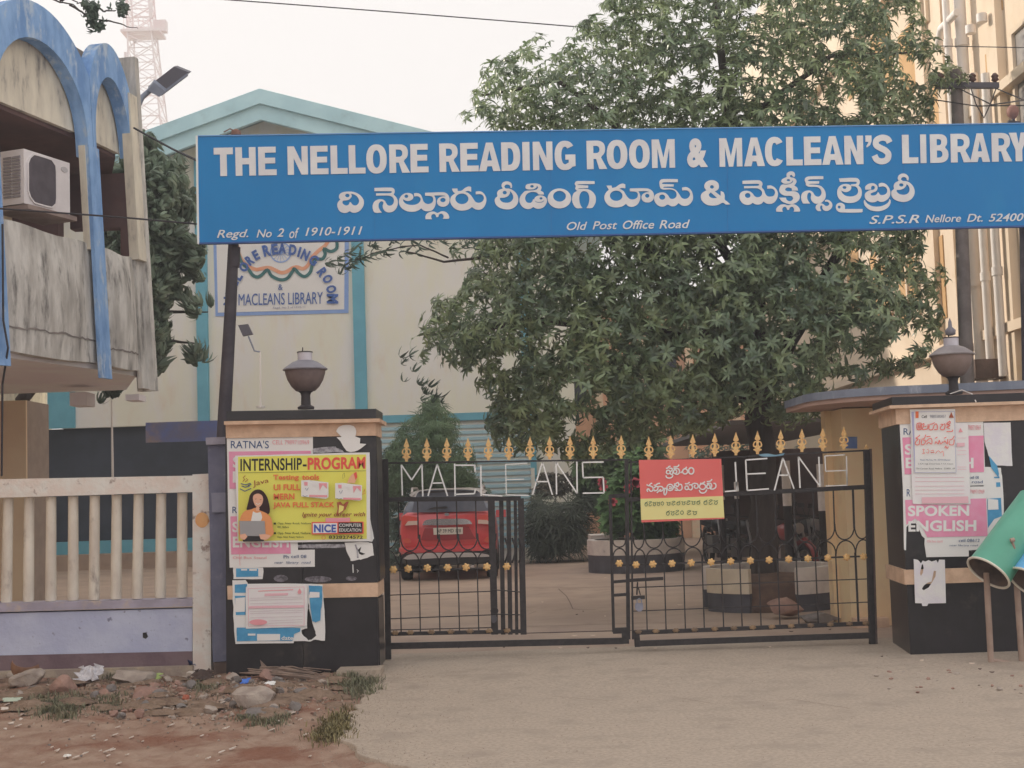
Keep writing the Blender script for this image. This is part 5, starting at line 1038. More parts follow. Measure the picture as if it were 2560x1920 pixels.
d = PD(e, QL, .003); d.t("RATNA'S", 577, 1101.5, 672, 1121, navyp, .004); d.t('CELL 7989710969', 681, 1100.5, 773, 1111, faintred); d.quad(pinkp, (572, 1129), (777, 1127), (780, 1220), (574, 1222))
d.t('SPOKEN', 582, 1141, 760, 1170, whitep, .03); d.t('ENGLISH', 582, 1178, 764, 1207, whitep, .03)
e = poster('pink_poster', 'lower pink poster with ENGLISH showing under the yellow poster', QL, .006, [(570, 1263), (740, 1262), (745, 1375), (787, 1374), (787, 1417), (574, 1419)], paper)
d = PD(e, QL, .006); d.t("RATNA'S", 581, 1266, 665, 1283, navyp, .004); d.quad(pinkp, (576, 1291), (722, 1289), (727, 1384), (578, 1386)); d.t('SPOKEN', 581, 1304, 715, 1331, whitep, .03); d.t('ENGLISH', 582, 1341, 722, 1369, whitep, .03)
d.t('Old Bus Stand', 582, 1391, 666, 1397, faintred); d.t('Ph', 709, 1388, 722, 1396, navyp); d.t('cell 08', 728, 1387, 766, 1395, navyp); d.t('near  library  road', 686, 1403, 777, 1411, navyp, 0, .2)
d.line(faintred, [(598, 1372), (600, 1414)], 1.0)
# yellow poster
e = poster('internship_poster', 'bright yellow internship programme poster with a woman holding a laptop', QL, .030, torn([(588, 1139), (924, 1131), (927, 1353), (594, 1358)], .8, 5), paper)
d = PD(e, QL, .030); d.quad(yelp, (595, 1142), (915, 1136), (917, 1347), (596, 1353))
d.text('INTERNSHIP', [(601, 1147), (755, 1144.5), (755, 1175), (601, 1178)], blackp, .02); d.quad(blackp, (757, 1161), (766.5, 1161), (766.5, 1166), (757, 1166)); d.text('PROGRAM', [(769, 1144), (913.5, 1141.5), (913.5, 1172), (769, 1175)], redp, .035)
d.line(blackp, [(596, 1182), (915, 1177)], .8)
d.text('Java', [(632, 1202), (671, 1195), (672, 1209), (633, 1220)], mat('java_brown', '9a4a2c', rough=.6), .0)
for pts in ([(607, 1204), (612, 1198), (608, 1194), (613, 1189)], [(613, 1205), (620, 1199), (615, 1196)]): d.line(mat('java_brown', '9a4a2c'), pts, 1.6)
for pts in ([(602, 1209), (614, 1212), (626, 1208), (628, 1211), (620, 1214)], [(604, 1215), (613, 1218), (624, 1215)], [(600, 1222), (612, 1228), (628, 1221)]): d.line(navyp, pts, 2.2)
for b_, x0, x1, y0, y1 in (('Testing', 683, 747, 1187, 1203), ('tools', 755, 798, 1186, 1200), ('UI FULL', 684, 750, 1211, 1226), ('MERN', 684, 736, 1234, 1249), ('JAVA FULL STACK', 683, 836, 1255.5, 1272.5)): d.t(b_, x0, y0, x1, y1, orangep, .03, 0, .6)
d.t('Ignite your career with', 755, 1281, 913, 1295, mat('dark_red_print', '8c3424', rough=.6), .01, .25, 1)
for x0, x1, y0, y1 in ((694, 777, 1306, 1312), (693, 722, 1315, 1321), (694, 776, 1330, 1337), (693, 759, 1340, 1346)): d.t('Opp. Near Road, Nellore' if x1 > 730 else 'VRC, Nellore', x0, y0, x1, y1, greenp, .01)
for y in (1309, 1333): d.quad(greenp, (684, y - 2.5), (690, y - 2.5), (690, y + 2.5), (684, y + 2.5))
d.quad(mat('ribbon_pink', 'dc8a9a'), (814, 1295), (875, 1294), (875, 1304), (814, 1305)); d.quad(redp, (779, 1305), (909, 1304), (909, 1334.5), (779, 1336)); d.quad(blackp, (846, 1306), (906, 1306), (906, 1332), (846, 1333)); d.quad(whitep, (782, 1308), (843, 1307.5), (843, 1332), (782, 1333))
d.t('NICE', 785, 1311, 840, 1331, mat('nice_blue', '3050a8', rough=.5), .04); d.t('COMPUTER', 848, 1309, 903, 1317, whitep, .01); d.t('EDUCATION', 848, 1321, 903, 1329, whitep, .01)
d.t('8328274572', 822, 1339, 907, 1347, blackp, .02); d.F().poly(ell(809, 1344, 5, 5), [ell(809, 1344, 4, 4)]).build('print', redp, e)
# rocket and flames
d.quad(mat('rocket_peach', 'e0a07a'), *smooth2([(868, 1207), (876, 1190), (891, 1179), (893, 1192), (887, 1208)])); d.quad(redp, (884, 1184), (891, 1179), (893, 1192), (889, 1200))
d.line(blackp, [(857, 1186), (861, 1182), (862, 1192), (857, 1197), (857, 1186)], .7)
d.quad(mat('java_brown', '9a4a2c'), (842, 1256), (851, 1254), (858, 1262), (866, 1254), (872, 1254), (864, 1273), (856, 1281), (840, 1289), (844, 1272)); d.quad(mat('flame_yellow', 'e9c860'), (848, 1262), (860, 1266), (858, 1276), (846, 1284))
d.line(orangep, [(906, 1236), (912, 1222), (911, 1230), (914, 1233), (906, 1236)], 1)
for (x, y, w, h) in ((753, 1200, 68, 47), (838, 1207, 67, 45)):
    d.quad(whitep, (x, y + 1), (x + 18, y), (x + w, y + 6), (x + w, y + h - 4), (x + w - 6, y + h), (x, y + h - 6), name='sticker')
    d.quad(faintred, (x + 7, y + 5), (x + 16, y + 5), (x + 16, y + 14), (x + 8, y + 14)); d.quad(faintred, (x + 44, y + 8), (x + 64, y + 8), (x + 64, y + 22), (x + 54, y + 12), (x + 46, y + 26)); d.quad(faintred, (x + 20, y + 37), (x + w - 3, y + 38), (x + w - 3, y + 43), (x + 20, y + 42))
    d.line(navyp, [(x + 10, y + 20), (x + 14, y + 27), (x + 18, y + 19)], .9); d.line(navyp, [(x + 3, y + 38), (x + 9, y + 41), (x + 16, y + 39)], .9); d.quad(palepink, (x + 30, y + 6), (x + 37, y + 6), (x + 36, y + 15), (x + 30, y + 14))
# the printed woman with the laptop
def wc(pts): return [(540 + a * .2532, 1020 + b * .2532) for a, b in pts]
hairp = mat('hair_print', '3a2226', rough=.7); skinp = mat('skin_print', 'd9a083', rough=.7); shirtp = mat('orange_shirt_print', 'd98a4a', rough=.7); lapp = mat('laptop_print', '8f8f93', rough=.6)
d.F().poly(smooth2(wc([(300, 1000), (320, 920), (340, 850), (390, 808), (450, 812), (500, 870), (525, 950), (530, 1030), (500, 1058), (440, 1060), (340, 1035)]))).build('print', hairp, e)
d.F().poly(smooth2(wc([(235, 1100), (280, 1020), (350, 1000), (390, 985), (430, 1010), (500, 1040), (545, 1090), (560, 1180), (568, 1240), (500, 1290), (260, 1300), (225, 1240)]))).build('print', shirtp, e)
d.F().poly(smooth2(wc([(365, 1020), (400, 1035), (440, 1025), (455, 1080), (440, 1120), (345, 1120)]))).build('print', whitep, e)
d.F().poly(smooth2(wc([(365, 880), (380, 855), (420, 845), (455, 865), (465, 910), (450, 955), (420, 985), (390, 965), (370, 925)]))).build('print', skinp, e)
d.F().poly(wc([(395, 975), (430, 985), (425, 1020), (395, 1015)])).build('print', skinp, e)
d.line(whitep, wc([(395, 940), (415, 952), (438, 940)]), 1.6); d.line(hairp, wc([(385, 900), (400, 897)]), .8); d.line(hairp, wc([(432, 905), (448, 903)]), .8)
d.F().poly(wc([(230, 1115), (480, 1115), (490, 1265), (240, 1262)])).build('print', lapp, e); d.F().poly(wc([(248, 1262), (495, 1266), (470, 1315), (270, 1320)])).build('print', blackp, e)
d.F().poly(smooth2(wc([(235, 1250), (290, 1240), (310, 1270), (280, 1300), (240, 1290)]))).build('print', skinp, e); d.F().poly(smooth2(wc([(425, 1250), (490, 1245), (540, 1260), (500, 1300), (440, 1295)]))).build('print', skinp, e)
# torn scraps
def scrap(lab, pts, mt, off=.012, pl=QL, holes=(), extra=None):
    e = poster('torn_scrap', lab, pl, off, pts, mt, holes, cat='paper scrap'); return e
def c5(pts): return [(540 + a * .2532, 1020 + b * .2532) for a, b in pts]
scrap('white torn scrap curling on the stone band at the upper right of the left pillar', smooth2(c5([(1185, 230), (1215, 185), (1290, 165), (1360, 180), (1385, 230), (1375, 280), (1425, 300), (1420, 350), (1485, 355), (1430, 400), (1370, 430), (1290, 425), (1230, 330), (1190, 290), (1240, 285), (1215, 260)]), 2), paper, .032)
e = scrap('grey smear of torn paper and glue beside the white scrap', torn(c5([(960, 400), (1060, 385), (1180, 380), (1230, 410), (1270, 440), (960, 440)]), 2), mat('torn_grey', 'a8a8b0', '77747e', rough=.9, scale=30))
e = scrap('crumpled paper corner hanging below the right end of the yellow poster', torn(c5([(1270, 1330), (1500, 1325), (1545, 1340), (1560, 1455), (1450, 1490), (1395, 1500), (1330, 1510), (1300, 1440)]), 1.5), paper, .008)
dd = PD(e, QL, .008); dd.quad(blackp, *c5([(1400, 1400), (1435, 1370), (1420, 1420), (1475, 1440), (1440, 1452), (1415, 1440)])); dd.line(mat('torn_grey', 'a8a8b0'), c5([(1375, 1350), (1395, 1400), (1400, 1480)]), 4)
scrap('strip of peeled paper under the bottom edge of the yellow poster', torn(c5([(750, 1355), (1000, 1345), (1270, 1345), (1270, 1375), (1000, 1385), (760, 1378)]), 1.2), mat('torn_grey', 'a8a8b0'), .005)
scrap('thin white paper strip along the right side of the yellow poster', torn(c5([(1520, 1080), (1560, 1290), (1540, 1320), (1515, 1320)]), .6), paper, .006)
# blue notices lower down
c6 = lambda pts: [(560 + a * .19892, 1400 + b * .19892) for a, b in pts]
e = poster('blue_handbill', 'small blue and white handbill stub just below the pink poster', QL, .004, torn(c6([(115, 95), (490, 95), (495, 160), (485, 240), (118, 240)]), .8), paper)
dd = PD(e, QL, .004); dd.quad(bluep, *c6([(152, 105), (430, 108), (430, 205), (480, 208), (152, 215)])); dd.quad(whitep, *c6([(215, 112), (290, 112), (290, 132), (215, 132)])); dd.quad(whitep, *c6([(318, 112), (412, 112), (412, 135), (318, 135)]))
e = poster('blue_handbill', 'large blue and white handbill with torn right side low on the left pillar', QL, .034, torn(c6([(105, 255), (270, 250), (300, 300), (1045, 300), (1240, 310), (1250, 500), (1265, 700), (1268, 1015), (1150, 1000), (1080, 1025), (880, 1020), (875, 1045), (145, 1055), (125, 800), (108, 500)]), 1.2), paper,
           [torn(c6([(1060, 540), (1075, 640), (1110, 790), (1150, 900), (1160, 950), (1100, 1000), (1060, 1010), (980, 930), (975, 880), (1045, 860), (1050, 650)]), 1)])
dd = PD(e, QL, .034)
dd.quad(bluep, *c6([(135, 310), (290, 300), (290, 412), (135, 412)])); dd.quad(bluep, *c6([(135, 450), (270, 450), (270, 690), (150, 692)])); dd.quad(whitep, *c6([(142, 480), (268, 468), (262, 650), (142, 655)]))
dd.quad(bluep, *torn(c6([(160, 850), (830, 850), (960, 855), (955, 900), (880, 930), (860, 1015), (160, 1022)]), .8)); dd.quad(whitep, *c6([(415, 930), (705, 930), (705, 1010), (415, 1015)])); dd.quad(whitep, *c6([(300, 925), (395, 925), (395, 950), (300, 950)]))
dd.t('date', *c6([(722, 955)])[0], *c6([(870, 1005)])[0], whitep, .02)
dd.quad(bluep, *torn(c6([(1065, 320), (1235, 330), (1230, 560), (1215, 640), (1210, 760), (1150, 785), (1110, 770), (1085, 600), (1075, 480)]), .8)); dd.quad(palepink, *c6([(1080, 400), (1200, 405), (1200, 470), (1065, 475)])); dd.quad(bluep, *c6([(1090, 505), (1225, 505), (1215, 600), (1090, 600)]))
e = poster('pale_letter', 'pale pink printed letter sheet pasted over the large blue handbill', QL, .046, torn(c6([(275, 345), (300, 320), (1050, 305), (1045, 620), (1042, 830), (760, 848), (275, 862)]), .5), palepink)
dd = PD(e, QL, .046)
frp = mat('faint_pink_print', 'dba6b2', rough=.8)
dd.F().poly(c6([(300, 355), (1010, 335), (1010, 822), (305, 835)]), [c6([(306, 361), (1004, 341), (1004, 816), (311, 829)])]).build('print', frp, e)
for k, y in enumerate((385, 435, 475, 500, 545, 590, 640, 668, 720, 760, 790)):
    if k in (1, 5): dd.quad(frp, *c6([(510 if k == 1 else 315, y - 12), (805 if k == 1 else 1000, y - 22), (805 if k == 1 else 1000, y + 8), (510 if k == 1 else 315, y + 20)]))
    else: dd.line(faintred if k == 0 else mat('faint_grey_print', 'b8a4ae', rough=.8), c6([(430 if k == 0 else 330 if k < 9 else 560, y + 6), (870 if k == 0 else 985, y - 12)]), 2.0 if k == 0 else .8)
dd.F().poly(c6(ell(430, 782, 112, 36, 20))).build('print', faintred, e); dd.quad(faintred, *c6([(925, 400), (950, 355), (975, 400), (965, 425), (935, 425)]))
# posters on the right pillar
QR = FY(PYR); c7 = lambda pts: [(2160 + a * .24111, 960 + b * .24111) for a, b in pts]; c8 = lambda pts: [(2160 + a * .24111, 1300 + b * .24111) for a, b in pts]
e = poster('blue_handbill', 'blue and white handbill along the right side of the pink posters', QR, .003, torn(c7([(1240, 860), (1420, 870), (1435, 1000), (1450, 1300), (1440, 1560), (1240, 1560)]), .8), paper)
dd = PD(e, QR, .003); dd.quad(bluep, *c7([(1370, 1020), (1412, 1018), (1415, 1065), (1372, 1068)])); dd.quad(bluep, *c7([(1280, 1190), (1420, 1180), (1430, 1370), (1350, 1400), (1280, 1500)])); dd.quad(whitep, *c7([(1285, 1190), (1390, 1200), (1395, 1300), (1285, 1305)])); dd.quad(bluep, *c7([(1350, 962), (1405, 960), (1405, 975), (1350, 975)]))
e = poster('grey_sheet', 'blank pale grey sheet with torn corner at the top right of the pillar posters', QR, .007, torn(c7([(1240, 402), (1520, 398), (1540, 850), (1380, 845), (1290, 740), (1250, 600)]), 1), mat('pale_grey_paper', 'd5d3da', 'c9c6d0', rough=.85, scale=6, bump=.2))
dd = PD(e, QR, .007); dd.quad(bluep, *c7([(1295, 745), (1380, 845), (1400, 930), (1395, 970), (1320, 870)])); 
e = poster('pink_poster', 'pink poster at the top of the right pillar mostly covered by other sheets', QR, .010, [(2249, 1059), (2458, 1054), (2464, 1213), (2257, 1218)], paper)
dd = PD(e, QR, .010); dd.t("RATNA'S", 2259, 1070, 2350, 1087, navyp); dd.quad(pinkp, (2256, 1094), (2459, 1089), (2460, 1180), (2262, 1186)); dd.t('SPOKEN', 2262, 1110, 2420, 1137, whitep, .03); dd.t('ENGLISH', 2264, 1144, 2434, 1171, whitep, .03)
dd.t('cell 08', 2424, 1190, 2447, 1197, navyp); dd.t('road', 2430, 1201, 2457, 1208, navyp); dd.t('7989710969', 2420, 1063, 2452, 1075, faintred)
e = poster('pink_poster', 'pink SPOKEN ENGLISH poster torn at its lower left on the right pillar', QR, .013, [(2257, 1218), (2466, 1216), (2470, 1330), (2469, 1372), (2422, 1376), (2422, 1391), (2316, 1393), (2314, 1380), (2311, 1360), (2312, 1346), (2305, 1340), (2300, 1328), (2292, 1312), (2284, 1302), (2275, 1308), (2266, 1318), (2265, 1376), (2260, 1374)], paper)
dd = PD(e, QR, .013); dd.t('R', 2267, 1223, 2276, 1241, navyp, .0); dd.t('7989710969', 2425, 1224, 2461, 1234, faintred)
dd.quad(pinkp, (2263, 1250), (2465, 1246), (2469, 1340), (2318, 1343), (2312, 1330), (2300, 1308), (2288, 1296), (2266, 1312)); dd.t('SPOKEN', 2270, 1264, 2423, 1291, whitep, .035, 0, 1); dd.t('E', 2271, 1303, 2289, 1329, whitep, .035); dd.t('NGLISH', 2291, 1301, 2441, 1329, whitep, .035, 0, 1)
dd.t('cell 08612', 2397, 1347, 2449, 1355, navyp, 0, .1); dd.t('near library road', 2374, 1361, 2445, 1367, navyp); dd.t('Old bus stand', 2318, 1350, 2356, 1356, faintred)
e = poster('pale_letter', 'pale pink letter sheet pasted across the pink posters of the right pillar', QR, .026, torn(c7([(480, 402), (1078, 402), (1090, 800), (1105, 1248), (900, 1250), (560, 1245), (505, 1240), (490, 800)]), .5), palepink)
dd = PD(e, QR, .026)
for y in (970, 1010, 1060, 1100, 1140): dd.line(frp, c7([(530, y), (1040, y - 2)]), 1.0)
dd.quad(frp, *c7([(600, 1175), (1080, 1165), (1085, 1235), (600, 1240)])); dd.quad(frp, *c7([(965, 610), (1045, 610), (1045, 645), (965, 650)])); dd.quad(faintred, *c7([(980, 500), (1000, 455), (1025, 498)]))
for y in (560, 690, 730, 860, 885): dd.line(frp, c7([(970, y), (1060, y)]), 1.0)
e = poster('hostel_notice', 'white hostel notice with red Telugu lettering over the pale letter', QR, .034, c7([(475, 262), (945, 258), (962, 925), (522, 927)]), paper)
dd = PD(e, QR, .034); dd.F().poly(c7([(492, 288), (940, 282), (957, 918), (526, 920)]), [c7([(518, 292), (936, 286), (953, 914), (530, 916)])]).build('print', mat('lilac_print', '9a9ac0', rough=.7), e)
dd.t('Cell', *c7([(598, 322)])[0], *c7([(652, 352)])[0], blackp); dd.t('9885580857', *c7([(685, 320)])[0], *c7([(850, 350)])[0], mat('grey_print2', '8a8c98', rough=.7)); dd.quad(orangep, *c7([(535, 285), (566, 285), (566, 352), (535, 352)])); dd.quad(mat('java_brown', '9a4a2c'), *c7([(880, 350), (905, 290), (932, 350)]))
hq = lambda pts: [(2270 + a * .10244, 1020 + b * .10244) for a, b in pts]
hred = mat('hostel_red', 'e0554a', rough=.6)
def ht(strokes, w=2.0):
    F = dd.F()
    for k, s_ in enumerate(strokes): F.off += .0007; F.line(smooth_open(hq(P_(s_)), 3), w)
    F.build('telugu_letter', hred, e)
ht(['220,380;320,370;325,500;300,525;225,520;220,390', '260,400;262,500', '300,400;290,500']); ht(['345,400;390,380;380,440;350,520;420,520;480,500;490,390', '400,450;450,440'])
ht(['520,400;590,390;650,355', '520,420;515,520;600,525;640,420;700,390;715,520;640,525']); ht(['795,400;860,400;800,460;795,520;880,525;905,420;880,380'])
ht(['930,400;1020,320;1025,380;960,400;1030,430;940,470;1020,500', '940,575;1080,570;1080,530']); ht(['185,740;250,700;290,660', '200,750;250,760;190,820;185,890;270,890;285,760'])
ht(['330,760;400,740;430,650', '330,780;330,890;400,880;430,800;370,780']); ht(['450,700;550,690', '450,820;500,760;575,750;580,880;500,840;450,890']); ht(['660,740;720,710', '660,880;680,820;740,880;760,780;800,880;850,820'])
ht(['880,740;940,710', '870,850;900,800;960,880;970,760', '900,980;920,930;960,990;985,940']); ht(['1010,780;1080,760;1130,680', '1010,800;1010,890;1110,890;1125,770'])
ht(['350,1010;400,1010;370,1060;405,1110;345,1110'], 1.3); ht(['440,1080;500,1100;510,1020', '460,1020;500,1000'], 1.3); ht(['550,1050;620,1030;600,1090;550,1080;650,1090'], 1.3); ht(['670,1110;740,1040;800,1090;850,1050;870,1180'], 1.3)
for k, (a, b, y) in enumerate(((300, 1040, 1265), (245, 1105, 1365), (195, 1150, 1478))):
    q0 = hq([(a, y - 20), (b, y - 20)]); dd.t(('Near Market, Nr. ESTHI Bazaar', 'C.A.M. High School Road, T.T.D. Centre', 'Old Canteen Road, Nellore - 524001, AP')[k], q0[0][0], q0[0][1], q0[1][0], q0[0][1] + 4.6, blackp if k else navyp)
e = poster('torn_white_sheet', 'white torn blank sheet hanging over the beige band of the right pillar', QR, .034, smooth2(c8([(515, 405), (560, 415), (590, 450), (610, 420), (640, 430), (670, 415), (700, 430), (750, 415), (765, 445), (780, 410), (838, 412), (850, 862), (668, 866), (655, 892), (605, 892), (598, 864), (530, 862)]), 2), mat('pale_grey_paper', 'd5d3da'),
           [c8([(598, 470), (610, 455), (618, 495), (610, 550), (590, 580), (580, 555)]), c8([(600, 715), (620, 680), (660, 650), (700, 640), (725, 525), (748, 530), (740, 590), (700, 655), (670, 700), (620, 728)])])
# marks on the lower panel
for lab, pts, w in (('small white chalk tick on the right part of the lower left pillar', [(882, 1411), (883, 1432)], 2.5), ('pale speck of paper below the yellow poster', [(892, 1424), (896, 1427), (893, 1431)], 1.6)):
    F = Flat(QL, .003, .001); F.line(pts, w); F.build('chalk_mark', whitep, label=lab, cat='mark')
for k, (x, y, w, h, lab) in enumerate(((702, 1446, 18, 9, 'rounded smear of glue above the beige band, left one'), (795, 1448, 34, 8, 'wide smear of glue above the beige band, right one'), (878, 1446, 14, 6, 'flake of torn paper on the beige band edge'))):
    F = Flat(QL, .003, .001); F.poly(torn(ell(x, y, w, h, 12), 1.5, 1)); F.build('glue_smear', mat('glue', '77747e', '4a474e', rough=.7, scale=25), label=lab, cat='mark')
# ================================================================== red car seen from behind
CY = 26.0
CARX = at(1117, 1300, CY).x
CAR = empty('parked_car', (CARX, CY, .062), 'red compact SUV parked behind the left gate leaf, seen from the rear', 'car')
cred = mat('car_red', 'd93c44', 'd13a43', rough=.28, spec=.5, coat=.6); cglass = mat('car_glass', '596072', '646a7a', rough=.12, spec=.6); cblk = mat('car_black_plastic', '3a383c', rough=.55); chrome = mat('chrome', 'c8c8cc', rough=.15, metal=.9)  # glass grey is lightened to paint in the reflected sky
croof = mat('car_roof_silver', 'a79f9c', '9a9290', rough=.35, spec=.5); tyre = mat('tyre', '232224', rough=.85)
def cpx(px, py, dy=0): p = at(px, py, CY + dy); return p
# body lofted from rear to front; sections are half-profiles (x, z)
def loft(secs, name, mt, par, smooth=40, caps=True):
    m = MB(); n = len(secs[0][1]); vs = []
    for y, pr in secs:
        full = [(x, z) for x, z in pr] + [(-x, z) for x, z in pr[::-1]]
        vs += [(CARX + x, CY + y, .062 + z) for x, z in full]
    k = 2 * n; fs = []
    for i in range(len(secs) - 1):
        for j in range(k): fs.append((i * k + j, i * k + (j + 1) % k, (i + 1) * k + (j + 1) % k, (i + 1) * k + j))
    if caps: fs.append(tuple(range(k))[::-1]); fs.append(tuple((len(secs) - 1) * k + j for j in range(k)))
    m.add(vs, fs); return m.build(name, mt, par, smooth=smooth)
def bodyprof(w, zb, zt, zm, r=.1): return [(w - .12, zb), (w - .02, zb + .12), (w, zm - .05), (w - .005, zm + .12), (w - .05, zt - .06), (w - .14, zt)]
loft([(-.02, bodyprof(.80, .58, 1.22, .85)), (.04, bodyprof(.87, .50, 1.26, .85)), (.35, bodyprof(.91, .30, 1.28, .85)), (1.2, bodyprof(.915, .26, 1.27, .85)), (2.4, bodyprof(.915, .26, 1.20, .8)), (3.0, bodyprof(.90, .26, 1.10, .75)), (3.7, bodyprof(.86, .28, 1.02, .7)), (3.95, bodyprof(.78, .35, .85, .6))], 'body', cred, CAR)
def gp(w0, w1, z0, z1): return [(w0, z0), (w0 - .02, z0 + .1), (w1 + .02, z1 - .08), (w1 - .08, z1)]
loft([(.07, gp(.80, .62, 1.22, 1.30)), (.20, gp(.82, .66, 1.22, 1.53)), (.40, gp(.84, .68, 1.24, 1.60)), (1.6, gp(.85, .70, 1.24, 1.63)), (2.2, gp(.84, .66, 1.22, 1.56)), (2.75, gp(.80, .55, 1.14, 1.26))], 'cabin_glass', cglass, CAR)
loft([(.17, [(.60, 1.545), (.66, 1.555), (.60, 1.60), (.4, 1.625)]), (.45, [(.66, 1.56), (.72, 1.59), (.64, 1.64), (.4, 1.66)]), (1.6, [(.68, 1.60), (.73, 1.62), (.66, 1.67), (.4, 1.70)]), (2.25, [(.62, 1.55), (.68, 1.56), (.6, 1.60), (.4, 1.63)])], 'roof', croof, CAR)
loft([(-.02, [(.5, 1.535), (.56, 1.54), (.52, 1.575), (.3, 1.59)]), (.2, [(.56, 1.55), (.62, 1.56), (.58, 1.60), (.3, 1.63)])], 'spoiler', croof, CAR)
for s in (-1, 1):
    m = MB(); m.tube([(CARX + s * .66, CY + .45, .062 + 1.62), (CARX + s * .67, CY + .6, .062 + 1.71), (CARX + s * .67, CY + 1.9, .062 + 1.72), (CARX + s * .64, CY + 2.1, .062 + 1.62)], .022, 6); m.build('roof_rail', croof, CAR, smooth=50)
    m = MB(); b = Vector((CARX + s * .98, CY + 2.35, .062 + 1.16)); m.box(b, (.10, .05, .075)); m.build('mirror', cred, CAR)
    for yy, nm in ((.55, 'wheel'), (3.1, 'wheel')):
        m = MB(); M3 = Matrix.Rotation(R(90), 3, 'Y'); m.lathe((CARX + s * .80 - .11, CY + yy, .062 + .33), [(.2, 0), (.31, .01), (.33, .05), (.33, .17), (.31, .21), (.2, .22)], 24, M3); w = m.build(nm, tyre, CAR, smooth=40)
        m = MB(); m.lathe((CARX + s * .80 - .105, CY + yy, .062 + .33), [(.02, 0), (.20, .005), (.20, .205), (.02, .21)], 16, M3); m.build('rim', chrome, w)
RP_ = FY(CY - .03)
def cf(pts, name, mt, off, thk=.03, par=CAR, hol=()):
    F = Flat(RP_, off, thk); F.poly(pts, hol); return F.build(name, mt, par)
cf(smooth2([(1030, 1281), (1034, 1260), (1042, 1236), (1050, 1228), (1117, 1224), (1190, 1226), (1202, 1236), (1212, 1260), (1220, 1277), (1117, 1280)]), 'rear_window', cglass, .02, .05)
cf([(1050, 1229), (1117, 1225), (1190, 1227), (1194, 1232), (1117, 1230), (1046, 1234)], 'spoiler_edge', cblk, .06, .03)
cf(smooth2([(1067, 1274), (1085, 1268), (1118, 1266), (1119, 1270), (1090, 1273)]), 'wiper', cblk, .045, .015)
lampr = mat('tail_light_red', 'd8402f', rough=.2, spec=.6); lampw = mat('tail_light_clear', 'd8b8ac', rough=.2, spec=.6)
for fl in (0, 1):
    X = (lambda x: x) if not fl else (lambda x: 2234 - x + 4)
    Y_ = (lambda y: y) if not fl else (lambda y: y - 3)
    q = cf([(X(a), Y_(b)) for a, b in smooth2([(1004, 1293), (1012, 1289), (1042, 1293), (1043, 1302), (1020, 1304), (1010, 1314), (1004, 1306)])], 'tail_light', lampr, .07, .10)
    cf([(X(a), Y_(b)) for a, b in [(1020, 1303), (1043, 1302), (1043, 1312), (1012, 1314)]], 'reversing_lens', lampw, .075, .05, q)
    cf([(X(a), Y_(b)) for a, b in smooth2([(1008, 1348), (1022, 1346), (1028, 1354), (1024, 1358), (1010, 1358)])], 'bumper_reflector', mat('reflector', 'd2513c', rough=.3), .09, .04)
cf(smooth2([(1056, 1313), (1062, 1302), (1080, 1298), (1117, 1297), (1160, 1297), (1174, 1301), (1181, 1310), (1117, 1313)]), 'chrome_bar', chrome, .07, .05)
cf([(1083, 1320), (1157, 1318), (1157, 1335), (1084, 1337)], 'number_plate', mat('plate_white', 'd2cbc2', rough=.5), .08, .03)
F = Flat(RP_, .086, .004); F.tr('AP 39 MD 128', 1092, 1323, 1152, 1332, .0, 0, 1); F.build('plate_lettering', blackp, CAR)
F = Flat(RP_, .06, .02); F.poly(ell(1117, 1286, 6, 4, 16)); F.build('badge', chrome, CAR)
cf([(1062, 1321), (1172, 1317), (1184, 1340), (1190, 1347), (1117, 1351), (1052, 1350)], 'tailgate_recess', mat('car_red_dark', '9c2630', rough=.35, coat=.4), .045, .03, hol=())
loft([(-.10, [(.74, .52), (.80, .55), (.80, .60), (.70, .62)]), (.06, [(.86, .50), (.90, .55), (.90, .62), (.80, .64)])], 'bumper_step', cred, CAR)
loft([(-.13, [(.66, .30), (.76, .34), (.78, .46), (.72, .50)]), (.3, [(.80, .26), (.88, .32), (.88, .50), (.80, .52)])], 'lower_bumper', cblk, CAR)
cf(smooth2([(1008, 1397), (1022, 1387), (1060, 1383), (1117, 1382), (1180, 1382), (1218, 1386), (1226, 1392), (1117, 1394), (1022, 1399)]), 'skid_plate', mat('skid_silver', 'b5b0b0', rough=.3, metal=.5), .16, .04)
m = MB(); m.tube([(CARX + .45, CY - .1, .3), (CARX + .45, CY + .4, .3)], .035, 8); m.build('exhaust', chrome, CAR)

# ================================================================== leaves and trees
leafm = mat('whorl_leaf', '7e8f62', '5e7355', rough=.34, scale=1.6, island=.5, transl=.36, spec=.9, stain='9aa572', sscale=.7, samt=(.55, .75), lo=.4, hi=.6)
leafd = mat('dark_leaf', '5f7364', '485b4f', rough=.5, scale=1.3, island=.4, transl=.25, spec=.35)
leafy = mat('bright_leaf', '5c8244', '46683a', rough=.55, scale=3, island=.3, transl=.2)
fernm = mat('ferny_leaf', '607a56', '4c6648', rough=.6, scale=3, island=.3, transl=.2)
barkm = mat('grey_brown_bark', '4f4643', '3f3836', rough=.95, scale=6, stretch=(1, 1, .2), bump=.6, bscale=20)
def leafgeo(L, w, droop, seg=3):
    """one folded leaf along +X, returns verts (k,3) and quads"""
    vs = []; fs = []
    for i in range(seg + 1):
        t = i / seg; ww = w * math.sin(math.pi * min(1, .12 + t * .88)) ** .8 if i < seg else 0.002
        x = L * t * (1 - .15 * droop * t); z = -droop * L * t * t * .6
        vs += [(x, -ww, z + ww * .25), (x, 0, z), (x, ww, z + ww * .25)]
    for i in range(seg): a = 3 * i; fs += [(a, a + 1, a + 4, a + 3), (a + 1, a + 2, a + 5, a + 4)]
    return np.array(vs), np.array(fs)
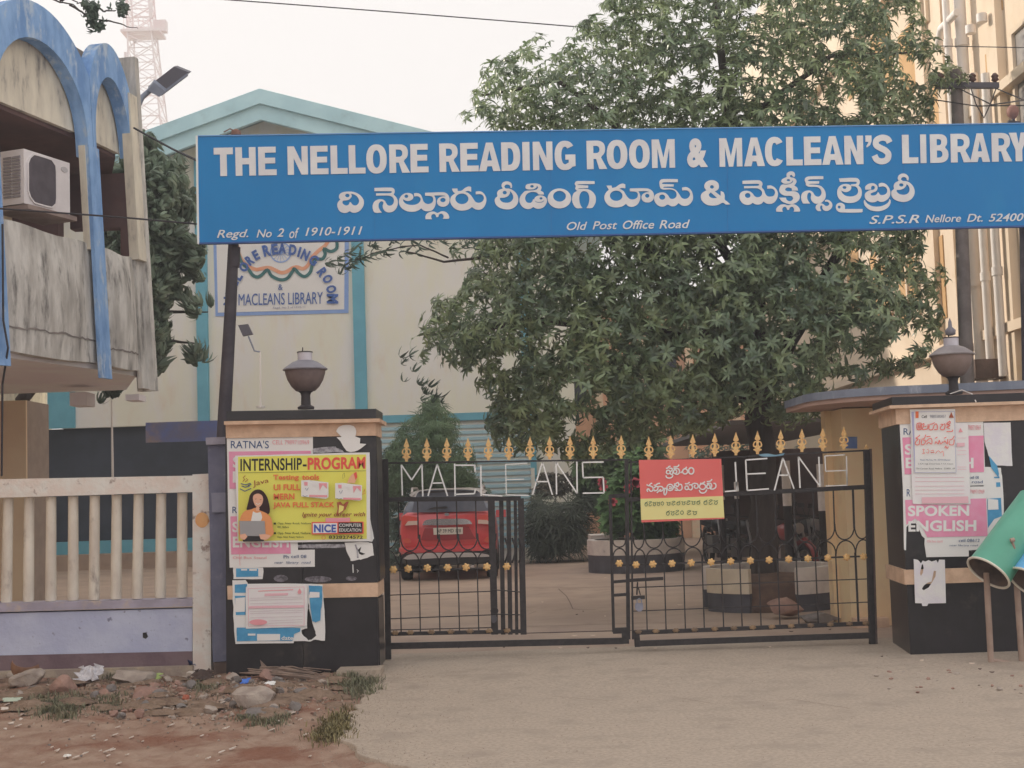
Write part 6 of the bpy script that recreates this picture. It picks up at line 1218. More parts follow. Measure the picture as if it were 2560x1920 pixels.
def whorl(n, L, w, el, droop, jit=.2, seg=3):
    V = []; Fc = []; b = 0
    for k in range(n):
        lv, lf = leafgeo(L * random.uniform(1 - jit, 1 + jit), w, droop * random.uniform(.6, 1.4), seg)
        M = Matrix.Rotation(2 * math.pi * (k + random.uniform(-.25, .25)) / n, 3, 'Z') @ Matrix.Rotation(-R(el + random.uniform(-12, 12)), 3, 'Y')
        V.append(lv @ np.array(M).T); Fc.append(lf + b); b += len(lv)
    return np.concatenate(V), np.concatenate(Fc)
def orient(d, roll):
    z = Vector(d).normalized(); q = z.to_track_quat('Z', 'Y').to_matrix(); return np.array(q @ Matrix.Rotation(roll, 3, 'Z'))
def npmesh(name, V, Fq, mt, parent=None, kind=None, smooth=True, **kw):
    me = bpy.data.meshes.new(name); o0 = wl(parent); V = V - np.array(o0)
    me.vertices.add(len(V)); me.vertices.foreach_set('co', V.astype(np.float32).ravel())
    me.loops.add(Fq.size); me.loops.foreach_set('vertex_index', Fq.astype(np.int32).ravel())
    me.polygons.add(len(Fq)); me.polygons.foreach_set('loop_start', np.arange(0, Fq.size, Fq.shape[1], dtype=np.int32))
    me.polygons.foreach_set('use_smooth', np.full(len(Fq), smooth)); me.materials.append(mt); me.update(calc_edges=True)
    o = link(name, me, parent); WL[o.name] = o0; return tag(o, kind=kind, **kw)
def inpoly(P, x, y):
    c = False; n = len(P)
    for i in range(n):
        x1, y1 = P[i]; x2, y2 = P[i - 1]
        if (y1 > y) != (y2 > y) and x < (x2 - x1) * (y - y1) / (y2 - y1) + x1: c = not c
    return c
def edged(P, x, y):
    m_ = 1e9
    for i in range(len(P)):
        a = P[i - 1]; b = P[i]; dx, dy = b[0] - a[0], b[1] - a[1]; t = max(0, min(1, ((x - a[0]) * dx + (y - a[1]) * dy) / (dx * dx + dy * dy + 1e-9)))
        m_ = min(m_, math.hypot(x - a[0] - t * dx, y - a[1] - t * dy))
    return m_
def crown_pts(P, n, Y, half, holes=(), edge_full=160, hollow=.5, clump=True):
    xs_ = [p[0] for p in P]; ys_ = [p[1] for p in P]; out = []
    while len(out) < n:
        x = random.uniform(min(xs_), max(xs_)); y = random.uniform(min(ys_), max(ys_))
        if not inpoly(P, x, y): continue
        if any(((x - h[0]) / h[2]) ** 2 + ((y - h[1]) / h[3]) ** 2 < random.uniform(.6, 1.3) for h in holes): continue
        d = edged(P, x, y)
        if clump:
            s_ = math.sin(x * .021 + 1.3 * math.sin(y * .017)) + math.sin(y * .027 + 1.1 * math.sin(x * .013 + 2)) + .7 * math.sin(x * .05 + y * .043) + .6 * math.sin(x * .09 - y * .07)
            if d < 24 and s_ < random.uniform(-1.2, .9) * (1 - d / 50): continue
            if s_ < -1.6 and random.random() < .7: continue
        th = half * math.sqrt(min(1, (d + 12) / edge_full)); u = random.uniform(-1, 1)
        if random.random() < hollow: u = math.copysign(abs(u) ** .35, u)
        out.append((at(x, y, Y + th * u), u, d))
    return out
def build_crown(tree, pts, variants, mt, centre, nlead=300, name='leaf_cluster', up=.55, mass='foliage'):
    pts = sorted(pts, key=lambda q: q[0].y); lead = pts[:nlead]; rest = pts[nlead:]
    meshes = []
    for V, Fq in variants:
        o = npmesh(name, V + np.array(wl(tree)) * 0, Fq, mt); meshes.append(o.data); bpy.data.objects.remove(o)
    def dirn(p): 
        d = (p - centre); d.normalize(); d = d * .8 + Vector((random.gauss(0, .35), random.gauss(-.25, .35), up + random.gauss(0, .3))); return d
    for k, (p, u, e) in enumerate(lead):
        o = link(name, meshes[k % len(meshes)], tree); M = Matrix([list(r) for r in orient(dirn(p), random.uniform(0, 6.28))]).to_4x4(); s = random.uniform(.75, 1.15)
        o.matrix_local = Matrix.Translation(p - wl(tree)) @ M @ Matrix.Scale(s, 4)
    VV = []; FF = []; b = 0
    for k, (p, u, e) in enumerate(rest):
        V, Fq = variants[k % len(variants)]; V2 = (V * random.uniform(.75, 1.15)) @ orient(dirn(p), random.uniform(0, 6.28)).T + np.array(p); VV.append(V2); FF.append(Fq + b); b += len(V2)
    if VV: npmesh(mass, np.concatenate(VV), np.concatenate(FF), mt, tree, kind='stuff')
# the big tree
TYc = 18.0
BT = empty('big_tree', at(1912, 1530, TYc), 'big dark green tree with whorled leaves filling the space behind the blue board', 'tree')
crown = [(1330, 345), (1250, 322), (1190, 318), (1150, 290), (1160, 255), (1146, 210), (1190, 185), (1232, 150), (1290, 128), (1330, 95), (1372, 68), (1430, 72), (1460, 50), (1500, 20), (1500, -140), (2250, -140), (2290, -20), (2330, 90), (2370, 140), (2420, 195), (2395, 225), (2340, 235), (2330, 300), (2300, 420), (2340, 560), (2330, 620), (2375, 690), (2350, 740), (2362, 800), (2352, 880), (2320, 930), (2200, 940), (2080, 1010), (2010, 1060), (2070, 1090), (2040, 1110), (1950, 1070), (1870, 1060), (1700, 1110), (1560, 1110), (1470, 1160), (1380, 1150), (1300, 1130), (1240, 1120), (1215, 1050), (1228, 990), (1190, 960), (1130, 935), (1075, 925), (1045, 940), (1025, 880), (1030, 820), (1060, 790), (1085, 740), (1130, 710), (1150, 660), (1118, 620), (1180, 590), (1200, 460), (1300, 400)]
holes = [(1240, 250, 26, 14), (1275, 900, 36, 26), (1430, 980, 40, 30), (1450, 1060, 50, 30), (2020, 850, 26, 20), (2140, 830, 26, 18), (2250, 880, 45, 30), (2140, 900, 40, 24), (2120, 265, 28, 30), (2260, 720, 26, 24), (2330, 650, 24, 30), (2160, 640, 40, 22), (2290, 170, 30, 26), (2250, 60, 30, 30), (2090, 110, 26, 20), (1790, 150, 24, 24), (1880, 180, 22, 20), (1620, 60, 20, 16), (1510, 40, 22, 18), (1320, 160, 22, 14), (2280, 850, 40, 20), (2100, 960, 50, 20), (1500, 1000, 26, 20), (1890, 20, 30, 20)]
ctr = at(1800, 640, TYc)
wv = [whorl(random.choice((3, 4, 5, 6, 7, 8)), random.uniform(.08, .14), random.uniform(.014, .021), random.uniform(-25, 35), random.uniform(.4, 1.3), jit=.35) for _ in range(22)]
pts = crown_pts(crown, 17000, TYc - .2, 1.7, holes, 170)
# hang sparse sprays outside the outline
build_crown(BT, pts, wv, leafm, ctr, 300)
def limb(pts, radii, par, name='limb', mt=None, n=9):
    P = [Vector(p) for p in pts]; Q = []; rr = []
    for i in range(len(P) - 1):
        for j in range(4): t = j / 4; q = P[i].lerp(P[i + 1], t); Q.append(q + Vector((random.gauss(0, .015), random.gauss(0, .015), 0))); rr.append(radii[i] + (radii[i + 1] - radii[i]) * t)
    Q.append(P[-1]); rr.append(radii[-1]); m = MB(); m.tube(Q, rr, n); return m.build(name, mt or barkm, par, smooth=True)
a_ = lambda x, y, dy=0: at(x, y, TYc + dy)
limb([Vector((a_(1914, 1540).x, TYc, -.1)), a_(1914, 1480), a_(1910, 1300), a_(1905, 1130), a_(1890, 980)], [.24, .19, .165, .17, .16], BT, 'trunk', n=12)
for pts_, rd in (([a_(1895, 1030), a_(1780, 850, -.4), a_(1650, 660, -.6), a_(1500, 480, -.3)], [.12, .09, .06, .03]), ([a_(1890, 1000), a_(1900, 750, .3), a_(1850, 450, .4), a_(1800, 100, .3), a_(1780, -60, .2)], [.13, .10, .08, .05, .03]),
                 ([a_(1895, 1000), a_(2010, 800, -.2), a_(2130, 560, -.5), a_(2230, 300, -.3)], [.11, .08, .05, .02]), ([a_(1780, 850, -.4), a_(1560, 820, -.7), a_(1330, 800, -.7), a_(1120, 840, -.5)], [.08, .06, .04, .015]),
                 ([a_(1650, 660, -.6), a_(1450, 560, -.8), a_(1250, 640, -1), a_(1110, 655, -1), a_(1010, 628, -1)], [.05, .035, .02, .014, .008]), ([a_(1900, 750, .3), a_(1650, 400, .2), a_(1400, 200, .1), a_(1200, 240, 0)], [.07, .05, .03, .012]),
                 ([a_(2010, 800, -.2), a_(2180, 780, -.4), a_(2320, 760, -.5)], [.05, .03, .012]), ([a_(1860, 300, .4), a_(2080, 140, .2), a_(2300, 130, 0)], [.05, .03, .012])): limb(pts_, rd, BT)
# thin branch to the left carrying loose leaves in front of the library
br_ = [a_(1120, 645, -1), a_(1050, 612, -1), a_(1000, 618, -1), a_(930, 635, -1), a_(880, 655, -1), a_(850, 668, -1)]
limb(br_, [.012, .010, .008, .006, .005, .003], BT, n=5)
lp = [(a_(random.gauss(0, 16) + x, random.gauss(0, 14) + y, -1 + random.gauss(0, .1)), 0, 0) for x, y, n_ in ((850, 650, 6), (870, 670, 6), (900, 648, 6), (930, 630, 5), (960, 640, 3), (1000, 622, 5), (1040, 610, 5), (985, 600, 3), (880, 632, 4), (1090, 605, 5), (915, 605, 3), (1180, 610, 8), (1210, 640, 5)) for _ in range(n_)]
smallv = [whorl(4, .11, .014, -15, 1.2) for _ in range(4)]
build_crown(BT, lp, smallv, leafd, ctr, 0, mass='loose_leaves', up=-.1)
hl = [(a_(x + random.gauss(0, 10), y + random.gauss(0, 12), -1.2), 0, 0) for x, y in ((1055, 975), (1070, 990), (1045, 960), (1092, 980), (1090, 1000), (1215, 1050), (1225, 1080), (1300, 1120), (1330, 1130), (1440, 1060), (1445, 1030), (1020, 905), (1005, 925), (1260, 1110), (1285, 1140), (1240, 1010)) for _ in range(3)]
build_crown(BT, hl, smallv, leafd, ctr, 0, mass='loose_leaves', up=-.5)

# tree behind the arched building with drooping sprays
DTY = 22.0
DT = empty('drooping_tree', at(420, 1430, DTY), 'dark tree with drooping leaf sprays between the arched building and the library', 'tree')
crown = [(340, 330), (372, 318), (400, 350), (440, 372), (480, 400), (490, 470), (480, 560), (545, 600), (535, 660), (520, 700), (470, 700), (460, 640), (450, 660), (460, 740), (530, 770), (535, 800), (470, 790), (430, 780), (470, 860), (520, 850), (530, 890), (490, 920), (460, 905), (450, 860), (420, 870), (405, 930), (390, 945), (370, 900), (300, 880), (230, 700), (225, 440), (300, 400)]
dv = [whorl(random.choice((5, 7, 8)), random.uniform(.17, .26), .026, random.uniform(-45, -20), 1.3, seg=3) for _ in range(9)]
pts = crown_pts(crown, 2600, DTY, 1.6, [(420, 650, 16, 10), (415, 740, 24, 14), (445, 820, 22, 14), (455, 690, 20, 14)], 110)
build_crown(DT, pts, dv, mat('soft_leaf', '728570', '596c5b', rough=.45, scale=1.3, island=.45, transl=.3, spec=.5), at(380, 600, DTY), 200, up=-.05)
limb([Vector((at(30, 1400, DTY).x, DTY, 0)), at(60, 1000, DTY), at(220, 760, DTY), at(380, 450, DTY)], [.14, .11, .08, .03], DT, 'trunk')
for q in (((320, 760), (400, 690), (500, 640)), ((320, 820), (420, 780), (520, 780)), ((310, 900), (410, 850), (500, 860)), ((330, 600), (420, 520), (470, 460))): limb([at(x, y, DTY) for x, y in q], [.05, .03, .01], DT, n=6)
# leafy twigs over the arched roof
TWG = empty('leafy_twigs', at(60, 20, 15.5), 'bare twigs with two small leaf clumps poking over the roof at top left', 'twigs')
for q in (((90, -20), (150, 5), (185, 12), (225, 48)), ((150, 5), (165, -6), (200, 10), (245, -8)), ((180, 12), (215, 40), (230, 60)), ((240, 20), (262, 28), (290, 26)), ((250, 50), (280, 52), (320, 66), (345, 72))): limb([at(x, y, 15.8) for x, y in q], [.014, .010, .006, .003][:len(q)], TWG, 'twig', n=5)
for (cx_, cy_, n_, rx_, ry_) in ((232, 35, 60, 18, 28), (305, 22, 40, 18, 16), (240, 66, 34, 20, 10), (215, 14, 16, 8, 8)):
    build_crown(TWG, [(at(cx_ + random.gauss(0, rx_ * .5), cy_ + random.gauss(0, ry_ * .5), 15.8 + random.gauss(0, .08)), 0, 0) for _ in range(n_)], [whorl(4, .075, .012, -20, 1, seg=2) for _ in range(4)], leafd, at(cx_, cy_, 16), 0, up=-.2, mass='leaf_clump')
# hanging tuft under the slab with its pale stalk
HT = empty('potted_palm_tuft', at(280, 1150, 20), 'drooping green tuft on a thin pale stalk under the balcony', 'plant')
m = MB(); m.tube([Vector((at(281, 1150, 20).x, 20, 0)), at(281, 1140, 20), at(279, 1000, 20)], [.02, .02, .012], 6); m.build('stalk', rb_p, HT)
build_crown(HT, [(at(275 + random.gauss(0, 14), 975 + random.gauss(0, 14), 20 + random.gauss(0, .08)), 0, 0) for _ in range(70)], dv, leafd, at(275, 960, 20), 0, up=-.6, mass='fronds')
# ferny sapling in front of the library
SPL_ = empty('ferny_sapling', at(1085, 1420, 29), 'feathery young tree in front of the library wall behind the red car', 'tree')
pts = crown_pts([(1090, 980), (1110, 1010), (1150, 1050), (1180, 1100), (1190, 1180), (1200, 1240), (960, 1250), (965, 1130), (985, 1080), (1030, 1040), (1062, 1000)], 1100, 29, 1.2, [(1030, 1080, 14, 8), (1150, 1090, 14, 8), (1090, 1120, 20, 8), (1010, 1150, 20, 10), (1160, 1160, 18, 10)], 80)
build_crown(SPL_, pts, [whorl(9, .20, .009, -5, .9, seg=2) for _ in range(6)], fernm, at(1085, 1150, 29), 150, up=.2)
limb([Vector((at(1088, 1400, 29).x, 29, 0)), at(1088, 1200, 29), at(1090, 1030, 29)], [.06, .04, .01], SPL_, 'trunk', n=7)
# dark hedge mass left of and behind the car
def bush(name, lab, poly, Y, half, n, var, mt, cat='shrub', lead=60, up=.4, group=None):
    b = empty(name, at(sum(p[0] for p in poly) / len(poly), max(p[1] for p in poly), Y), lab, cat, group)
    pts = crown_pts(poly, n, Y, half, (), 60); build_crown(b, pts, var, mt, at(sum(p[0] for p in poly) / len(poly), max(p[1] for p in poly) + 30, Y), lead, up=up); return b
bv = [whorl(7, .16, .026, 10, .6, seg=2) for _ in range(5)]
bush('hedge', 'dark hedge behind the red car and left gate leaf', [(950, 1130), (1000, 1100), (1100, 1140), (1190, 1190), (1220, 1230), (1215, 1400), (950, 1420)], 30.5, 1.0, 1100, bv, leafd, cat='hedge')
cv = [whorl(14, .42, .014, 28, 1.0, seg=3) for _ in range(4)]
bush('cycad_shrub', 'dark spiky shrub to the left of the white planter in the opening', [(1315, 1290), (1340, 1250), (1400, 1235), (1460, 1240), (1490, 1290), (1480, 1330), (1500, 1370), (1440, 1385), (1330, 1392)], 31.5, .7, 260, cv, mat('olive_dark_leaf', '4a5445', '3c463c', rough=.6, island=.3), lead=80)
bush('dry_shrub', 'brownish shrub against the banded wall end', [(1325, 1200), (1360, 1180), (1450, 1190), (1460, 1240), (1330, 1280)], 33.2, .5, 260, bv, mat('brown_leaf', '5c5648', '4c483e', rough=.7, island=.3), lead=40)
bush('garden_shrub', 'leafy green shrub mass behind the opening above the white planter', [(1440, 1120), (1520, 1090), (1600, 1080), (1680, 1100), (1700, 1200), (1690, 1330), (1560, 1350), (1480, 1300), (1445, 1200)], 32.5, 1.2, 1200, [whorl(6, .26, .05, 20, .7, seg=2) for _ in range(5)], mat('mid_leaf', '56703f', '465c3a', rough=.55, island=.35, transl=.15))
bush('garden_shrub', 'dull green shrub behind the letters of the right gate leaf', [(1690, 1060), (1780, 1050), (1880, 1100), (2100, 1090), (2130, 1180), (2120, 1260), (1700, 1280)], 34.0, 1.2, 900, bv, leafd)
# flowering plant in the black and white planter
whitep_ = mat('planter_white', 'cfc6be', 'c0b6b0', rough=.85, scale=4, stain='99908c', sscale=4, samt=(.58, .75)); planterb = mat('planter_dark', '57565e', '4c4b53', rough=.85, scale=4)
def ringwall(c, r, z0, z1, a0, a1, thk, name, mt, par, n=20):
    m = MB(); pi_ = []
    for k in range(n + 1):
        a = a0 + (a1 - a0) * k / n; pi_.append((math.cos(a), math.sin(a)))
    for (ca, sa), (cb, sb) in zip(pi_[:-1], pi_[1:]):
        q = [(c.x + ca * (r - thk), c.y + sa * (r - thk)), (c.x + ca * r, c.y + sa * r), (c.x + cb * r, c.y + sb * r), (c.x + cb * (r - thk), c.y + sb * (r - thk))]
        m.hexa([Vector((x, y, z0)) for x, y in q], [Vector((x, y, z1)) for x, y in q])
    return m.build(name, mt, par, smooth=30)
PY_ = 27.0; c = at(1592, 1430, PY_); c.z = .062
PL1 = empty('planter', c, 'round white topped planter with dark base behind the left post of the right gate leaf', 'planter', 'round black and white planters')
H0 = at(1592, 1388, PY_ - .85).z; H1 = at(1592, 1350, PY_ - .85).z
ringwall(c, .92, .06, H0, 0, 6.2832, .12, 'base_band', planterb, PL1, 40); ringwall(c, .93, H0 + .001, H1, 0, 6.2832, .13, 'white_band', whitep_, PL1, 40)
m = MB(); m.lathe((c.x, c.y, H1 - .1), [(0.01, 0), (.79, 0), (.79, .01), (.01, .02)], 24); m.build('soil', mat('soil', '5a4a40', '4a3d36', rough=.95, scale=8, bump=.6), PL1)
c2_ = at(1520, 1405, 28.5); c2_.z = .062; P2_ = empty('planter', c2_, 'white and dark painted planter block just left of the right gate leaf', 'planter', 'round black and white planters')
m = MB(); x0 = at(1481, 1400, 28).x; x1 = at(1545, 1400, 28).x; m.bb(x0, x1, 28, 29, .06, at(1500, 1372, 28).z); m.build('base_band', planterb, P2_); m = MB(); m.bb(x0 - .02, x1, 27.98, 29, at(1500, 1372, 28).z + .001, at(1500, 1338, 28).z); m.build('white_band', whitep_, P2_)
fb = bush('flowering_bush', 'light green bush with pink flowers growing in the round planter', [(1480, 1300), (1500, 1270), (1540, 1180), (1600, 1120), (1660, 1180), (1700, 1290), (1700, 1345), (1610, 1352), (1490, 1345)], 27.2, .7, 900, [whorl(6, .17, .045, 20, .5, seg=2) for _ in range(5)], leafy, lead=120)
pk = mat('pink_petal', 'd2566a', 'c8485e', rough=.6)
for (x, y) in ((1505, 1205), (1570, 1222), (1592, 1208), (1532, 1254), (1508, 1217), (1585, 1205)):
    m = MB(); p = at(x, y, 26.4)
    for k in range(5): a = k * 1.257; m.box(p + Vector((.045 * math.cos(a), 0, .045 * math.sin(a))), (.042, .015, .03), Matrix.Rotation(-a, 3, 'Y'))
    m.build('flower', pk, fb)
bush('potted_greens', 'bright low greens spilling over the white and dark block', [(1475, 1340), (1490, 1310), (1520, 1300), (1545, 1320), (1550, 1345)], 28.2, .3, 130, [whorl(6, .13, .035, 15, .5, seg=2) for _ in range(4)], leafy, lead=30)
# broken planter round the big tree
c = Vector((a_(1925, 1500).x, TYc - .05, .062)); zb_ = at(1840, 1486, TYc - .75).z; zt2 = at(1840, 1424, TYc - .75).z
PL3 = empty('planter', c, 'broken round planter with white top and dark base round the big tree trunk', 'planter', 'round black and white planters')
ringwall(c, .86, .06, zb_, R(196), R(243), .1, 'base_band', planterb, PL3); ringwall(c, .87, zb_ + .001, zt2, R(196), R(243), .11, 'white_band', mat('planter_cream', 'cdbfa8', 'c2b49e', rough=.85, scale=4), PL3)
ringwall(c, .86, .06, zb_ - .02, R(283), R(345), .1, 'base_band', planterb, PL3); ringwall(c, .87, zb_ - .019, zt2, R(283), R(345), .11, 'white_band', whitep_, PL3)
ringwall(c, .86, .06, zb_, R(20), R(160), .1, 'base_band', planterb, PL3); ringwall(c, .87, zb_ + .001, zt2, R(20), R(160), .11, 'white_band', whitep_, PL3)
m = MB(); m.lathe((c.x, c.y - .02, .062), [(.80, 0), (.78, .1), (.68, .32), (.4, .42), (.02, .45)], 24); m.build('earth', mat('earth', '6e5648', '5c473d', rough=.95, scale=6, bump=.9, bscale=12), PL3, smooth=True)
# bits lying on the yard by the planter
def rock(p, s, mt, lab, name='stone', cat='stone', group=None, flat=.6, seed=None):
    rr_ = random.Random(seed if seed is not None else random.random()); m = MB(); bmm = bmesh.new(); bmesh.ops.create_icosphere(bmm, subdivisions=1 if max(s) < .03 else 2 if max(s) < .1 else 3, radius=1.0)
    ph = [rr_.uniform(0, 6) for _ in range(6)]; cut = [Vector((rr_.gauss(0, 1), rr_.gauss(0, 1), rr_.gauss(0, 1))).normalized() for _ in range(9)]
    vs_ = []
    for v in bmm.verts:
        q = v.co.copy()
        for cc in cut: dd_ = q.dot(cc); q = q - cc * max(0, dd_ - .55)
        q *= 1 + .09 * math.sin(q.x * 4 + ph[0]) * math.cos(q.y * 5 + ph[1]) + .035 * math.sin(q.x * 13 + ph[2]) * math.sin(q.y * 11 + ph[3]) * math.cos(q.z * 12 + ph[4]) + (rr_.uniform(-.02, .02) if max(s) > .03 else 0); vs_.append(Vector((q.x * s[0], q.y * s[1], q.z * s[2])))
    fs_ = [[v.index for v in f.verts] for f in bmm.faces]; bmm.free(); rz = Matrix.Rotation(rr_.uniform(0, 6.28), 3, 'Z')
    m.add([p + rz @ q for q in vs_], fs_); return m.build(name, mt, label=lab, cat=cat, group=group)
stn = mat('dusty_stone', 'a3968b', '8d8078', rough=.95, scale=9, bump=.6, bscale=30); stn2 = mat('pink_stone', '9c7a6c', '8a6c62', rough=.95, scale=8, bump=.5); stn3 = mat('grey_stone', '7b7472', '6c6663', rough=.95, scale=8, bump=.5)
brick = mat('broken_brick', 'b5674c', 'a65c44', rough=.95, scale=10, bump=.5); chip = mat('pale_chip', 'c9bfb6', 'bdb2a8', rough=.9, scale=14)
p = gnd(1960, 1545, .065); rock(p + Vector((.05, 0, .1)), (.28, .2, .14), stn2, 'brown boulder on the yard just inside the right gate leaf'); p = gnd(1980, 1520, .065); rock(p + Vector((0, .1, .24)), (.10, .08, .07), chip, 'pale round stone lying on the brown boulder')
p = gnd(2035, 1560, .065); rock(p + Vector((.05, .1, .06)), (.30, .25, .08), stn3, 'low grey rubble slab behind the right end of the gate')
# shed columns and parking bay
posm = mat('post_white', 'd0c8c6', 'c4bbb8', rough=.6, scale=6)
SHD = empty('parking_shed', at(1960, 1400, 30), 'dark open parking shed behind the right gate leaf', 'shed')
m = MB(); m.bb(at(1790, 1300, 31).x, at(2140, 1300, 31).x, 31, 31.2, .06, 2.4); m.build('rear_wall', mat('shed_shade_brown', '5d4d4c', '504242', rough=.9, scale=1), SHD)  # dark brown paints the shade at the back of the shed
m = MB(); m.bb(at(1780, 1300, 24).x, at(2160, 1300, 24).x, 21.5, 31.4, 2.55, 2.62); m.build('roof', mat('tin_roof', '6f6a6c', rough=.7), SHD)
for (x0, x1, yt, ym, yb, Y) in ((1800, 1817, 1163, 1250, 1350, 26), (1843, 1855, 1205, 1247, 1395, 25), (1966, 1988, 1152, 1265, 1440, 22), (2055, 2077, 1160, 1277, 1450, 21.5)):
    b = at((x0 + x1) / 2, yb, Y); PO = empty('painted_post', Vector((b.x, b.y, .06)), {1800: 'leftmost white topped black post behind the notice board', 1843: 'short topped black post just right of the notice board', 1966: 'white topped black post behind letter A of the right leaf', 2055: 'white topped black post behind the last letter of the right leaf'}[x0], 'post', 'painted posts of the parking shed')
    r = (x1 - x0) / 2 * Y / FPX; zt_ = at(x0, yt, Y).z; zm = at(x0, ym, Y).z
    m = MB(); m.tube([(b.x, b.y, .06), (b.x, b.y, zm)], r * .95, 12); m.build('black_section', black_iron, PO, smooth=50); m = MB(); m.tube([(b.x, b.y, zm), (b.x, b.y, max(zt_, zm + .3))], r, 12); m.build('white_section', posm, PO, smooth=50)
# motorbikes
mcb = mat('bike_black', '2c2a2e', rough=.35, spec=.5); mcs = mat('bike_metal', '8b8788', rough=.35, metal=.7); mcr = mat('bike_red', '8a2c30', rough=.35, coat=.4); mcseat = mat('bike_seat', '2f2c2e', rough=.7)
def bike(px, py, Y, rz, lab, tank):
    b = at(px, py, Y); b.z = .062; o_ = empty('motorcycle', b, lab, 'motorcycle', 'motorcycles under the shed'); Mz = Matrix.Rotation(R(rz), 3, 'Z'); T_ = lambda v: b + Mz @ Vector(v)
    for y_ in (-.64, .64):
        m = MB(); m.tube([T_((0, y_ + .28 * math.cos(a), .30 + .28 * math.sin(a))) for a in np.linspace(0, 6.283, 25)[:-1]], .05, 8, close=True); w_ = m.build('wheel', tyre, o_, smooth=True)
        m = MB(); m.tube([T_((0, y_ + .235 * math.cos(a), .30 + .235 * math.sin(a))) for a in np.linspace(0, 6.283, 21)[:-1]], .014, 5, close=True)
        for k in range(10): a = k * .6283; m.tube([T_((0, y_, .3)), T_((0, y_ + .23 * math.cos(a), .3 + .23 * math.sin(a)))], .006, 3)
        m.tube([T_((-.06, y_, .3)), T_((.06, y_, .3))], .05, 8); m.build('rim', mcs, w_)
    m = MB()
    for s_ in (-1, 1):
        m = MB(); m.tube([T_((s_ * .09, -.64, .3)), T_((s_ * .09, -.40, .92))], .022, 6); m.build('fork', mcs, o_); m = MB(); m.tube([T_((s_ * .08, .64, .3)), T_((s_ * .08, .5, .62))], .025, 6); m.build('rear_shock', mcs, o_)
    m = MB(); m.tube([T_((0, -.40, .85)), T_((0, -.15, .45)), T_((0, .25, .4)), T_((0, .35, .7)), T_((0, -.35, .8))], .025, 6); m.build('frame', mcb, o_)
    m = MB(); m.box(T_((0, .05, .42)), (.14, .2, .17), Mz); m.tube([T_((.14, -.05, .3)), T_((.16, .3, .28)), T_((.17, .8, .36))], .04, 8); m.build('engine', mcs, o_)
    m = MB(); m.lathe(T_((0, -.12, .80)), [(.02, -.14), (.10, -.12), (.14, -.02), (.13, .08), (.06, .13), (.01, .14)], 14, Mz @ Matrix.Scale(1.6, 3, Vector((0, 1, 0)))); m.build('tank', tank, o_, smooth=True)
    m = MB(); m.hexa([T_(v) for v in ((-.11, .1, .74), (.11, .1, .74), (.12, .78, .80), (-.12, .78, .80))], [T_(v) for v in ((-.10, .1, .83), (.10, .1, .83), (.11, .78, .90), (-.11, .78, .90))]); m.build('seat', mcseat, o_)
    m = MB(); m.tube([T_((-.36, -.28, 1.02)), T_((-.2, -.36, 1.0)), T_((0, -.40, .97)), T_((.2, -.36, 1.0)), T_((.36, -.28, 1.02))], .014, 6); m.build('handlebar', mcb, o_)
    m = MB(); m.lathe(T_((0, -.5, .86)), [(.02, -.02), (.085, -.01), (.09, .05), (.05, .1)], 14, Mz @ Matrix.Rotation(R(-90), 3, 'X')); m.build('headlight', mcs, o_, smooth=40)
    for s_ in (-1, 1):
        m = MB(); m.tube([T_((s_ * .25, -.34, 1.0)), T_((s_ * .3, -.36, 1.18))], .008, 4); m.box(T_((s_ * .31, -.36, 1.2)), (.055, .01, .035), Mz); m.build('mirror', mcb, o_)
    m = MB(); m.tube([T_((0, y_, z_)) for y_, z_ in ((-.95, .35), (-.88, .55), (-.66, .68), (-.4, .6))], .05, 6); m.build('front_mudguard', tank, o_, smooth=True)
    m = MB(); m.tube([T_((0, y_, z_)) for y_, z_ in ((.5, .68), (.8, .72), (.95, .55))], .05, 6); m.build('rear_mudguard', mcb, o_, smooth=True); return o_
bike(1962, 1440, 22.5, 20, 'red and black motorcycle behind letter A of the right gate leaf', mcr)
bike(2070, 1425, 23.5, -25, 'black motorcycle nearest the gatehouse column', mcb)
bike(1860, 1405, 26.0, 15, 'dark motorcycle just right of the notice board', mcb)
bike(1795, 1395, 28.0, 8, 'farthest motorcycle, half hidden under the notice board', mcb)
bike(2020, 1405, 25.5, 5, 'dark motorcycle in the middle of the shed between two painted posts', mcb)

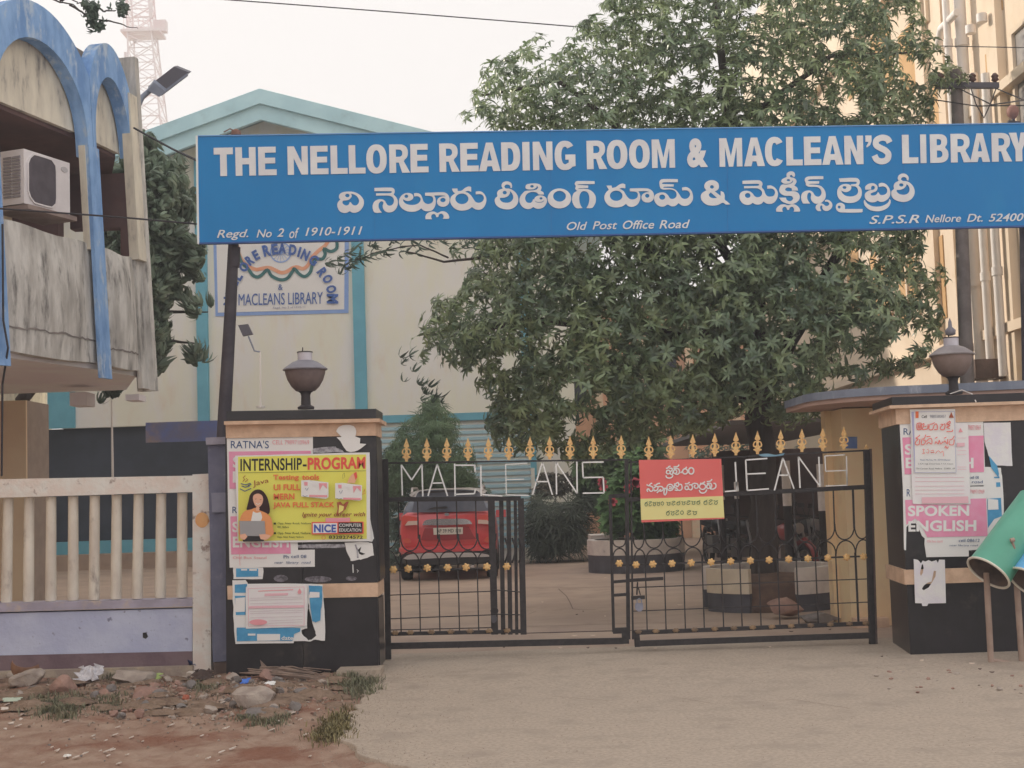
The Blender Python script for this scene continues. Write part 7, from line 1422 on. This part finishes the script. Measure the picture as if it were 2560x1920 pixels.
# ================================================================== litter bins on their stand
bg_ = mat('bin_green', '4ea38a', '45977f', rough=.4, scale=2, spec=.5); bb_ = mat('bin_blue', '4d9bd6', '5aa6dc', rough=.4, scale=2, stain='c3b4a4', sscale=3.0, samt=(.55, .62)); rim_ = mat('bin_rim', 'cfc9bc', rough=.4, metal=.3); binin = mat('bin_inside', '6d5a52', '4e433f', rough=.7); stand = mat('stand_pipe', '9c8578', '8c766a', rough=.7, scale=5)
BY = 11.9
def bin_(a, b, r, lab, mt, Y, dy):
    o0 = at(a[0], a[1], Y); e1_ = at(b[0], b[1], Y) + Vector((0, dy, 0)); ax_ = (e1_ - o0).normalized(); L__ = .80; B_ = empty('litter_bin', o0, lab, 'litter bin', 'swinging litter bins'); q = ax_.to_track_quat('Z', 'Y').to_matrix()
    m = MB(); n = 28; prof = [(r * 1.0, 0), (r * .97, .10), (r * .93, L__ * .5), (r * .88, L__), (.01, L__ + .001), (r * .85, L__ - .012), (r * .90, L__ * .5), (r * .95, .01)]
    m.lathe(o0, prof[:4] + [(.01, L__)], n, q); 
    m.f = m.f[:-2]; m.mi = m.mi[:-2]; m.build('shell', mt, B_, smooth=50)
    m = MB(); m.lathe(o0, [(r * .965, .004), (r * .93, .12), (r * .86, L__ - .02), (.01, L__ - .02)], n, q); m.f = m.f[:-2]; m.mi = m.mi[:-2]; m.build('lining', binin, B_, smooth=50)
    m = MB(); m.tube([o0 + q @ Vector((r * math.cos(t), r * math.sin(t), .0)) for t in np.linspace(0, 6.2832, 41)[:-1]], .011, 6, close=True); m.build('rim', rim_, B_, smooth=True); return B_
bin_((2471, 1432), (2671, 1192), .19, 'green litter bin tipped open end down at the right edge', bg_, BY, .30)
bin_((2574, 1458), (2774, 1218), .19, 'blue litter bin tipped beside the green one, cut by the frame', bb_, BY - .1, .30)
ST = empty('bin_stand', at(2480, 1662, BY + .15), 'brown pipe stand carrying the two litter bins', 'stand')
for x0, y0, x1, y1 in ((2466, 1452, 2478, 1665), (2540, 1452, 2556, 1672), (2640, 1452, 2660, 1672)):
    m = MB(); a = at(x1, y1, BY + .15); a.z = .03; m.tube([at(x0, y0 - 20, BY + .15), a], .026, 10); m.build('leg', stand, ST, smooth=50)
m = MB(); m.tube([at(2478, 1650, BY + .15), at(2556, 1662, BY + .15), at(2660, 1662, BY + .15)], .018, 8); m.build('cross_tube', stand, ST, smooth=50)
m = MB(); m.tube([at(2530, 1352, BY - .1), at(2536, 1372, BY - .1)], .012, 8); m.tube([at(2526, 1351, BY - .12), at(2536, 1349, BY - .12)], .018, 8); m.build('pivot_bolt', stand, ST)

# ================================================================== rubble, litter and weeds on the verge
def vg(px, py):      # point on the dirt surface
    z = .1
    for _ in range(6): p = gnd(px, py, z); z = hz(p.x, p.y)
    return Vector((p.x, p.y, z))
def rk(px, py, wpx, hpx, mt, lab, group=None, sd=None):
    p = vg(px, py); k = p.y / FPX; w = wpx * k / 2; h = hpx * k / 2; return rock(p + Vector((0, w * .4, h * .35)), (w, w * .75, h), mt, lab, group=group, seed=sd)
rk(60, 1720, 130, 62, stn, 'long flat pale rock at the left edge below the balustrade', sd=3); rk(318, 1712, 130, 58, stn, 'broad pale rock in front of the lilac wall beside the white rag', sd=4); rk(360, 1745, 110, 50, stn2, 'reddish rock leaning under the broad pale rock', sd=8)
rk(640, 1762, 135, 100, stn, 'largest grey boulder with a stepped top in front of the black pillar', sd=5); rk(648, 1795, 100, 40, stn3, 'dark shadowy rock at the foot of the largest boulder', sd=15); rk(582, 1710, 48, 48, stn, 'upright pale stone beside the blue plastic scrap', sd=6)
rk(668, 1700, 80, 40, stn2, 'brown stone behind the largest boulder near the pillar foot', sd=7); rk(160, 1735, 90, 70, stn2, 'rounded brown stone under the white rag', sd=9); rk(800, 1740, 60, 34, stn, 'grey stone near the drive edge below the weeds', sd=10)
rk(462, 1745, 26, 20, brick, 'orange red brick fragment among the rubble', sd=11); rk(478, 1700, 30, 22, chip, 'white broken tile chip leaning by the wall post', sd=12)
ru = random.Random(5)
for k in range(290):
    near = k < 210; px = ru.gauss(500, 190) if near else ru.uniform(0, 840); py = ru.uniform(1690, 1800) if near else ru.uniform(1730, 1910); w = ru.choice((ru.uniform(8, 20), ru.uniform(14, 48))) if near else ru.uniform(4, 13)
    if px < 0 or px > 850: px = ru.uniform(80, 830)
    mt = ru.choice([stn, stn2, stn3, stn2, stn]) 
    tone = {stn: 'dusty beige', stn2: 'pinkish brown', stn3: 'dark grey'}[mt]; zone = 'close to the left pillar foot' if px > 560 and py < 1800 else 'between wall post and rag' if py < 1800 and px > 250 else 'at the left below the wall' if py < 1800 else 'on the open red dirt at left' if px < 420 else 'on the open dirt towards the drive'
    rk(px, py, w, w * ru.uniform(.5, .8), mt, 'small %s stone %s, %s' % (tone, zone, 'among the larger ones' if w > 16 else 'one of the tiny ones'), 'small rubble stones on the verge', sd=k)
for k in range(46):
    px = ru.uniform(0, 830); py = ru.uniform(1740, 1915); p = vg(px, py); m = MB(); s_ = ru.uniform(.010, .028); a = ru.uniform(0, 6.28); pts_ = [(s_ * ru.uniform(.6, 1.2) * math.cos(a + t), s_ * ru.uniform(.6, 1.2) * math.sin(a + t)) for t in (0, 1.2, 2.3, 3.6, 5)]
    pp, ff = tess(pts_); m.slab([p + Vector((u, v, .014 + u * .3)) for u, v in pp], ff, Vector((0, 0, -.006))); m.build('pale_flake', chip, label='small pale flake of tile or shell on the dirt ' + ('near the wall' if py < 1800 else 'in the left foreground' if px < 400 else 'in the foreground before the boulder'), cat='flake', group='pale flakes on the verge')
p = vg(170, 1893); rock(p + Vector((0, 0, .012)), (.036, .03, .012), mat('white_shell', 'd8d2cc', rough=.6), 'largest white flake in the foreground dirt at bottom left', name='pale_flake', cat='flake')
# dark crumbly soil heaped along the wall foot
hv = []; hf = []; rs = random.Random(9)
for k in range(70):
    px = rs.uniform(0, 860); py = rs.uniform(1702, 1790); p = vg(px, py); w = rs.uniform(.06, .22); b = len(hv); n = 12
    hv.append(p + Vector((0, 0, w * rs.uniform(.14, .26))))
    for r_, z_ in ((.45, .16), (.8, .06), (1.05, -.03)):
        for j in range(n): a = 6.2832 * j / n; q = r_ * w * rs.uniform(.8, 1.2); hv.append(p + Vector((q * math.cos(a), q * .7 * math.sin(a), w * z_ * rs.uniform(.6, 1.3))))
    hf += [(b, b + 1 + j, b + 1 + (j + 1) % n) for j in range(n)]
    for r in (0, 1): hf += [(b + 1 + r * n + j, b + 1 + (r + 1) * n + j, b + 1 + (r + 1) * n + (j + 1) % n) for j in range(n)] + [(b + 1 + r * n + j, b + 1 + (r + 1) * n + (j + 1) % n, b + 1 + r * n + (j + 1) % n) for j in range(n)]
npmesh('soil_heaps', np.array([tuple(v) for v in hv]), np.array(hf), mat('grey_brown_soil', '84705f', '9a8474', rough=.95, scale=14, bump=.9, bscale=45, stain='6d5a4e', sscale=7, samt=(.5, .65), fab=False), kind='stuff')
ks = []; kf = []
for k in range(2600):
    px = rs.gauss(480, 230); py = 1698 + abs(rs.gauss(0, 48))
    if not (0 < px < 900 and py < 1912): continue
    p = vg(px, py); s_ = rs.uniform(.004, .017); b = len(ks); a = rs.uniform(0, 6.28)
    top = [p + Vector((s_ * rs.uniform(.5, 1) * math.cos(a + t), s_ * rs.uniform(.5, 1) * math.sin(a + t), s_ * rs.uniform(.5, 1))) for t in (0, 2.1, 4.2)]; bot = [p + Vector((s_ * math.cos(a + t), s_ * math.sin(a + t), -.004)) for t in (0, 2.1, 4.2)]
    ks += [tuple(v) for v in top + bot]; kf += [(b, b + 1, b + 2), (b, b + 3, b + 4), (b, b + 4, b + 1), (b + 1, b + 4, b + 5), (b + 1, b + 5, b + 2), (b + 2, b + 5, b + 3), (b + 2, b + 3, b)]
npmesh('gravel', np.array(ks), np.array(kf), mat('crumbled_gravel', 'a3968b', '85705f', rough=.95, scale=25, island=.45, fab=False), kind='stuff', smooth=False)
# weeds
weedm = mat('weed_green', '77745e', '666850', rough=.8, island=.4, scale=6, transl=.15); dryw = mat('dry_weed', '7a7048', '665e40', rough=.85, island=.4, scale=6)
def weeds(poly, n, h, lab, mt, upz=True):
    VV = []; FF = []; b = 0; cx = sum(q[0] for q in poly) / len(poly); cy = sum(q[1] for q in poly) / len(poly); cnt = 0
    while cnt < n:
        x = random.uniform(min(q[0] for q in poly), max(q[0] for q in poly)); y = random.uniform(min(q[1] for q in poly), max(q[1] for q in poly))
        if not inpoly(poly, x, y): continue
        p = vg(x + random.gauss(0, 14), y + random.gauss(0, 6)); hh = h * random.uniform(.4, 1.2); a = random.uniform(0, 6.28); le = random.uniform(.1, .9) * hh; w = random.uniform(.002, .005); dx, dy = math.cos(a), math.sin(a)
        q = [p + Vector((-dy * w, dx * w, -.01)), p + Vector((dy * w, -dx * w, -.01)), p + Vector((dx * le * .5 + dy * w, dy * le * .5 - dx * w, hh * .6)), p + Vector((dx * le * .5 - dy * w, dy * le * .5 + dx * w, hh * .6)), p + Vector((dx * le + dy * .001, dy * le, hh * .8)), p + Vector((dx * le - dy * .001, dy * le, hh * .8))]
        VV.append(np.array(q)); FF.append(np.array([(0, 1, 2, 3), (3, 2, 4, 5)]) + b); b += 6; cnt += 1
    npmesh('grass', np.concatenate(VV), np.concatenate(FF), mt, kind='stuff', label=lab, cat='weeds')
weeds([(50, 1765), (110, 1745), (200, 1745), (205, 1780), (170, 1800), (80, 1790)], 1500, .05, 'dark green weeds on the dirt left of the brown stones', weedm)
weeds([(250, 1700), (290, 1668), (345, 1662), (340, 1690), (280, 1705)], 500, .05, 'weeds growing at the wall footing behind the white rag', weedm)
weeds([(240, 1745), (300, 1740), (300, 1775), (240, 1775)], 420, .045, 'small weed patch below the broad pale rock', weedm)
weeds([(850, 1700), (900, 1688), (950, 1700), (945, 1730), (900, 1750), (860, 1730)], 1300, .075, 'leafy green weed tuft at the corner of the drive below the black pillar', weedm)
weeds([(780, 1850), (830, 1800), (875, 1775), (885, 1800), (870, 1845), (815, 1860)], 1200, .06, 'olive weeds along the broken edge of the concrete drive', dryw)
weeds([(590, 1790), (700, 1785), (720, 1800), (680, 1815), (600, 1805)], 700, .04, 'weeds at the foot of the largest boulder', weedm)
weeds([(480, 1710), (540, 1700), (545, 1725), (490, 1735)], 350, .05, 'greyish weeds between the wall post and the upright stone', weedm)
# litter
def sheet(px, py, wpx, hpx, lab, mt, name, cat, sd, lift=.02, crump=.5):
    rr_ = random.Random(sd); p = vg(px, py); k = p.y / FPX; W_ = wpx * k; H_ = hpx * k; n = 9; vs_ = []; off = [[rr_.gauss(0, 1) for _ in range(n)] for _ in range(n)]
    for j in range(n):
        for i in range(n):
            u = i / (n - 1) - .5; v = j / (n - 1) - .5; r_ = 1 + .25 * off[j][i] * (abs(u) > .4 or abs(v) > .4)
            vs_.append(p + Vector((u * W_ * r_, v * H_ * .9 * r_, lift + abs(off[j][i]) * H_ * .16 * crump + (v + .5) * H_ * .5)))
    m = MB(); m.slab(vs_, [(j * n + i, j * n + i + 1, (j + 1) * n + i + 1, (j + 1) * n + i) for j in range(n - 1) for i in range(n - 1)], Vector((0, 0, -.003))); m.build(name, mt, label=lab, cat=cat)
ragm = mat('white_rag', 'c5c3c8', 'a9a7ae', rough=.8, scale=20)
sheet(225, 1712, 60, 60, 'crumpled white plastic rag draped over the brown stones', ragm, 'plastic_rag', 'rag', 2); sheet(192, 1688, 84, 22, 'narrow end of white cloth trailing along the wall footing', ragm, 'cloth_strip', 'cloth', 3)
sheet(30, 1768, 40, 14, 'flattened pale green plastic scrap at the left edge', mat('green_plastic', 'a7b5a4', rough=.4), 'plastic_scrap', 'litter', 4, crump=.2); sheet(382, 1702, 34, 22, 'bright lime green leaf scrap beside the broad pale rock', mat('lime', '93a65c', rough=.6), 'leaf_scrap', 'litter', 5, crump=.3)
sheet(612, 1714, 16, 18, 'small bright blue plastic scrap before the black pillar', mat('blue_plastic', '3a6ec8', rough=.4), 'plastic_scrap', 'litter', 6); sheet(676, 1712, 22, 14, 'small white paper scrap beside the stick bundle', paper, 'paper_scrap', 'litter', 7)
sheet(500, 1680, 30, 70, 'blue cloth rag hanging from the wall post foot', mat('blue_cloth', '3f4f80', '35446e', rough=.85), 'cloth_rag', 'rag', 8, lift=.05, crump=.8); sheet(506, 1706, 56, 36, 'dark brown bundle of cloth at the foot of the wall post', mat('brown_cloth', '55453f', '483b38', rough=.9), 'cloth_bundle', 'cloth', 9, lift=.03)
sheet(12, 1780, 18, 10, 'flat stone pale chip at the very left edge', chip, 'pale_flake', 'flake', 10, crump=.1)
for k, (x, y, w) in enumerate(((28, 1806, 20), (50, 1800, 14), (12, 1823, 14))): rk(x, y, w, 9, chip, ('largest', 'middle', 'smallest')[k] + ' of three pale chips at the left edge of the dirt', sd=40 + k)
# clay pot sherds at the left
clay = mat('clay_sherd', '8f6a50', '7c5a46', rough=.9, scale=5)
CP = empty('broken_clay_pot', vg(55, 1692), 'broken brown clay pot lying in shells against the wall at left', 'pot')
for k, (px, py, r, a0, a1, tl) in enumerate(((28, 1672, .16, 190, 350, 20), (75, 1668, .15, 170, 330, 35), (60, 1697, .14, 200, 340, 10))):
    p = vg(px, py + 14); m = MB(); vs_ = []; n = 14; Mt = Matrix.Rotation(R(tl), 3, 'Y') @ Matrix.Rotation(R(25), 3, 'X')
    for j in range(6):
        for i in range(n + 1):
            a = R(a0 + (a1 - a0) * i / n); el = R(-50 + 75 * j / 5); vs_.append(p + Vector((0, .08, .14)) + Mt @ Vector((r * math.cos(a) * math.cos(el), r * math.sin(a) * math.cos(el), r * math.sin(el))))
    m.slab(vs_, [(j * (n + 1) + i, j * (n + 1) + i + 1, (j + 1) * (n + 1) + i + 1, (j + 1) * (n + 1) + i) for j in range(5) for i in range(n)], Vector((0, .012, 0))); m.build('sherd', clay, CP, smooth=40)
# stick bundle by the pillar
SB_ = empty('stick_bundle', vg(720, 1690), 'bundle of dry sticks and palm sheath lying along the foot of the left pillar', 'sticks')
stk = mat('dry_stick', '8b786c', '6f5f57', rough=.9, scale=8, stretch=(1, 1, 1))
for k in range(16):
    x0 = 640 + random.uniform(-40, 30); x1 = 780 + random.uniform(-30, 50); y0 = 1668 + random.uniform(-6, 10); a = vg(x0, y0 + 14); b = vg(x1, y0 + 26 + random.uniform(-4, 6)); m = MB()
    m.tube([a + Vector((0, -.02, .05)), a.lerp(b, .5) + Vector((0, -.04, .06 + random.uniform(-.02, .03))), b + Vector((0, -.03, .03))], [.008, .009, .004], 5); m.build('stick', stk, SB_)
p = vg(640, 1690); m = MB(); m.slab([p + Vector((-.07, 0, .05)), p + Vector((.16, -.04, .03)), p + Vector((.02, -.02, .17))], [(0, 1, 2)], Vector((0, .02, 0))); m.build('sheath', stk, SB_)
# broken masonry by the wall foot
m = MB(); q = [at(x, y, 13.0) for x, y in ((445, 1690), (482, 1690), (482, 1664), (445, 1668))]; 
# fallen leaves and stains on the concrete
lfm = mat('fallen_leaf_pale', 'b9a596', 'c9b6a4', rough=.8); lfd = mat('fallen_leaf_dark', '5b4a44', rough=.8)
for k, (x, y, s_, c_) in enumerate(((1436, 1592, 16, 0), (1482, 1592, 14, 0), (1401, 1623, 12, 0), (1470, 1623, 9, 1), (1540, 1624, 7, 1), (1638, 1624, 10, 0), (1442, 1539, 7, 1), (1458, 1531, 4, 1), (1356, 1508, 5, 0), (1513, 1543, 5, 0), (1700, 1515, 14, 0), (1978, 1582, 12, 1), (2075, 1577, 10, 1), (1925, 1621, 8, 0), (1459, 1426, 5, 0), (1494, 1424, 6, 0), (1513, 1446, 6, 0), (2205, 1645, 9, 1), (2305, 1655, 10, 0), (2450, 1677, 9, 1), (2480, 1685, 12, 1), (2430, 1663, 14, 0), (1146, 1623, 4, 1), (1260, 1622, 6, 1))):
    p = gnd(x, y, .07 + (.0 if y < 1600 else rampz(13) - .065)); kx = p.y / FPX * s_ / 2; a = random.uniform(-.5, .5); m = MB()
    pp, ff = tess([(-1, 0), (-.4, .35), (.4, .3), (1, 0), (.4, -.35), (-.4, -.3)]); m.slab([p + Vector((kx * (u * math.cos(a) - v * math.sin(a)), kx * 1.6 * (u * math.sin(a) + v * math.cos(a)), .012 + .008 * u * u)) for u, v in pp], ff, Vector((0, 0, -.003)))
    m.build('fallen_leaf', lfd if c_ else lfm, label='small %s dry leaf lying on the concrete %s' % (('pale', 'dark')[c_], 'inside the gate' if y < 1580 else 'under the gate rails' if y < 1612 else 'before the right pillar' if x > 2180 else 'just outside the gate'), cat='leaf', group='fallen leaves on the concrete')
for k in range(26):
    px = ru.uniform(2180, 2560); py = ru.uniform(1665, 1740); p = gnd(px, py, .03); w = ru.uniform(.012, .035); rock(p + Vector((0, 0, w * .3)), (w, w * .8, w * .5), ru.choice([stn, stn2]), 'small stone on the dusty edge of the drive by the bin stand', group='small stones by the bin stand', seed=100 + k)

# grit lying on the drive and along its edge
gr = []
gf = []
for k in range(5200):
    if k < 2600: y = rng.uniform(8.0, 13.2); x = ex(y) + abs(rng.normal(0, .35)) * (1 if rng.random() < .75 else -.5)
    elif k < 4400: y = rng.uniform(8.0, 13.4); x = rng.uniform(-1.2, 5.2)
    else: y = rng.uniform(10.5, 12.8); x = rng.uniform(2.8, 5.2)
    z = rampz(y) if x > ex(y) else hz(x, y); s_ = rng.uniform(.0015, .006) * (1.4 if k % 9 == 0 else 1); a = rng.uniform(0, 6.28); b = len(gr)
    gr += [(x + s_ * math.cos(a + t), y + s_ * math.sin(a + t), z - .001) for t in (0, 2.1, 4.2)] + [(x, y, z + s_ * .9)]; gf += [(b, b + 1, b + 3), (b + 1, b + 2, b + 3), (b + 2, b, b + 3)]
npmesh('grit', np.array(gr), np.array(gf), mat('grit', '8f8076', 'b5a598', rough=.95, scale=30, fab=False), kind='stuff', smooth=False)
# ================================================================== thin dusty air
hm = bpy.data.materials.new('dusty_air'); hm.use_nodes = True; nt = hm.node_tree; nt.nodes.clear()
o_ = nt.nodes.new('ShaderNodeOutputMaterial'); v_ = nt.nodes.new('ShaderNodeVolumePrincipled'); v_.inputs['Color'].default_value = (.93, .93, .95, 1); v_.inputs['Density'].default_value = 0.0042
nt.links.new(v_.outputs[0], o_.inputs['Volume'])
m = MB(); m.bb(-60, 60, -40, 150, -1.1, 62); m.build('haze', hm, kind='stuff')
